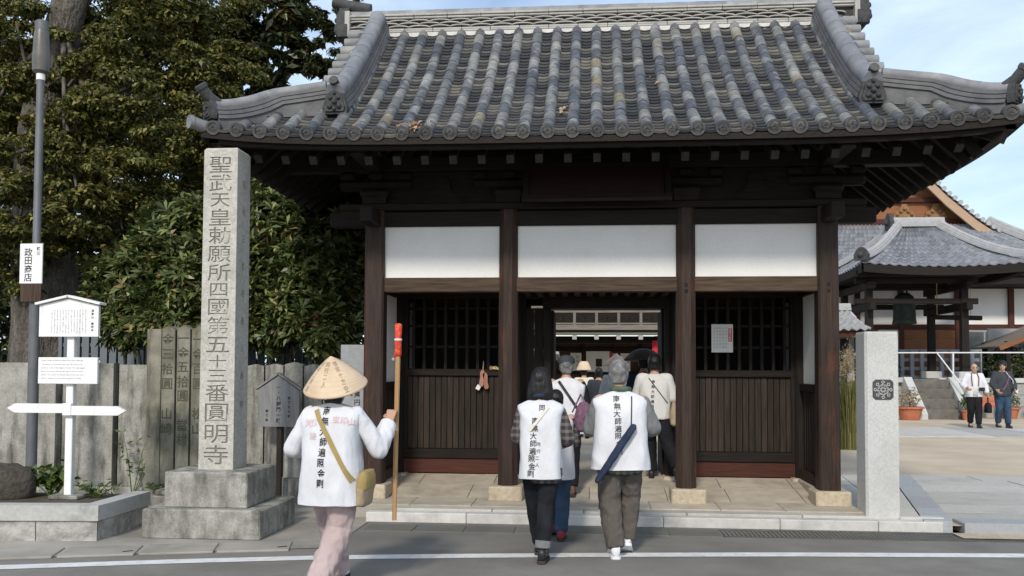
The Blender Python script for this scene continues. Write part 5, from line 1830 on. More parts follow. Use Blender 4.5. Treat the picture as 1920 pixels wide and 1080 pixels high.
for sx in (-1, 1):
    far_ridge([(S(1 if sx > 0 else 0, v) + Vector((0, 0, .05 + .25 * (1 - v) ** 3))) for v in np.linspace(0, 1, 9)], .17, hall, 'corner_ridge')
    # side slope from the ridge down to the side eave
    az = 11.6
    prof_ = [(0.0, az), (1.2, 10.25), (2.4, 9.0), (3.6, 7.95), (4.4, 7.38), (5.6, 6.7), (6.9, 6.0), (8.0, ez)]
    for (x0, z0), (x1, z1) in zip(prof_[:-1], prof_[1:]):
        yb = gyy - .55 if x0 < 4.0 else gyy - .3 - (x0 - 4.0) * .7
        A, B = Vector((HC + sx * x1, yb, z1)), Vector((HC + sx * x1, HYF + 12, z1))
        D, C = Vector((HC + sx * x0, yb, z0)), Vector((HC + sx * x0, HYF + 12, z0))
        S2 = tiled_slope(A, B, C, D, 0, 0, 0) if sx > 0 else tiled_slope(B, A, D, C, 0, 0, 0)
        roof_tiles(S2, .30, .30, .3, hall)
    pth = [Vector((HC + sx * x, gyy - .45, z + .02)) for x, z in prof_[:6]]
    mb = MB()
    mb.loft([[p + Vector((0, b, a)) for a, b in ((-.12, -.06), (-.12, .06), (-.55, .06), (-.55, -.06))] for p in pth[:5]])
    mb.build('barge_board', 'hall_pale', hall)
    for k in range(22):
        t = k / 21
        x = .1 + 4.6 * t
        z = np.interp(x, [q[0] for q in prof_], [q[1] for q in prof_])
        MB().lathe([(.001, -.45), (.09, -.45), (.1, .1), (.001, .1)], 8, Matrix.Translation((HC + sx * x, gyy - .5, z + .08)) @ mx90).build('verge_tile', 'far_ridge', hall)
mb = MB().add([(HC - gh, gyy + .3, gz - .4), (HC + gh, gyy + .3, gz - .4), (HC + 2.4, gyy + .3, 9.0), (HC, gyy + .3, 11.3), (HC - 2.4, gyy + .3, 9.0)], [(0, 1, 2, 3, 4)])
gw = mb.build('gable_wall', 'hall_wood', hall)
MB().b2(HC - gh + .2, HC + gh - .2, gyy + .12, gyy + .28, gz + .02, gz + .28).build('gable_beam', 'hall_red', gw)
MB().b2(HC - 2.6, HC + 2.6, gyy + .12, gyy + .28, gz + 1.0, gz + 1.2).build('gable_beam', 'hall_red', gw)
for x in (-2.2, -.9, .9, 2.2):
    mb = MB(Matrix.Translation((HC + x, gyy + .2, gz + .3)))
    mb.prism([(-.45, 0), (.45, 0), (.40, .25), (.2, .38), (.1, .62), (-.1, .62), (-.2, .38), (-.40, .25)], -.07, .05)
    for q in range(5):
        mb.ball((-.3 + .15 * q, -.1, .18 + .12 * (2 - abs(q - 2))), .085, 7, 5)
    mb.build('gable_carving', 'gold', gw)
far_ridge([(HC, gyy - .4, 11.6), (HC, HYF + 12, 11.6)], .3, hall, 'main_ridge')

# ------------------------------------------------------------------ bell tower on its stone platform
FIRST = set(o.name for o in COL.objects)
BX0, BX1, BY0, BY1 = 7.95, 10.70, 27.3, 29.95
BC = ((BX0 + BX1) / 2 + .1, (BY0 + BY1) / 2)
pf = thing('stone_platform', 'raised pale stone platform with capstones under the bell tower', 'platform', (10, 28, .07))
M['ashlar'] = material('pale_ashlar', [(.30, .295, .28), (.40, .395, .375)], 6, rough=.9, bump=.3, bump_scale=30, spread=.12, stain=((.17, .165, .15), 2.2, (1, 1, .6), .5, .72, .6))
PFY = 26.35
MB().b2(6.2, 16.9, PFY + .1, 33, .0, 1.12).build('core', 'ashlar', pf)
for r_ in range(3):
    x = 6.0 - .3 * (r_ % 2)
    while x < 16.9:
        x1 = x + random.uniform(.7, 1.05)
        if not (x1 > 8.62 and x < 9.98):
            MB().b2(max(6.2, x) + .006, x1 - .006, PFY, PFY + .16, .05 + r_ * .335, .05 + r_ * .335 + .328, ch=.012).build('stone', 'ashlar', pf)
        x = x1
for k in range(11):
    x = 5.68 + k * .98
    if not 8.3 < x < 9.4:
        MB().b2(x, x + .97, PFY - .06, PFY + .35, 1.06, 1.20, ch=.012).build('capstone', 'granite', pf)
stp = thing('stone_steps', 'short flight of dark stone steps with sloping pale side stones up to the bell tower', 'steps', (9.25, 25.9, .07))
sxa, sxb = 8.80, 9.80
M['step_dark'] = material('dark_step_stone', [(.10, .092, .08), (.18, .168, .15)], 5, rough=.9, bump=.3, bump_scale=30, spread=.1)
for k in range(4):
    MB().b2(sxa + .01, sxb - .01, 25.15 + k * .30, 25.15 + (k + 1) * .30 + (.25 if k == 3 else .05), .06, .06 + (k + 1) * .275, ch=.015).build('step', 'step_dark', stp)
for x in (sxa - .22, sxb):
    mb = MB()
    pr_ = [(24.95, .05), (26.42, .05), (26.42, 1.22), (26.2, 1.22), (24.95, .22)]
    vs = [(xx, y, z) for xx in (x, x + .22) for y, z in pr_]
    mb.add(vs, [(0, 1, 2, 3, 4)[::-1], (5, 6, 7, 8, 9)] + [(i, (i + 1) % 5, (i + 1) % 5 + 5, i + 5) for i in range(5)])
    mb.build('side_stone', 'granite', stp)
bt = thing('bell_tower', 'open timber bell tower with blue-grey tiled roof and pale hip ridges', 'bell tower', (BC[0], BC[1], 1.2))
PZ = 1.14
for x in (BX0, BX1):
    for y in (BY0, BY1):
        lean = .0
        MB().box((x, y, PZ + .12), (.5, .5, .24), ch=.03).build('post_base', 'granite', bt)
        mb = MB()
        mb.loft([[(x + a * s_, y + b * s_, z) for a, b in ((-.105, -.105), (.105, -.105), (.105, .105), (-.105, .105))] for z, s_ in ((PZ + .24, 1), (4.1, .92))])
        mb.build('post', 'wood_z', bt)
for y in (BY0, BY1):
    for z0, z1 in ((3.35, 3.58), (3.98, 4.2)):
        MB().b2(BX0 - .40, BX1 + .40, y - .07, y + .07, z0 + .04, z1 - .02, ch=.02).build('beam', 'wood_x', bt)
for x in (BX0, BX1):
    for z0, z1 in ((3.20, 3.43), (3.84, 4.06)):
        MB().b2(x - .09, x + .09, BY0 - .45, BY1 + .45, z0, z1, ch=.02).build('beam', 'wood_y', bt)
MB().b2(BX0, BX1, BC[1] - .1, BC[1] + .1, 3.95, 4.18).build('bell_beam', 'wood_x', bt)
ex, ey_ = 2.36, 2.3
z0_, z1_ = 4.42, 5.95
c0 = Vector((BC[0] + .42, BC[1], 0))
rh = .55
bz = 4.62
cr4 = {(sx, sy): Vector((c0.x + sx * ex, c0.y + sy * ey_, z0_ + .12)) for sx in (-1, 1) for sy in (-1, 1)}
tp4 = {sx: Vector((c0.x + sx * rh, c0.y, z1_)) for sx in (-1, 1)}
faces = [(cr4[(-1, -1)], cr4[(1, -1)], tp4[1], tp4[-1]), (cr4[(1, -1)], cr4[(1, 1)], tp4[1], tp4[1]), (cr4[(1, 1)], cr4[(-1, 1)], tp4[-1], tp4[1]), (cr4[(-1, 1)], cr4[(-1, -1)], tp4[-1], tp4[-1])]
for A, B, C, D in faces:
    def S(u, v, A=A, B=B, C=C, D=D):
        p = A.lerp(B, u).lerp(D.lerp(C, u), v)
        p.z -= .62 * v * (1 - v) + .12 * (1 - (2 * u - 1) ** 2) * (1 - v)
        return p
    roof_tiles(S, .27, .27, .2, bt)
    mb = MB()
    n = 8
    vs = [S(i / n, j / n) - Vector((0, 0, .10)) for i in range(n + 1) for j in range(n + 1)]
    mb.add(vs, [(i * (n + 1) + j, i * (n + 1) + j + 1, (i + 1) * (n + 1) + j + 1, (i + 1) * (n + 1) + j) for i in range(n) for j in range(n)])
    mb.build('roof_deck', 'wood_x', bt)
    mb = MB()
    mb.loft([[S(u, 0) + (S(u, .08) - S(u, 0)) * b + Vector((0, 0, a)) for a, b in ((-.02, 0), (-.02, 1), (-.30, 1), (-.26, 0))] for u in np.linspace(0.01, .99, 12)])
    mb.build('eave_board', 'wood_x', bt)
for (sx, sy), c in cr4.items():
    pts = []
    for v in np.linspace(.01, .97, 9):
        p = c.lerp(tp4[sx], v); p.z += -.62 * v * (1 - v) + .05 + .10 * (1 - v) ** 4
        pts.append(p)
    far_ridge(pts, .105, bt, 'hip_ridge')
far_ridge([tp4[-1] + Vector((-.25, 0, 0)), tp4[1] + Vector((.25, 0, 0))], .14, bt, 'main_ridge')
mb = MB().b2(BX0 - .5, BX1 + .5, BY0 - .5, BY1 + .5, 4.2, 4.36); mb.build('bracket_frame', 'wood_x', bt)
M['bronze'] = material('green_bronze', [(.022, .032, .026), (.05, .065, .052)], 6, rough=.55, bump=.2, metallic=.5)
bl_c = (9.42, BC[1])
bell = thing('temple_bell', 'dark bronze temple bell hanging inside the bell tower', 'bell', (bl_c[0], bl_c[1], 2.85))
mbx = Matrix.Translation((bl_c[0], bl_c[1], 2.86))
MB().lathe([(.30, 0.02), (.355, 0), (.36, .06), (.34, .12), (.325, .45), (.31, .72), (.27, .86), (.16, .96), (.001, .99)], 24, mbx, caps=False).build('body', 'bronze', bell, smooth=True)
MB().tube([Vector((bl_c[0] - .09, bl_c[1], 3.83)), Vector((bl_c[0] - .06, bl_c[1], 3.95)), Vector((bl_c[0] + .06, bl_c[1], 3.95)), Vector((bl_c[0] + .09, bl_c[1], 3.83))], .03, 8).build('crown_loop', 'bronze', bell, smooth=True)
for z in (.14, .70):
    MB().lathe([(.33, -.012), (.348 - .03 * (z > .5), 0), (.33, .012)], 24, Matrix.Translation((bl_c[0], bl_c[1], 2.86 + z)), caps=False).build('band', 'bronze', bell)
stk_ = thing('bell_striker', 'horizontal wooden log hung on ropes to strike the bell', 'striker', (10.9, BC[1] - .2, 3.0))
MB().tube([(10.05, BC[1] - .3, 3.06), (11.62, BC[1] - .3, 3.03)], .075, 12).build('log', 'wood_x', stk_, smooth=True)
for x in (10.3, 11.3):
    MB().tube([(x, BC[1] - .3, 3.06), (x, BC[1] - .3, 4.2)], .012, 6).build('rope', 'straw', stk_)

# ------------------------------------------------------------------ small things in the courtyard
M['pipe'] = material('white_pipe', [(.62, .62, .62), (.72, .72, .72)], 4, rough=.35, bump=0)
hr = thing('handrail', 'thin white pipe handrail along the top of the bell tower platform', 'handrail', (9.5, 26.5, 1.2))
MB().tube([(8.2, 26.55, 1.92), (12.3, 26.7, 1.94)], .02, 8).build('top_rail', 'pipe', hr)
for x in (8.2, 10.1, 12.3):
    MB().tube([(x, 26.6, 1.15), (x, 26.58, 1.92)], .025, 8).build('upright', 'pipe', hr)
MB().tube([(9.62, 26.5, 1.92), (9.93, 25.2, .82)], .02, 8).build('stair_rail', 'pipe', hr)
MB().tube([(9.93, 25.2, .06), (9.93, 25.2, .82)], .025, 8).build('upright', 'pipe', hr)
M['terracotta'] = material('terracotta', [(.36, .12, .06), (.48, .18, .10)], 6, rough=.8, bump=.15)
M['red_bench'] = material('red_cloth', [(.45, .10, .07), (.55, .15, .10)], 6, rough=.85, bump=.1)
def pot(x, y, r, h_, lab, kind):
    t_ = thing('flower_pot', lab, 'flower pot', (x, y, .07))
    MB().lathe([(r * .7, .07), (r, .07 + h_), (r * 1.08, .07 + h_), (r * 1.08, .07 + h_ - .05), (r * .95, .07 + h_ - .02), (.001, .07 + h_ - .03)], 16, Matrix.Translation((x, y, 0))).build('pot', 'terracotta', t_, smooth=True)
    p, n_ = clump_points((x, y, .07 + h_ + .25), (r * 1.2, r * 1.2, .3), 260, rs, .3)
    quads_object('leaves', leaves(p, n_, .10, .04, rs), kind, t_, kind='stuff')
    MB().tube([(x, y, .07 + h_ - .03), (x, y, .07 + h_ + .3)], .015, 6).build('stem', 'bark', t_)
pot(8.25, 24.75, .34, .36, 'wide terracotta pot with dry tan plant left of the stone steps', 'plume')
pot(9.78, 24.85, .14, .28, 'small terracotta pot with green plant right of the stone steps', 'leaf_e')
pot(11.35, 25.9, .25, .32, 'terracotta pot with dark shrub behind the two men', 'leaf_c')
pot(12.1, 25.8, .25, .30, 'terracotta pot with shrub farther along the platform wall', 'leaf_c')
rb_ = thing('red_bench', 'low bench covered with red cloth beside the platform', 'bench', (10.6, 25.3, .07))
MB().b2(10.2, 11.15, 25.35, 25.42, .42, .56, ch=.01).build('seat', 'red_bench', rb_)
for x in (10.26, 11.09):
    for y in (25.4, 25.8):
        MB().b2(x - .03, x + .03, y - .03, y + .03, .06, .42).build('leg', 'hall_wood', rb_)
pot(10.45, 25.6, .0001, .0001, 'x', 'leaf_e') if False else None
tray = thing('plant_tray', 'red tray of small green plants standing on the red bench', 'plants', (10.7, 25.6, .56))
MB().b2(10.35, 10.8, 25.45, 25.75, .56, .72, ch=.01).build('tray', 'terracotta', tray)
p, n_ = clump_points((10.57, 25.6, .85), (.25, .15, .16), 240, rs, .2)
quads_object('leaves', leaves(p, n_, .08, .03, rs), 'leaf_e', tray, kind='stuff')
# grey lattice fence behind the platform, hedge, small shelter roof on the right
lf_ = thing('lattice_fence', 'grey lattice block fence behind the bell tower posts', 'fence', (10, 31.5, 1.1))
M['block'] = material('grey_block', [(.28, .30, .33), (.38, .40, .43)], 4, rough=.8, bump=.1)
for k in range(26):
    x = 6.6 + k * .33
    MB().b2(x, x + .12, 31.5, 31.58, 1.12, 2.1).build('block', 'block', lf_)
for z in (1.12, 1.42, 1.72, 2.02):
    MB().b2(6.6, 15, 31.59, 31.65, z, z + .11).build('course', 'block', lf_)
hg = thing('clipped_hedge', 'dark clipped shrub behind the pipe handrail on the platform', 'shrub', (12.4, 28.2, 1.15))
p, n_ = clump_points((12.5, 28.2, 1.65), (.9, .5, .55), 2600, rs, .55)
quads_object('foliage', leaves(p, n_, .11, .05, rs), 'leaf_d', hg, kind='stuff')
MB().tube([(12.5, 28.2, 1.1), (12.5, 28.2, 1.7)], .05, 6).build('stem', 'bark', hg)
p2 = thing('clipped_hedge', 'small dark shrub in front of the lattice fence', 'shrub', (9.35, 30.6, 1.15))
p, n_ = clump_points((9.35, 30.6, 1.4), (.55, .4, .3), 1100, rs, .5)
quads_object('foliage', leaves(p, n_, .10, .05, rs), 'leaf_d', p2, kind='stuff')
MB().tube([(9.35, 30.6, 1.1), (9.35, 30.6, 1.4)], .04, 6).build('stem', 'bark', p2)
shl = thing('small_shelter', 'small wooden shelter with low brown board roof beside the bell tower', 'shelter', (13.2, 29.2, 1.1))
M['brown_roof'] = material('weathered_board_roof', [(.15, .12, .10), (.24, .20, .17)], 4, stretch=(1, 8, 1), rough=.85, bump=.3)
for k in range(7):
    a, b = Vector((11.75 + .0, 27.6 + k * .3, 2.12)), Vector((13.5, 27.6 + k * .3, 2.85))
    d = b - a
    MB().box((a + b) / 2, (d.length, .29, .05), rot=(0, -math.atan2(d.z, d.x), 0)).build('roof_board', 'brown_roof', shl)
    a, b = Vector((13.52, 27.6 + k * .3, 2.85)), Vector((15.2, 27.6 + k * .3, 2.12))
    d = b - a
    MB().box((a + b) / 2, (d.length, .29, .05), rot=(0, -math.atan2(d.z, d.x), 0)).build('roof_board', 'brown_roof', shl)
for sx, zz in ((-1, 0), (1, 0)):
    d = Vector((1.75, 0, .73))
    MB().box((13.5 + sx * .875, 27.42, 2.44), (d.length, .06, .13), rot=(0, sx * math.atan2(d.z, d.x), 0)).build('barge_board', 'hall_wood', shl)
for x in (12.1, 14.9):
    for y in (27.7, 29.3):
        MB().b2(x - .06, x + .06, y - .06, y + .06, 1.1, 2.3).build('post', 'wood_z', shl)
MB().b2(12.2, 14.8, 29.32, 29.36, 1.12, 2.75).build('rear_wall', 'window_frame', shl)
# set the whole bell tower terrace out at its place in the courtyard
bpy.context.view_layer.update()
PL = Matrix.Translation((10.85, 30.25, .07)) @ Matrix.Scale(1.125, 4) @ Matrix.Translation((-9.3, -26, -.07))
for o in [o for o in COL.objects if o.name not in FIRST and o.parent is None]:
    o.matrix_basis = PL @ o.matrix_basis
# little water pavilion between the gate and the granite post
wp = thing('water_pavilion', 'small tiled roof on dark posts glimpsed between gate and granite post', 'pavilion', (5.3, 20, .07))
for A, B, C, D in (((4.2, 19.2, 2.42), (5.68, 19.2, 2.42), (5.42, 20, 2.88), (4.5, 20, 2.88)), ((5.68, 20.8, 2.42), (4.2, 20.8, 2.42), (4.5, 20, 2.88), (5.42, 20, 2.88)),
                   ((5.68, 19.2, 2.42), (5.68, 20.8, 2.42), (5.42, 20, 2.88), (5.42, 20, 2.88)), ((4.2, 20.8, 2.42), (4.2, 19.2, 2.42), (4.5, 20, 2.88), (4.5, 20, 2.88))):
    S = tiled_slope(A, B, C, D, 0, 0, .12)
    roof_tiles(S, .16, .16, .2, wp, 'far_ridge')
far_ridge([(4.4, 20, 2.88), (5.5, 20, 2.88)], .07, wp)
MB().b2(4.3, 5.6, 19.3, 20.7, 2.27, 2.40).build('eave_frame', 'hall_red', wp)
for x in (4.5, 5.5):
    for y in (19.45, 20.55):
        MB().b2(x - .06, x + .06, y - .06, y + .06, .06, 2.28).build('post', 'wood_z', wp)
MB().b2(4.7, 5.7, 19.7, 20.3, .06, .75, ch=.04).build('basin', 'dark_stone', wp)
# ------------------------------------------------------------------ two-storeyed inner gate seen through the doorway
IY = 24.0
ig = thing('inner_gate', 'two-storeyed wooden inner gate with balcony railing, seen through the open doorway', 'gate', (.4, IY + 1.6, .07))
def ip(mb, name, mat, par=None):
    return mb.build(name, mat, par or ig)
M['pale_old_wood'] = wood('grey_weathered_wood', (.12, .105, .088), (.24, .215, .185), 'x')
IX0, IX1 = -3.6, 4.4
for x in (-3.4, -1.5, 1.95, 4.2):
    for y in (IY + .6, IY + 2.9):
        ip(MB().tube([(x, y, .07), (x, y, 2.55)], .13, 14), 'post', 'wood_z')
        ip(MB().box((x, y, .13), (.42, .42, .14), ch=.02), 'post_base', 'slab_grey')
ip(MB().b2(IX0, IX1, IY + .5, IY + .7, 2.28, 2.46), 'tie_beam', 'wood_x')
ip(MB().b2(IX0 - .4, IX1 + .4, IY - .05, IY + 3.4, 2.60, 2.70), 'balcony_floor', 'wood_x')
ip(MB().b2(IX0 - .5, IX1 + .5, IY - .12, IY - .02, 2.60, 2.74, ch=.01), 'balcony_edge', 'pale_old_wood')
ip(MB().b2(IX0 - .45, IX1 + .45, IY - .02, IY + .05, 2.47, 2.56, ch=.01), 'balcony_beam', 'pale_old_wood')
M['white_cap'] = material('white_painted_end', [(.30, .295, .28), (.40, .39, .375)], 5, rough=.8, bump=.05)
k = 0
x = IX0 - .3
while x < IX1 + .4:
    j = ip(MB().b2(x - .055, x + .055, IY - .02, IY + .6, 2.36, 2.465), 'beam_end', 'wood_y')
    MB().b2(x - .057, x + .057, IY - .035, IY - .021, 2.357, 2.468).build('white_tip', 'white_cap', j)
    ip(MB().b2(x - .035, x + .035, IY - .11, IY - .04, 2.742, 3.06), 'rail_post', 'pale_old_wood')
    if x + .575 < IX1 + .4:
        for a, b in (((x + .04, 2.80), (x + .535, 3.0)), ((x + .04, 3.0), (x + .535, 2.80))):
            d = Vector((b[0] - a[0], 0, b[1] - a[1]))
            ip(MB().box(((a[0] + b[0]) / 2, IY - .075, (a[1] + b[1]) / 2), (d.length, .022, .03), rot=(0, -math.atan2(d.z, d.x), 0)), 'rail_brace', 'wood_x')
    x += .575
ip(MB().b2(IX0 - .5, IX1 + .5, IY - .10, IY - .05, 2.76, 2.79), 'rail', 'pale_old_wood')
ip(MB().b2(IX0 - .5, IX1 + .5, IY - .115, IY - .035, 3.06, 3.11), 'rail', 'pale_old_wood')
ip(MB().tube([(IX0 - .7, IY - .075, 3.20), (IX1 + .7, IY - .075, 3.20)], .035, 10), 'hand_rail', 'pale_old_wood')
ip(MB().b2(IX0 + .3, IX1 - .3, IY + .65, IY + 2.9, 2.7, 4.6), 'upper_storey', 'wood_x')
for xx in (-3.3, -1.5, 1.95, 4.1):
    ip(MB().b2(xx - .09, xx + .09, IY + .58, IY + .66, 2.7, 4.6), 'upper_post', 'wood_z')
# lower storey: boarded wall with notices, in the shade
ip(MB().b2(IX0, IX1, IY + 2.88, IY + 2.94, .07, 2.4), 'rear_wall', 'beam_z')
for xx in (-1.1, -.3, .6, 1.4):
    ip(MB().b2(xx - .04, xx + .04, IY + 2.80, IY + 2.88, .07, 2.3), 'stud', 'wood_z')
for z in (.75, 1.42, 2.1):
    ip(MB().b2(IX0, IX1, IY + 2.78, IY + 2.87, z, z + .09), 'rail', 'wood_x')
for lab, x0, x1, z0, z1, m_ in (('pale notice sheet on the inner gate wall, left of the wide poster', -.62, -.30, 1.53, 2.05, 'paper'), ('wide pale poster with a black square on the inner gate wall', -.16, .52, 1.50, 2.10, 'paper'),
                            ('narrow pale notice right of the red paper strip on the inner gate wall', .60, .76, 1.6, 2.05, 'white_cap'), ('pale notice with grey drawing on the inner gate wall', .84, 1.12, 1.52, 2.04, 'paper')):
    t_ = thing('wall_notice', lab, 'notice', ((x0 + x1) / 2, IY + 2.72, z0))
    MB().b2(x0, x1, IY + 2.755, IY + 2.772, z0, z1).build('sheet', m_, t_)
    if x1 - x0 > .5:
        MB().b2(x0 + .28, x0 + .46, IY + 2.749, IY + 2.753, z0 + .15, z0 + .38).build('black_square', 'ink', t_)
    else:
        mb = MB()
        column_text(mb, '納経所', (x0 + x1) / 2 + .04, z1 - .05, .13, .09, IY + 2.75, bold=.01)
        mb.build('lettering', 'faint_ink', t_, kind='stuff')
for lab, x0, x1, z0, z1, y in (('red cloth banner hanging beside the inner gate post', 1.60, 1.86, 1.75, 2.35, IY + .42), ('narrow red paper strip on the inner gate wall', .535, .585, 1.5, 2.1, IY + 2.76)):
    t_ = thing('red_banner', lab, 'banner', ((x0 + x1) / 2, y, z0))
    mb = MB()
    n = 8
    vs = []
    for i in range(n + 1):
        for j in range(2):
            vs.append((x0 + (x1 - x0) * i / n, y + .02 * math.sin(i * 1.7) * (x1 - x0 > .1), z0 + (z1 - z0) * j))
    mb.add(vs, [(2 * i, 2 * i + 2, 2 * i + 3, 2 * i + 1) for i in range(n)])
    mb.build('cloth', 'red_print', t_)
    MB().tube([(x0, y, z1 + .01), (x1, y, z1 + .01)], .012, 6).build('rod', 'wood_x', t_)
# roof of the inner gate
rx0, rx1, ry0, ry1, rz0, rz1 = IX0 - 1.3, IX1 + 1.3, IY - .9, IY + 4.3, 4.7, 6.9
cy_ = (ry0 + ry1) / 2
for A, B, C, D in (((rx0, ry0, rz0), (rx1, ry0, rz0), (rx1 - 2.4, cy_, rz1), (rx0 + 2.4, cy_, rz1)), ((rx1, ry1, rz0), (rx0, ry1, rz0), (rx0 + 2.4, cy_, rz1), (rx1 - 2.4, cy_, rz1)),
                   ((rx1, ry0, rz0), (rx1, ry1, rz0), (rx1 - 2.4, cy_, rz1), (rx1 - 2.4, cy_, rz1)), ((rx0, ry1, rz0), (rx0, ry0, rz0), (rx0 + 2.4, cy_, rz1), (rx0 + 2.4, cy_, rz1))):
    S = tiled_slope(A, B, C, D, 0, 0, .5)
    roof_tiles(S, .3, .3, .3, ig)
far_ridge([(rx0 + 2.2, cy_, rz1), (rx1 - 2.2, cy_, rz1)], .16, ig, 'main_ridge')
ip(MB().b2(rx0 + .1, rx1 - .1, ry0 + .1, ry1 - .1, 4.5, 4.66), 'eave_frame', 'wood_x')
# low white-roofed stall left of the inner gate
stl = thing('side_stall', 'small stall with pale sloping roof at the left inside the doorway', 'stall', (-1.9, 21.5, .07))
MB().box((-1.75, 21.6, 2.02), (2.0, 1.3, .06), rot=(R(-6), R(8), 0)).build('roof', 'white_cap', stl)
for x in (-2.6, -.98):
    for y in (21.1, 22.1):
        MB().b2(x - .04, x + .04, y - .04, y + .04, .07, 1.95).build('post', 'pale_old_wood', stl)
MB().b2(-2.6, -.98, 21.2, 22.0, .75, .82).build('counter', 'wood_x', stl)
# ------------------------------------------------------------------ people
def cloth(name, c1, c2, scale=7, bump=.25, rough=.85):
    return material(name, [c1, c2], scale, stretch=(1, 1, .45), rough=rough, bump=min(1, bump * 2.0), bump_scale=7, bump_dist=.05, spec=.12)
M['skin'] = material('skin', [(.42, .25, .17), (.50, .31, .215)], 8, rough=.55, bump=.03)
M['white_cloth'] = cloth('white_cotton', (.58, .585, .62), (.66, .665, .695), 5, .3)
M['grey_white_cloth'] = cloth('off_white_cotton', (.58, .57, .55), (.66, .65, .63), 5, .3)
M['cream_cloth'] = cloth('cream_cotton', (.62, .58, .50), (.70, .66, .58))
M['pink_trousers'] = cloth('dusty_pink_cotton', (.40, .31, .30), (.48, .385, .37), 6, .4)
M['black_denim'] = cloth('black_denim', (.010, .011, .014), (.022, .024, .029), 9, .4)
M['taupe_cotton'] = cloth('grey_brown_cotton', (.085, .075, .066), (.135, .12, .107), 6, .5)
M['blue_denim'] = cloth('blue_denim', (.022, .045, .085), (.05, .085, .14), 8, .4)
M['grey_knit'] = cloth('grey_knit', (.15, .155, .16), (.21, .215, .22), 20, .4)
M['black_cloth'] = cloth('black_cloth', (.010, .010, .012), (.022, .022, .026), 8, .3)
M['navy_cloth'] = cloth('navy_cloth', (.020, .028, .055), (.035, .048, .085), 10, .3)
M['dark_jacket'] = cloth('dark_grey_jacket', (.035, .04, .048), (.06, .065, .075), 8, .4)
M['purple_cloth'] = cloth('purple_print', (.10, .045, .08), (.24, .14, .19), 30, .2)
M['green_cloth'] = cloth('green_scarf', (.05, .075, .05), (.10, .14, .095), 14, .3)
M['orange_cloth'] = cloth('ochre_collar', (.40, .22, .05), (.5, .3, .09), 8, .2)
M['beige_cloth'] = cloth('beige_canvas', (.30, .23, .15), (.38, .30, .2), 9, .3)
M['ochre_cloth'] = cloth('ochre_canvas', (.30, .22, .085), (.38, .29, .13), 12, .25)
M['hair_black'] = material('black_hair', [(.006, .006, .007), (.018, .016, .015)], 4, stretch=(18, 18, 1.2), rough=.38, bump=.6, bump_scale=6, bump_dist=.01)
M['hair_grey'] = material('grey_hair', [(.07, .07, .07), (.15, .15, .15), (.24, .24, .235)], 26, stretch=(1, 1, 1), rough=.8, bump=.9, bump_scale=30, bump_dist=.012)
M['shoe_black'] = material('black_leather', [(.012, .012, .013), (.03, .03, .032)], 8, rough=.4, bump=.1)
M['shoe_white'] = material('white_sneaker', [(.66, .66, .68), (.76, .76, .78)], 8, rough=.6, bump=.15)
M['shoe_red'] = material('dark_red_shoe', [(.16, .018, .028), (.26, .035, .05)], 8, rough=.6, bump=.15)
M['shoe_brown'] = material('brown_shoe', [(.10, .05, .03), (.16, .085, .05)], 8, rough=.6, bump=.15)
M['sole'] = material('shoe_sole', [(.03, .025, .022), (.06, .05, .045)], 8, rough=.8, bump=.1)
M['strap_black'] = material('black_strap', [(.012, .012, .014), (.025, .025, .028)], 8, rough=.6, bump=.1)
M['stamp'] = material('faded_red_stamp', [(.60, .40, .42), (.64, .54, .56)], 14, rough=.85, bump=0)
M['hat_ink'] = material('hat_lettering', [(.28, .21, .14), (.38, .29, .20)], 14, rough=.85, bump=0)
def plaid(name, a, b, c):
    m = bpy.data.materials.new(name)
    m.use_nodes = True
    nt = m.node_tree
    L = nt.links.new
    bs = nt.nodes['Principled BSDF']
    bs.inputs['Roughness'].default_value = .9
    tc = _n(nt, 'ShaderNodeTexCoord')
    cols_ = []
    for d in ('X', 'Z'):
        wv = _n(nt, 'ShaderNodeTexWave', wave_type='BANDS', bands_direction=d)
        wv.inputs['Scale'].default_value = 5.5
        wv.inputs['Distortion'].default_value = .6
        L(tc.outputs['Object'], wv.inputs['Vector'])
        cols_.append(wv.outputs['Fac'])
    r1 = _n(nt, 'ShaderNodeValToRGB'); r1.color_ramp.interpolation = 'CONSTANT'
    r1.color_ramp.elements[0].color = (*a, 1); r1.color_ramp.elements[1].position = .55; r1.color_ramp.elements[1].color = (*b, 1)
    L(cols_[0], r1.inputs['Fac'])
    r2 = _n(nt, 'ShaderNodeValToRGB'); r2.color_ramp.interpolation = 'CONSTANT'
    r2.color_ramp.elements[0].color = (*a, 1); r2.color_ramp.elements[1].position = .6; r2.color_ramp.elements[1].color = (*c, 1)
    L(cols_[1], r2.inputs['Fac'])
    mx = _n(nt, 'ShaderNodeMix', data_type='RGBA')
    mx.inputs[0].default_value = .5
    L(r1.outputs['Color'], mx.inputs[6]); L(r2.outputs['Color'], mx.inputs[7])
    L(mx.outputs[2], bs.inputs['Base Color'])
    return m
M['plaid'] = plaid('plaid_flannel', (.03, .025, .03), (.13, .10, .09), (.18, .16, .16))
M['plaid_dark'] = plaid('dark_plaid', (.015, .018, .02), (.10, .12, .09), (.16, .17, .13))
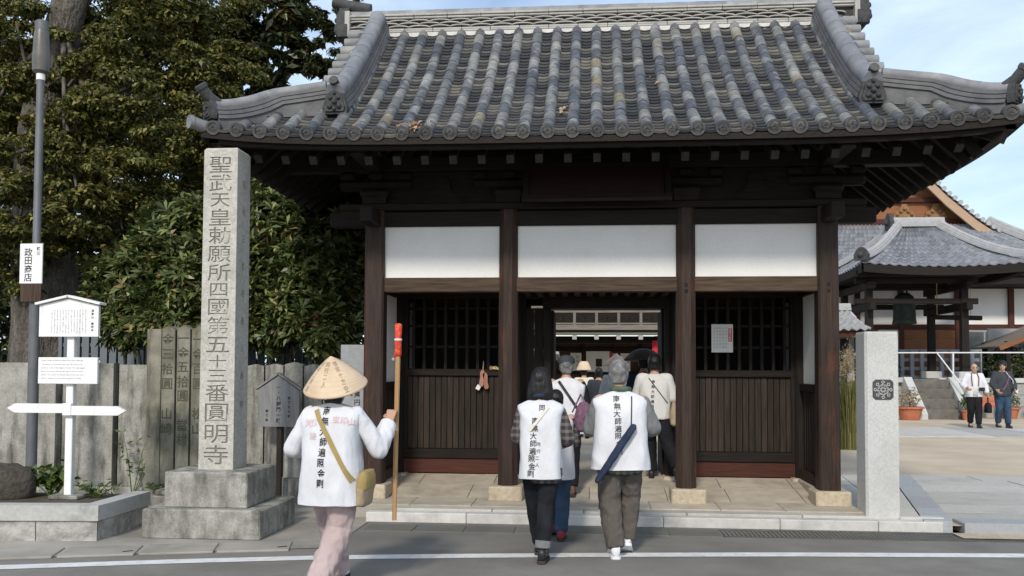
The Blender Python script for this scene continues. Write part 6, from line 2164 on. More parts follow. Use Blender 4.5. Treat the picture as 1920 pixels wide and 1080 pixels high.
def hat_material(name, c1, c2, ring=26):
    """Woven sedge: fine radial ribs and rings."""
    m = material(name, [c1, c2], 7, rough=.75, bump=0)
    nt = m.node_tree
    L = nt.links.new
    tc = nt.nodes.new('ShaderNodeTexCoord')
    wv = _n(nt, 'ShaderNodeTexWave', wave_type='RINGS', rings_direction='Z')
    wv.inputs['Scale'].default_value = ring
    wv.inputs['Distortion'].default_value = .5
    L(tc.outputs['Object'], wv.inputs['Vector'])
    bp = _n(nt, 'ShaderNodeBump')
    bp.inputs['Strength'].default_value = .3
    bp.inputs['Distance'].default_value = .003
    L(wv.outputs['Fac'], bp.inputs['Height'])
    L(bp.outputs['Normal'], nt.nodes['Principled BSDF'].inputs['Normal'])
    return m
M['sedge'] = hat_material('woven_sedge', (.53, .40, .27), (.65, .51, .37))
M['sedge_dark'] = hat_material('dark_woven_sedge', (.075, .06, .05), (.13, .105, .085))
M['sedge_pale'] = hat_material('pale_woven_sedge', (.62, .48, .33), (.72, .58, .42))
M['sedge_pink'] = hat_material('reddish_woven_sedge', (.52, .32, .23), (.62, .42, .32))

def capsule(mb, p0, r0, p1, r1, n=12):
    p0, p1 = Vector(p0), Vector(p1)
    d = (p1 - p0)
    t = d.normalized()
    pts = [p0 - t * r0 * .95, p0 - t * r0 * .7, p0 - t * r0 * .35, p0, p1, p1 + t * r1 * .35, p1 + t * r1 * .7, p1 + t * r1 * .95]
    rad = [r0 * .3, r0 * .72, r0 * .94, r0, r1, r1 * .94, r1 * .72, r1 * .3]
    mb.tube(pts, rad, n)
def chain(mb, pts, rad, n=12):
    for i in range(len(pts) - 1):
        capsule(mb, pts[i], rad[i], pts[i + 1], rad[i + 1], n)
def ring(z, hw, hd, cx=0, cy=0, e=2.5, n=28, tilt=0.0, sl=0.0):
    out_ = []
    for k in range(n):
        a = 2 * math.pi * k / n
        c, s = math.cos(a), math.sin(a)
        x = math.copysign(abs(c) ** (2 / e), c) * hw
        y = math.copysign(abs(s) ** (2 / e), s) * hd
        out_.append((cx + x, cy + y, z + tilt * y - sl * abs(x)))
    return out_
def shoe(T, ank, yaw_, pitch, mat, body, ln=.255, sole='sole', name='shoe'):
    A = T @ Matrix.Translation(Vector(ank)) @ Matrix.Rotation(yaw_, 4, 'Z') @ Matrix.Rotation(pitch, 4, 'X') @ Matrix.Scale(ln / .255, 4)
    mb = MB(A)
    rows = [(-.072, .018, -.05, -.0), (-.066, .032, -.062, .035), (-.03, .038, -.063, .050), (.03, .040, -.063, .035), (.075, .045, -.063, -.002), (.12, .046, -.063, -.015), (.16, .038, -.060, -.022), (.18, .018, -.052, -.035)]
    rings = []
    for y, hw, zb, zt in rows:
        c = (zb + zt) / 2; h_ = (zt - zb) / 2
        rings.append([(math.copysign(abs(math.cos(a)) ** .75, math.cos(a)) * hw, y, c + math.copysign(abs(math.sin(a)) ** .75, math.sin(a)) * h_) for a in [2 * math.pi * k / 14 for k in range(14)]])
    mb.loft(rings)
    s_ = mb.build(name, mat, body, smooth='all')
    mb = MB(A)
    rings = [[(x, y, z) for x, z in ((-hw * 1.04, -.082), (hw * 1.04, -.082), (hw * 1.06, -.058), (-hw * 1.06, -.058))] for y, hw, zb, zt in [(-.078, .024, 0, 0), (-.06, .037, 0, 0), (-.02, .040, 0, 0), (.05, .043, 0, 0), (.11, .049, 0, 0), (.16, .041, 0, 0), (.188, .020, 0, 0)]]
    mb.loft(rings)
    mb.build('sole', sole, s_)
def hand_shapes(mb, wrist, fore, side, curl=.5, s=1.0, grip=None):
    """Palm, four fingers and a thumb. fore: direction of the hand, side: unit vector towards the thumb."""
    w0 = Vector(wrist)
    f = Vector(fore).normalized()
    t = Vector(side)
    t = (t - f * t.dot(f)).normalized()
    n_ = f.cross(t).normalized()                     # away from the palm
    if grip is not None and n_.dot(Vector(grip) - w0) > 0:
        n_ = -n_
    pc = w0 + f * .045 * s
    for k in range(4):
        off = t * (.030 - .020 * k) * s
        capsule(mb, w0 + off * .6 + f * .01 * s, .015 * s, w0 + off + f * .082 * s, .0125 * s, 8)
        ln = (.040, .045, .042, .033)[k] * s
        base = w0 + off + f * .085 * s
        d = f
        ang = curl * .95
        for q in range(3):
            c_, s_ = math.cos(ang * (q + 1)), math.sin(ang * (q + 1))
            d = f * c_ - n_ * s_
            nx = base + d * ln * (1, .65, .5)[q]
            capsule(mb, base, (.0095, .009, .008)[q] * s, nx, (.009, .008, .007)[q] * s, 8)
            base = nx
    tb_ = w0 + t * .028 * s + f * .022 * s
    t1 = tb_ + (t * .75 + f * .55 - n_ * .35).normalized() * .036 * s
    t2 = t1 + (f * .85 - n_ * (.2 + curl * .5)).normalized() * .030 * s
    capsule(mb, tb_, .014 * s, t1, .011 * s, 8)
    capsule(mb, t1, .011 * s, t2, .009 * s, 8)
class Person:
    def __init__(s, label, pos, facing, h, pose, group=None, voxel=.010, face=False, skin='skin', fine=False):
        s.k = h / 1.62
        s.T = Matrix.Translation(pos) @ Matrix.Rotation(facing, 4, 'Z') @ Matrix.Scale(s.k, 4)
        s.p = pose
        s.vox = voxel
        P = dict(hip=Vector((0, 0, .86)), chest=Vector((0, .0, 1.18)), neck=Vector((0, .015, 1.355)), head=Vector((0, .035, 1.495)), head_yaw=0.0,
                 shl=Vector((-.165, 0, 1.31)), shr=Vector((.165, 0, 1.31)))
        for k_, v in pose.items():
            P[k_] = Vector(v) if hasattr(v, '__len__') and len(v) == 3 else v
        s.P = P
        mb = MB(s.T)
        hd = P['head']
        hr = Matrix.Rotation(P['head_yaw'], 3, 'Z')
        H = lambda x, y, z: hd + hr @ Vector((x, y, z))
        mb.ball(H(0, -.008, .022), (.073, .091, .092), 16, 10)
        mb.ball(H(0, .030, -.045), (.056, .062, .070), 14, 8)
        mb.ball(H(0, .052, -.088), (.034, .030, .026), 10, 6)
        capsule(mb, H(0, .084, .01), .009, H(0, .102, -.03), .014, 8)      # nose
        for sx in (-1, 1):
            mb.ball(H(sx * .074, -.005, -.008), (.010, .020, .032), 8, 6)     # ears
            mb.ball(H(sx * .034, .070, .022), (.026, .014, .010), 8, 5)       # brow
        capsule(mb, P['neck'] + Vector((0, -.005, -.05)), .056, hd + Vector((0, -.015, -.06)), .050, 12)
        mb.loft([ring(z, a, b, cy=c, e=2.2) for z, a, b, c in ((.78, .13, .09, 0), (.86, .155, .105, 0), (1.0, .13, .09, 0), (1.15, .15, .10, 0), (1.28, .165, .095, 0), (1.345, .10, .07, .0), (1.375, .055, .055, .01))])
        for sd_ in 'lr':
            hip = P['hip'] + Vector((-.085 if sd_ == 'l' else .085, 0, 0))
            kn, an = P['knee_' + sd_], P['ankle_' + sd_]
            chain(mb, [hip, kn, an], [.078, .050, .036])
            capsule(mb, an, .036, an + Vector((0, .09, -.04)), .028)
            sh_, el, wr = P['sh' + sd_], P['elbow_' + sd_], P['wrist_' + sd_]
            chain(mb, [sh_, el, wr], [.050, .038, .026])
            fd = P.get('hand_' + sd_, (wr - el).normalized())
            hand_shapes(mb, wr, fd, P.get('thumb_' + sd_, Vector((0, .3, 1))), P.get('curl_' + sd_, .55), 1.0, P.get('grip_' + sd_))
        s.body = finish_remesh(mb, 'person', skin, voxel=(.0065 if fine else voxel) * s.k, smooth_it=2)
        s.body['label'] = label
        s.body['category'] = 'person'
        if group:
            s.body['group'] = group
        if face:
            for sx in (-1, 1):
                m2 = MB(s.T); m2.ball(H(sx * .032, .083, .004), (.012, .008, .008), 8, 6); m2.build('eye', 'hair_black', s.body)
            m2 = MB(s.T); m2.ball(H(0, .088, -.060), (.024, .008, .006), 8, 5); m2.build('mouth', 'terracotta', s.body)
            for sx in (-1, 1):
                m2 = MB(s.T); capsule(m2, H(sx * .018, .090, .028), .005, H(sx * .05, .078, .026), .004, 6); m2.build('eyebrow', 'hair_black', s.body)
    def garment(s, name, mat, fn, disp=.006, scale=.10, smooth_it=3, vox=None, stretch=None):
        mb = MB(s.T)
        fn(mb)
        return finish_remesh(mb, name, mat, voxel=(vox or s.vox) * s.k, smooth_it=smooth_it, disp=disp, disp_scale=scale, parent=s.body, stretch=stretch)
    def trousers(s, mat, r=(.105, .082, .066), hem=.03, hipw=.165, hipd=.125, top=.98, disp=.009):
        P = s.P
        def fn(mb):
            mb.loft([ring(z, a, b, e=2.3) for z, a, b in ((.76, hipw * .72, hipd * .8), (.84, hipw, hipd), (.92, hipw, hipd), (top, hipw * .92, hipd * .92))])
            for sd_ in 'lr':
                hip = P['hip'] + Vector((-.082 if sd_ == 'l' else .082, 0, -.02))
                kn, an = P['knee_' + sd_], P['ankle_' + sd_]
                lo = an + (kn - an).normalized() * hem
                mb.tube([hip + Vector((0, 0, .06)), hip, hip.lerp(kn, .5), kn.lerp(hip, .1), kn, kn.lerp(lo, .12), kn.lerp(lo, .5), kn.lerp(lo, .9), lo], [r[0] * .8, r[0], (r[0] + r[1]) / 2 * 1.02, r[1] * 1.02, r[1], r[1], (r[1] + r[2]) / 2 * 1.04, r[2] * 1.03, r[2]], 16)
        return s.garment('trousers', mat, fn, disp, .085, 2, stretch=(1, 1, .8))
    def top(s, name, mat, rows, e=2.8, sleeves=None, disp=.008, scale=.12, extra=None):
        """rows: z, half width, half depth, y offset."""
        P = s.P
        def fn(mb):
            mb.loft([ring(q[0], q[1], q[2], cy=q[3], e=e, sl=q[4] if len(q) > 4 else 0) for q in rows])
            if sleeves:
                for sd_ in 'lr':
                    sh_, el, wr = P['sh' + sd_], P['elbow_' + sd_], P['wrist_' + sd_]
                    wr2 = el.lerp(wr, sleeves[3] if len(sleeves) > 3 else .95)
                    inn = sh_ + Vector((.05 if sd_ == 'l' else -.05, 0, 0))
                    chain(mb, [inn, sh_, sh_.lerp(el, .5), el], [sleeves[0] * .95, sleeves[0], (sleeves[0] + sleeves[1]) / 2, sleeves[1]], 14)
                    mb.tube([el, el.lerp(wr2, .15), el.lerp(wr2, .6), wr2], [sleeves[1] * .95, sleeves[1], (sleeves[1] + sleeves[2]) / 2, sleeves[2]], 14)
            if extra:
                extra(mb)
        return s.garment(name, mat, fn, disp, scale, 2)
    def vest(s, rows, mat='white_cloth', e=3.2, disp=.019, scale=.15, seed=0, name='pilgrim_vest'):
        """Stiff sleeveless vest: rows of z, half width, half depth, shoulder slope; crisp edges, soft folds."""
        R_ = np.array(rows, float)
        t = np.linspace(0, len(R_) - 1, 42)
        mb = MB(s.T)
        rings = []
        for q in t:
            z, a, b, sl = [float(np.interp(q, range(len(R_)), R_[:, i])) for i in range(4)]
            rg = []
            for x, y, zz in ring(z, a, b, e=e, n=56, sl=sl):
                v = Vector((x * 1.0 / scale + seed, y / scale, zz * .38 / scale))
                w_ = (1 - 2.0 * abs(mnoise.noise(v))) * .6 + .5 * mnoise.noise(v * 2.1)
                v2 = Vector((x * .7 / scale, y * .7 / scale + seed, (zz + x * .8) * .9 / scale))
                w_ += .45 * (1 - 2.2 * abs(mnoise.noise(v2)))
                k = disp * w_ * min(1, max(.25, (1.36 - zz) / .12))
                ln = math.hypot(x, y) + 1e-6
                rg.append((x + x / ln * k * .6, y + y / ln * k, zz + (.35 * k if z < rows[0][0] + .02 else 0)))
            rings.append(rg)
        mb.loft(rings)
        o = mb.build(name, mat, s.body, smooth='all')
        o.data.set_sharp_from_angle(angle=R(60))
        return o
    def sleeves(s, mat, r, sides='lr', upto=.95, frm=0.0):
        P = s.P
        for sd_ in sides:
            def fn(mb):
                sh_, el, wr = P['sh' + sd_], P['elbow_' + sd_], P['wrist_' + sd_]
                chain(mb, [sh_.lerp(el, frm), sh_.lerp(el, .5), el], [r[0], (r[0] + r[1]) / 2, r[1]], 14)
                mb.tube([el, el.lerp(wr, .15), el.lerp(wr, .6), el.lerp(wr, upto)], [r[1] * .95, r[1], (r[1] + r[2]) / 2, r[2]], 14)
            s.garment('sleeve', mat, fn, .010, .075, 2)
    def shoes(s, mat, yaw_l=.05, yaw_r=-.05, pl=0.0, pr=0.0, sole='sole', ln=.25):
        shoe(s.T, s.P['ankle_l'], yaw_l, pl, mat, s.body, ln, sole)
        shoe(s.T, s.P['ankle_r'], yaw_r, pr, mat, s.body, ln, sole)
    def hair(s, mat, shape):
        hd = s.P['head']
        hr = Matrix.Rotation(s.P['head_yaw'], 3, 'Z')
        H = lambda x, y, z: hd + hr @ Vector((x, y, z))
        def fn(mb):
            if shape == 'bob':
                mb.ball(H(0, -.012, .030), (.088, .104, .100), 18, 12)
                mb.loft([[H(x, y, z) for x, y, _ in ring(0, a, b, cy=c, e=2.3)] for z, a, b, c in ((-.155, .088, .035, -.062), (-.14, .108, .055, -.055), (-.09, .112, .070, -.045), (-.02, .100, .085, -.03), (.05, .085, .085, -.02))])
            elif shape == 'short':
                mb.ball(H(0, -.016, .034), (.083, .100, .094), 18, 12)
                mb.loft([[H(x, y, z) for x, y, _ in ring(0, a, b, cy=c, e=2.3)] for z, a, b, c in ((-.075, .052, .028, -.062), (-.05, .070, .045, -.05), (.0, .082, .065, -.035), (.04, .080, .08, -.02))])
            elif shape == 'bun':
                mb.ball(H(0, -.014, .030), (.080, .097, .090), 18, 12)
                mb.loft([[H(x, y, z) for x, y, _ in ring(0, a, b, cy=c, e=2.2)] for z, a, b, c in ((-.15, .035, .028, -.07), (-.12, .055, .04, -.065), (-.05, .070, .055, -.05), (.02, .075, .07, -.03))])
            else:
                mb.ball(H(0, -.022, .026), (.079, .094, .088), 18, 12)
        return s.garment('hair', mat, fn, .005, .035, 1, vox=min(s.vox, .009), stretch=(1, 1, .3) if shape != 'short' else (1, 1, 1))
    def cone_hat(s, mat, r, h_, tilt=(0, 0), z=.045, curve=.10):
        hd = s.P['head']
        A = s.T @ Matrix.Translation(hd + Vector((0, -.005, z))) @ Matrix.Rotation(tilt[0], 4, 'X') @ Matrix.Rotation(tilt[1], 4, 'Y')
        prof_ = [(r * t, h_ * (1 - t) + curve * h_ * math.sin(math.pi * t) * .9) for t in (1.0, .97, .85, .7, .55, .4, .25, .12, .03)]
        inner = [(a * .985, b - .008) for a, b in prof_[::-1]]
        rings = []
        n = 40
        mb = MB(A)
        for rr, zz in [(r * .985, -.008)] + prof_:
            rings.append([(rr * math.cos(2 * math.pi * j / n), rr * math.sin(2 * math.pi * j / n), zz) for j in range(n)])
        for rr, zz in inner:
            rings.insert(0, [(rr * math.cos(2 * math.pi * j / n), rr * math.sin(2 * math.pi * j / n), zz) for j in range(n)])
        mb.loft(rings, caps=True)
        me, c = mb.mesh('conical_hat', mat, smooth='all', centre=True)
        o = link('conical_hat', me, c, s.body)
        return o, A, prof_
    def on_surface(s, objs, mesh_list, name, mat, parent, frm='back', off=.004):
        """Project flat lettering (local x, z) onto garments; from the back (-y) of the person."""
        trees = []
        for o in objs:
            me = o.data
            c = WM[o.name].translation
            trees.append(BVHTree.FromPolygons([v.co + c for v in me.vertices], [tuple(p.vertices) for p in me.polygons]))
        d = (s.T.to_3x3() @ Vector((0, 1, 0))).normalized()
        if frm == 'front':
            d = -d
        mb = MB()
        for v, f in mesh_list:
            out_ = []
            ok = True
            for p in v:
                q = s.T @ Vector((p[0], 0, p[1])) - d * 1.0
                best = None
                for t in trees:
                    hit = t.ray_cast(q, d)
                    if hit[0] is not None and (best is None or hit[3] < best[3]):
                        best = hit
                if best is None:
                    ok = False
                    break
                out_.append(best[0] - d * off)
            if ok:
                mb.add(out_, f)
        return mb.build(name, mat, parent) if mb.v else None
    def back_text(s, objs, txt, x, ztop, pitch, size, parent, mat='ink', bold=.03, jitter=.0, slant=0.0, name='lettering', aspect=1.0):
        ml = []
        for i, ch in enumerate(txt):
            if ch == ' ':
                continue
            v, f = text_mesh(ch, size, bold)
            zc = ztop - pitch * (i + .5)
            ml.append(([(x + slant * i * pitch + p[0] * aspect + jitter * math.sin(i * 2.3), zc + p[1]) for p in v], f))
        return s.on_surface(objs, ml, name, mat, parent)
    def strap(s, objs, p0, p1, w_, mat, parent, name='strap', bulge=0.0, n=26, off=.010, T2=None):
        """A band across the back from p0 to p1 (local x, z)."""
        ml = []
        a, b = Vector(p0), Vector(p1)
        t = (b - a).normalized()
        nn = Vector((-t.y, t.x)) * w_ / 2
        for i in range(n):
            q0, q1 = a.lerp(b, i / n), a.lerp(b, (i + 1) / n)
            ml.append(([(q0 + nn)[:], (q0 - nn)[:], (q1 - nn)[:], (q1 + nn)[:]], [(0, 1, 2, 3)]))
        return s.on_surface(objs, ml, name, mat, parent, off=off)

NAMU = '南無大師遍照金剛'
# ---- woman in the sedge hat with a staff
hw = Person('woman in a conical sedge hat and long white pilgrim jacket walking with a staff', (-1.83, 6.36, 0), R(-4), 1.58,
    dict(knee_l=(-.085, .20, .50), ankle_l=(-.06, .34, .10), knee_r=(.055, .02, .47), ankle_r=(-.015, -.24, .12),
         shl=(-.165, 0, 1.31), elbow_l=(-.31, .02, 1.045), wrist_l=(-.17, .24, 1.03), shr=(.170, 0, 1.31), elbow_r=(.325, .07, 1.045), wrist_r=(.352, .25, 1.235),
         hand_r=(.10, .35, .93), thumb_r=(-.95, .1, .1), curl_r=1.25, curl_l=.5, head=(0, .05, 1.475), grip_r=(.38, .33, 1.27)), voxel=.009, fine=True)
hw.trousers('pink_trousers', (.112, .092, .084), hem=.0, hipw=.180, hipd=.14, disp=.016)
hw.shoes('shoe_white', pl=0, pr=-.35)
jk = hw.vest([(.655, .228, .170, 0), (.80, .216, .168, 0), (1.0, .200, .152, 0), (1.18, .204, .135, .0), (1.28, .222, .112, .06), (1.335, .226, .088, .14), (1.364, .22, .065, .17), (1.382, .07, .06, .12)], seed=3, disp=.024, scale=.17, name='pilgrim_jacket')
hw.sleeves('white_cloth', (.060, .068, .062), upto=.92, frm=.05)
hw.hair('hair_black', 'bun')
ht, HA, hp = hw.cone_hat('sedge', .236, .235, tilt=(R(22), R(-2)), z=.030)
mb = MB(HA)
for k, a in enumerate((-90 - 52, -90 - 6, -90 + 42, 30, 100, 160)):       # lettering running down the hat
    for i, ch in enumerate(('迷故三界城', '同行二人', '悟故十方空', '本来無東西', '何処有南北', '南無大師')[k]):
        v, f = text_mesh(ch, .034, .0)
        t0 = .26 + i * .155
        def onhat(p):
            t = t0 - p[1] / .236
            rr = .236 * t
            zz = .235 * (1 - t) + .10 * .235 * math.sin(math.pi * t) * .9
            an = R(a) + p[0] / max(.04, rr)
            return ((rr + .002) * math.cos(an), (rr + .002) * math.sin(an), zz + .003)
        mb.add([onhat(p) for p in v], f)
mb.build('lettering', 'hat_ink', ht)
hw.back_text([jk], NAMU, -.012, 1.365, .073, .064, jk, bold=.015, jitter=.004, slant=-.02, aspect=.85)
for x, z, s_, ch in ((-.135, 1.24, .06, '梵'), (-.09, 1.245, .05, '佛'), (.07, 1.27, .055, '宝'), (.125, 1.262, .055, '印'), (.175, 1.25, .055, '山'), (-.095, 1.15, .055, '法')):
    hw.back_text([jk], ch, x, z + s_ / 2, s_, s_, jk, 'stamp', bold=.02, name='red_stamp')
bg_ = thing('shoulder_bag', 'brown shoulder bag with ochre strap worn by the woman in the sedge hat', 'bag', hw.T @ Vector((.27, .03, .66)))
mb = MB(hw.T @ Matrix.Translation((.245, .02, .775)) @ Matrix.Rotation(R(8), 4, 'Y'))
mb.loft([ring(z, a, b, e=3) for z, a, b in ((-.13, .028, .10), (-.12, .042, .125), (0, .046, .13), (.09, .035, .12), (.115, .02, .11))])
finish_remesh(mb, 'pouch', 'beige_cloth', .010, 2, .006, .06, parent=bg_)
mb = MB(hw.T @ Matrix.Translation((.245, .02, .775)) @ Matrix.Rotation(R(8), 4, 'Y'))
mb.loft([ring(z, a, b, e=3) for z, a, b in ((.0, .050, .131), (.01, .052, .133), (.09, .041, .125), (.122, .024, .112))])
mb.build('flap', 'ochre_cloth', bg_, smooth=True)
hw.strap([jk], (-.092, 1.335), (.198, .83), .034, 'ochre_cloth', bg_, n=40)
stf = thing('pilgrim_staff', 'wooden staff with red brocade top held by the woman in the sedge hat', 'staff', hw.T @ Vector((.405, .335, .53)))
M['staff_wood'] = wood('pale_staff_wood', (.34, .19, .085), (.46, .28, .14), 'z')
M['brocade'] = material('red_brocade', [(.50, .03, .02), (.62, .07, .03), (.66, .28, .10)], 26, rough=.6, bump=.2, contrast=(.35, .72))
s0, s1 = hw.T @ Vector((.372, .33, .49)), hw.T @ Vector((.384, .345, 1.745))
MB().tube([s0, s1], [.017, .019], 8).build('shaft', 'staff_wood', stf)
d_ = (s1 - s0).normalized()
cv = MB().tube([s1 - d_ * .02, s1 - d_ * .01, s1 + d_ * .10, s1 + d_ * .12, s1 + d_ * .215, s1 + d_ * .225], [.02, .027, .025, .024, .027, .015], 10).build('brocade_cover', 'brocade', stf, smooth='all')
MB().tube([s1 + d_ * .098, s1 + d_ * .112], .029, 10).build('cord', 'white_cloth', cv)
bl0 = s1 + Vector((-.03, -.02, -.03))
MB().tube([s1 + Vector((-.012, -.015, .02)), bl0], .004, 5).build('bell_cord', 'red_print', stf)
MB().ball(bl0 - Vector((0, 0, .012)), .013, 8, 6).build('small_bell', 'white_cap', stf)

# ---- black-haired woman in a white vest over a plaid shirt
bw = Person('black-haired woman in a white pilgrim vest over a plaid shirt and black trousers', (-.42, 7.60, 0), R(-3), 1.60,
    dict(knee_l=(-.07, .12, .49), ankle_l=(-.045, .30, .085), knee_r=(.045, .02, .47), ankle_r=(.02, -.05, .085),
         shl=(-.145, 0, 1.28), elbow_l=(-.20, .03, 1.04), wrist_l=(-.12, .24, 1.02), shr=(.145, 0, 1.28), elbow_r=(.225, .02, 1.03), wrist_r=(.19, .20, .98), head=(-.005, .03, 1.50)))
bw.trousers('black_denim', (.095, .072, .058), hem=.03, hipw=.150, hipd=.115, disp=.006)
bw.shoes('shoe_black', pl=0, ln=.24)
for sd_ in 'r':
    an, kn = bw.P['ankle_' + sd_], bw.P['knee_' + sd_]
    mb = MB(bw.T); q = an + (kn - an).normalized() * .035; q2 = an + (kn - an).normalized() * .10
    mb.tube([q, q.lerp(q2, .1), q2], [.060, .066, .068], 16); mb.build('cuff', 'grey_knit', bw.body, smooth=True)
bw.sleeves('plaid', (.058, .060, .045), frm=.12)
vb = bw.vest([(.70, .178, .150, 0), (.86, .168, .148, 0), (1.08, .164, .135, 0), (1.22, .172, .118, .02), (1.29, .192, .100, .10), (1.345, .196, .082, .27), (1.366, .19, .06, .30), (1.378, .07, .055, .2)], seed=1)
mb = MB(bw.T); mb.tube([Vector((.075 * math.cos(a), .01 + .07 * math.sin(a), 1.368 + .008 * math.sin(a))) for a in np.linspace(0, 2 * math.pi, 21)], .019, 8); mb.build('collar', 'orange_cloth', bw.body, smooth='all')
mb = MB(bw.T); mb.tube([Vector((.082 * math.cos(a), .0 + .075 * math.sin(a), 1.392)) for a in np.linspace(R(150), R(300), 14)], [.012] + [.022] * 12 + [.012], 8); mb.build('scarf', 'navy_cloth', bw.body, smooth='all')
bw.hair('hair_black', 'bob')
bw.back_text([vb], '同', .02, 1.325, .07, .055, vb, bold=.01)
bw.back_text([vb], NAMU, -.035, 1.215, .062, .060, vb, bold=.01, jitter=.004, slant=-.07)
bw.back_text([vb], '同行二人', -.002, 1.02, .056, .034, vb, bold=.005, jitter=.003, slant=-.07)
bw.strap([vb], (.075, 1.30), (-.08, 1.10), .022, 'cream_cloth', vb, name='sash', n=14)
# tail of her plaid shirt
mb = MB(bw.T)
mb.loft([ring(z, a, b, cx=.045, e=2.5) for z, a, b in ((.665, .128, .125), (.70, .135, .132), (.80, .135, .13))])
finish_remesh(mb, 'shirt_tail', 'plaid', .012, 2, .006, .08, parent=bw.body)

# ---- grey-haired man in a white vest
gm = Person('grey-haired man in a white pilgrim vest, grey sleeves and taupe trousers', (.245, 7.86, 0), R(2), 1.67,
    dict(knee_l=(-.09, .03, .47), ankle_l=(-.045, -.03, .085), knee_r=(.085, .14, .50), ankle_r=(.062, .16, .125),
         shl=(-.17, 0, 1.29), elbow_l=(-.235, .08, 1.05), wrist_l=(-.13, .28, 1.05), shr=(.17, 0, 1.29), elbow_r=(.265, .05, 1.06), wrist_r=(.20, .27, 1.06), head=(-.015, .04, 1.505)))
gm.trousers('taupe_cotton', (.108, .088, .074), hem=.0, hipw=.170, hipd=.13, disp=.014)
gm.shoes('shoe_white', pl=0, pr=-.45, sole='shoe_white', ln=.26)
gm.sleeves('grey_knit', (.066, .074, .055), frm=.12)
vg = gm.vest([(.725, .240, .165, 0), (.86, .226, .162, 0), (1.05, .206, .150, 0), (1.20, .204, .130, .02), (1.28, .222, .108, .10), (1.338, .226, .085, .25), (1.362, .22, .06, .28), (1.378, .08, .058, .2)], seed=5, disp=.021)
mb = MB(gm.T)
mb.loft([ring(z, a, b, e=2.6) for z, a, b in ((.685, .17, .138), (.70, .176, .142), (.80, .172, .135))])
finish_remesh(mb, 'shirt_tail', 'plaid_dark', .012, 2, .006, .08, parent=gm.body)
mb = MB(gm.T); mb.tube([Vector((.072 * math.cos(a), .008 + .068 * math.sin(a), 1.378 - .006 * math.sin(a))) for a in np.linspace(0, 2 * math.pi, 21)], .024, 8); mb.build('scarf', 'green_cloth', gm.body, smooth='all')
gm.hair('hair_grey', 'short')
gm.back_text([vg], NAMU, -.04, 1.335, .060, .058, vg, bold=.01, jitter=.004, slant=.05)
ub = thing('long_navy_bag', 'long narrow navy bag slung diagonally across the back of the grey-haired man', 'bag', gm.T @ Vector((-.1, -.2, .66)))
mb = MB(gm.T)
mb.tube([(.105, -.185, 1.10), (.095, -.19, 1.085), (.0, -.20, .95), (-.11, -.20, .78), (-.20, -.19, .645), (-.212, -.19, .63)], [.02, .040, .044, .044, .034, .02], 12, squash=(1, .6))
finish_remesh(mb, 'tube_bag', 'navy_cloth', .010, 2, .004, .06, parent=ub)
gm.strap([vg], (.085, 1.325), (.075, 1.09), .010, 'strap_black', ub, n=16)
mb = MB(gm.T)
mb.tube([(-.19, -.19, .66), (-.19, -.2, .58), (-.18, -.19, .50), (-.185, -.19, .42)], .006, 6)
mb.build('hanging_cord', 'strap_black', ub)

# ---- short person in jeans and red shoes, half hidden
jp = Person('short person in jeans and dark red shoes half hidden behind the black-haired woman', (-.335, 8.55, 0), R(-2), 1.40,
    dict(knee_l=(-.07, .16, .50), ankle_l=(-.05, .22, .12), knee_r=(.075, .04, .47), ankle_r=(.065, -.02, .085), elbow_l=(-.22, .03, 1.06), wrist_l=(-.12, .25, 1.05), elbow_r=(.215, .05, 1.06), wrist_r=(.17, .26, 1.08)))
jp.trousers('blue_denim', (.10, .078, .066), hem=.02)
jp.shoes('shoe_red', pl=-.3, sole='sole')
jp.sleeves('plaid', (.058, .060, .045), frm=.12)
vj = jp.vest([(.665, .200, .155, 0), (.9, .19, .15, 0), (1.1, .18, .135, 0), (1.27, .195, .11, .1), (1.34, .195, .085, .25), (1.375, .07, .058, .2)], seed=9)
jp.hair('hair_black', 'short')
jp.back_text([vj], NAMU, .0, 1.30, .062, .048, vj, bold=.01)
pb2 = thing('purple_print_bag', 'purple printed cloth bag beside the black-haired woman in the plaid shirt', 'bag', (-.06, 8.35, 1.0))
mb = MB(Matrix.Translation((-.055, 8.40, 1.16)) @ Matrix.Rotation(R(-12), 4, 'Y'))
mb.loft([ring(z, a, b, e=2.8) for z, a, b in ((-.13, .07, .03), (-.11, .10, .05), (0, .105, .055), (.09, .07, .04), (.13, .03, .03))])
finish_remesh(mb, 'pouch', 'purple_cloth', .010, 2, .008, .06, parent=pb2)
mb = MB(); mb.tube([(-.06, 8.40, 1.28), (-.10, 8.46, 1.36), (-.18, 8.53, 1.19)], .008, 6); mb.build('handle', 'purple_cloth', pb2)

# ---- man in a dark cap between the gate posts
cm = Person('man in a dark cap, white vest and black trousers under the gate', (-.285, 10.30, .175), R(3), 1.56,
    dict(knee_l=(-.08, .14, .50), ankle_l=(-.06, .25, .10), knee_r=(.08, .03, .47), ankle_r=(.07, -.04, .085), elbow_l=(-.24, .04, 1.06), wrist_l=(-.15, .25, 1.04), elbow_r=(.235, .04, 1.06), wrist_r=(.16, .24, 1.04)), voxel=.012)
cm.trousers('black_cloth'); cm.shoes('shoe_brown'); cm.sleeves('black_cloth', (.060, .062, .05), frm=.12)
vc = cm.vest([(.72, .21, .155, 0), (.9, .195, .15, 0), (1.1, .19, .135, 0), (1.27, .215, .11, .1), (1.335, .22, .085, .25), (1.36, .21, .06, .28), (1.376, .07, .058, .2)], seed=13)
cm.hair('hair_grey', 'short')
hd = cm.P['head']
mb = MB(cm.T @ Matrix.Translation(hd + Vector((0, -.01, .05))))
mb.lathe([(.100, -.01), (.104, .01), (.098, .045), (.07, .075), (.03, .09), (.001, .092)], 20)
mb.box((0, .13, -.002), (.13, .10, .012), rot=(R(-10), 0, 0), ch=.005)
mb.build('cap', 'dark_jacket', cm.body, smooth=True)
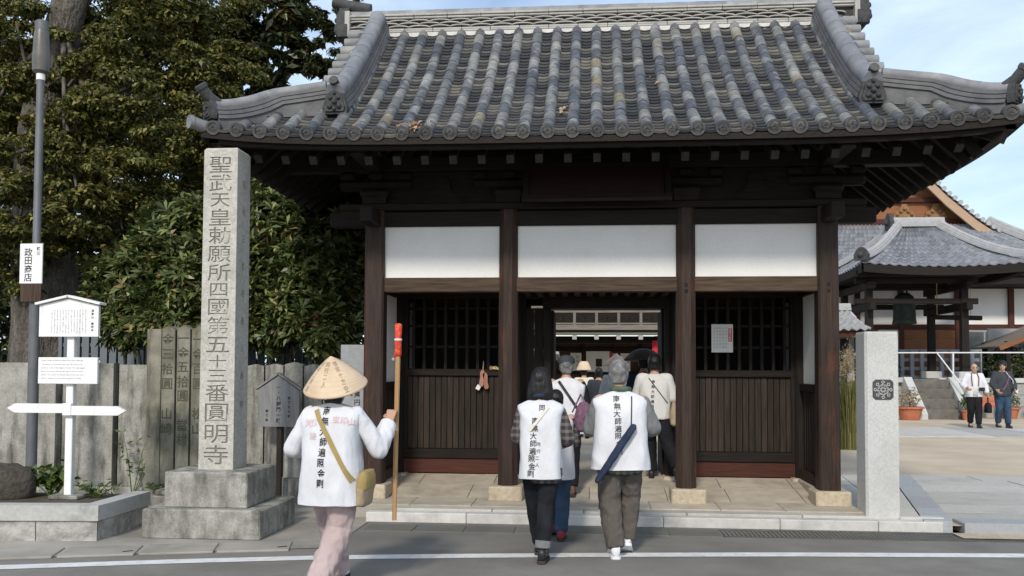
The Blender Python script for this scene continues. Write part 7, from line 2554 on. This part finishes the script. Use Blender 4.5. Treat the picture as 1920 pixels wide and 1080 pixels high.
cm.strap([vc], (-.09, 1.33), (.15, .98), .032, 'strap_black', cm.body, name='bag_strap')
cm.back_text([vc], NAMU, -.10, 1.24, .06, .045, vc, bold=.01, slant=.05)

# ---- person in an off-white shirt stepping through
ws = Person('dark-haired person in a calligraphed off-white shirt stepping through the doorway', (.745, 10.98, .262), R(-6), 1.51,
    dict(knee_l=(-.07, .22, .52), ankle_l=(-.05, .22, .085), knee_r=(.17, .0, .47), ankle_r=(.30, -.32, .20), elbow_l=(-.22, .08, 1.07), wrist_l=(-.12, .28, 1.05), elbow_r=(.23, .05, 1.07), wrist_r=(.17, .26, 1.02)), voxel=.012)
ws.trousers('black_cloth', (.11, .085, .07)); ws.shoes('shoe_black', yaw_r=-.25, pr=-.75)
vw = ws.top('shirt', 'grey_white_cloth', [(.80, .20, .15, 0), (.95, .198, .15, 0), (1.1, .19, .14, 0), (1.25, .19, .12, 0), (1.32, .16, .1, 0), (1.355, .085, .07, .005), (1.365, .06, .06, .005)], e=2.5, sleeves=(.068, .078, .075, .35), disp=.010, scale=.14)
ws.hair('hair_black', 'short')
ws.back_text([vw], NAMU, -.01, 1.30, .062, .046, vw, bold=.01, slant=-.04)
wb = thing('beige_shoulder_bag', 'beige shoulder bag at the side of the person in the off-white shirt', 'bag', ws.T @ Vector((.25, -.02, .75)))
mb = MB(ws.T @ Matrix.Translation((.245, -.02, .86)))
mb.loft([ring(z, a, b, e=2.8) for z, a, b in ((-.15, .03, .09), (-.13, .05, .12), (0, .055, .12), (.12, .03, .08), (.16, .015, .03))])
finish_remesh(mb, 'pouch', 'beige_cloth', .012, 2, .006, .06, parent=wb)
ws.strap([vw], (-.07, 1.32), (.17, 1.0), .010, 'strap_black', wb, n=14)

# ---- simple outfits for the people farther in
def far_person(lab, pos, facing, h, top_mat, leg_mat, hat=None, hair='hair_black', bag=None, vox=.016, stride=.22, sl=True, shoes='shoe_black', face=False, arms=None, coat=.78):
    pose = dict(knee_l=(-.075, stride * .7, .50), ankle_l=(-.06, stride, .09), knee_r=(.075, -stride * .05, .475), ankle_r=(.07, -stride * .8, .11),
                elbow_l=(-.23, .02, 1.06), wrist_l=(-.19, .18, .90), elbow_r=(.23, .02, 1.06), wrist_r=(.20, .17, .90))
    pose.update(arms or {})
    p = Person(lab, pos, facing, h, pose, voxel=vox, face=face)
    p.trousers(leg_mat); p.shoes(shoes, pr=-.3)
    t = p.top('jacket', top_mat, [(coat, .195, .15, 0), (coat + .1, .195, .15, 0), (1.05, .19, .14, 0), (1.22, .185, .12, 0), (1.29, .18, .10, 0, .1), (1.335, .17, .08, 0, .25), (1.37, .07, .06, .005, .2)], e=2.5, sleeves=(.060, .062, .052), disp=.008, scale=.12)
    if hair:
        p.hair(hair, 'short')
    if hat:
        p.cone_hat(*hat)
    return p, t
far_person('person in navy with a broad dark conical hat just inside the doorway', (.72, 12.75, .29), R(0), 1.50, 'navy_cloth', 'black_cloth', ('sedge_dark', .30, .17, (R(-3), 0), .05, .35))
far_person('distant pilgrim in cream jacket and round pale hat inside the courtyard', (-.17, 20.2, .07), R(0), 1.58, 'cream_cloth', 'beige_cloth', ('sedge_pale', .17, .15, (0, 0), .04, .8))
far_person('distant person in a grey jacket walking towards the inner gate', (.14, 18.4, .07), R(-4), 1.55, 'dark_jacket', 'taupe_cotton')
far_person('distant pilgrim in white under a reddish conical hat', (.42, 15.8, .07), R(-4), 1.68, 'white_cloth', 'cream_cloth', ('sedge_pink', .22, .20, (0, 0), .03))
# the two men walking out across the courtyard
m1, t1 = far_person('balding man in a white jacket and black trousers walking across the courtyard', (10.02, 25.0, .07), R(172), 1.72, 'white_cloth', 'black_cloth', hair=None, face=True, vox=.014, stride=.14, sl=True,
                arms=dict(elbow_l=(-.26, .02, 1.05), wrist_l=(-.27, .10, .86), elbow_r=(.27, .04, 1.06), wrist_r=(.22, .2, 1.0), head=(0, .06, 1.485)))
mb = MB(m1.T); mb.loft([ring(z, a, b, cy=.10, e=2.4) for z, a, b in ((.80, .09, .06), (1.0, .085, .055), (1.28, .05, .03))]); mb.build('shirt_front', 'grey_white_cloth', m1.body, smooth='all')
for sx in (-1, 1):
    mb = MB(m1.T); mb.tube([(sx * .06, .06, 1.36), (sx * .085, .135, 1.25), (sx * .07, .162, 1.05)], .013, 6); mb.build('sash', 'purple_cloth', m1.body)
hbg = thing('dark_handbag', 'black bag hanging from the hand of the man in the white jacket', 'bag', m1.T @ Vector((-.27, .12, .45)))
mb = MB(m1.T @ Matrix.Translation((-.28, .13, .52))); mb.loft([ring(z, a, b, e=2.6) for z, a, b in ((-.13, .06, .10), (-.11, .08, .14), (.05, .075, .13), (.12, .04, .09))]); mb.build('pouch', 'black_cloth', hbg, smooth='all')
mb = MB(m1.T); mb.tube([(-.28, .07, .63), (-.275, .12, .80), (-.28, .19, .63)], .010, 6); mb.build('handle', 'strap_black', hbg)
cmr = thing('camera', 'black camera hanging at the waist of the man in the white jacket', 'camera', m1.T @ Vector((-.12, .2, .92)))
mb = MB(m1.T); mb.box((-.13, .195, .97), (.13, .07, .09), ch=.01); mb.build('camera_body', 'shoe_black', cmr)
mb = MB(m1.T); mb.tube([(-.13, .23, .97), (-.13, .29, .97)], .035, 12); mb.build('lens', 'shoe_black', cmr)
m2_, t2 = far_person('man in a dark jacket and blue jeans walking beside the man in white', (10.78, 25.1, .07), R(178), 1.78, 'dark_jacket', 'blue_denim', face=True, vox=.014, stride=.14,
                 arms=dict(elbow_l=(-.26, .02, 1.06), wrist_l=(-.22, .16, .92), elbow_r=(.25, .02, 1.05), wrist_r=(.20, .18, .92), head_yaw=R(-28)))
mb = MB(m2_.T); mb.tube([(-.07, .05, 1.36), (-.10, .135, 1.22), (-.02, .165, 1.02), (.05, .165, .92)], .016, 6); mb.build('sash', 'purple_cloth', m2_.body)
pw = thing('white_bag', 'white bag at the hip of the man in the dark jacket', 'bag', m2_.T @ Vector((-.25, .1, .8)))
mb = MB(m2_.T @ Matrix.Translation((-.26, .05, .88))); mb.loft([ring(z, a, b, e=2.6) for z, a, b in ((-.10, .05, .09), (-.08, .06, .11), (.05, .055, .10), (.10, .03, .06))]); mb.build('pouch', 'white_cloth', pw, smooth='all')
mb = MB(m2_.T); mb.tube([(-.24, .05, .96), (-.20, .10, 1.15), (-.05, .10, 1.34)], .010, 6); mb.build('strap', 'white_cloth', pw)
bpy.data.scenes.remove(TMP)
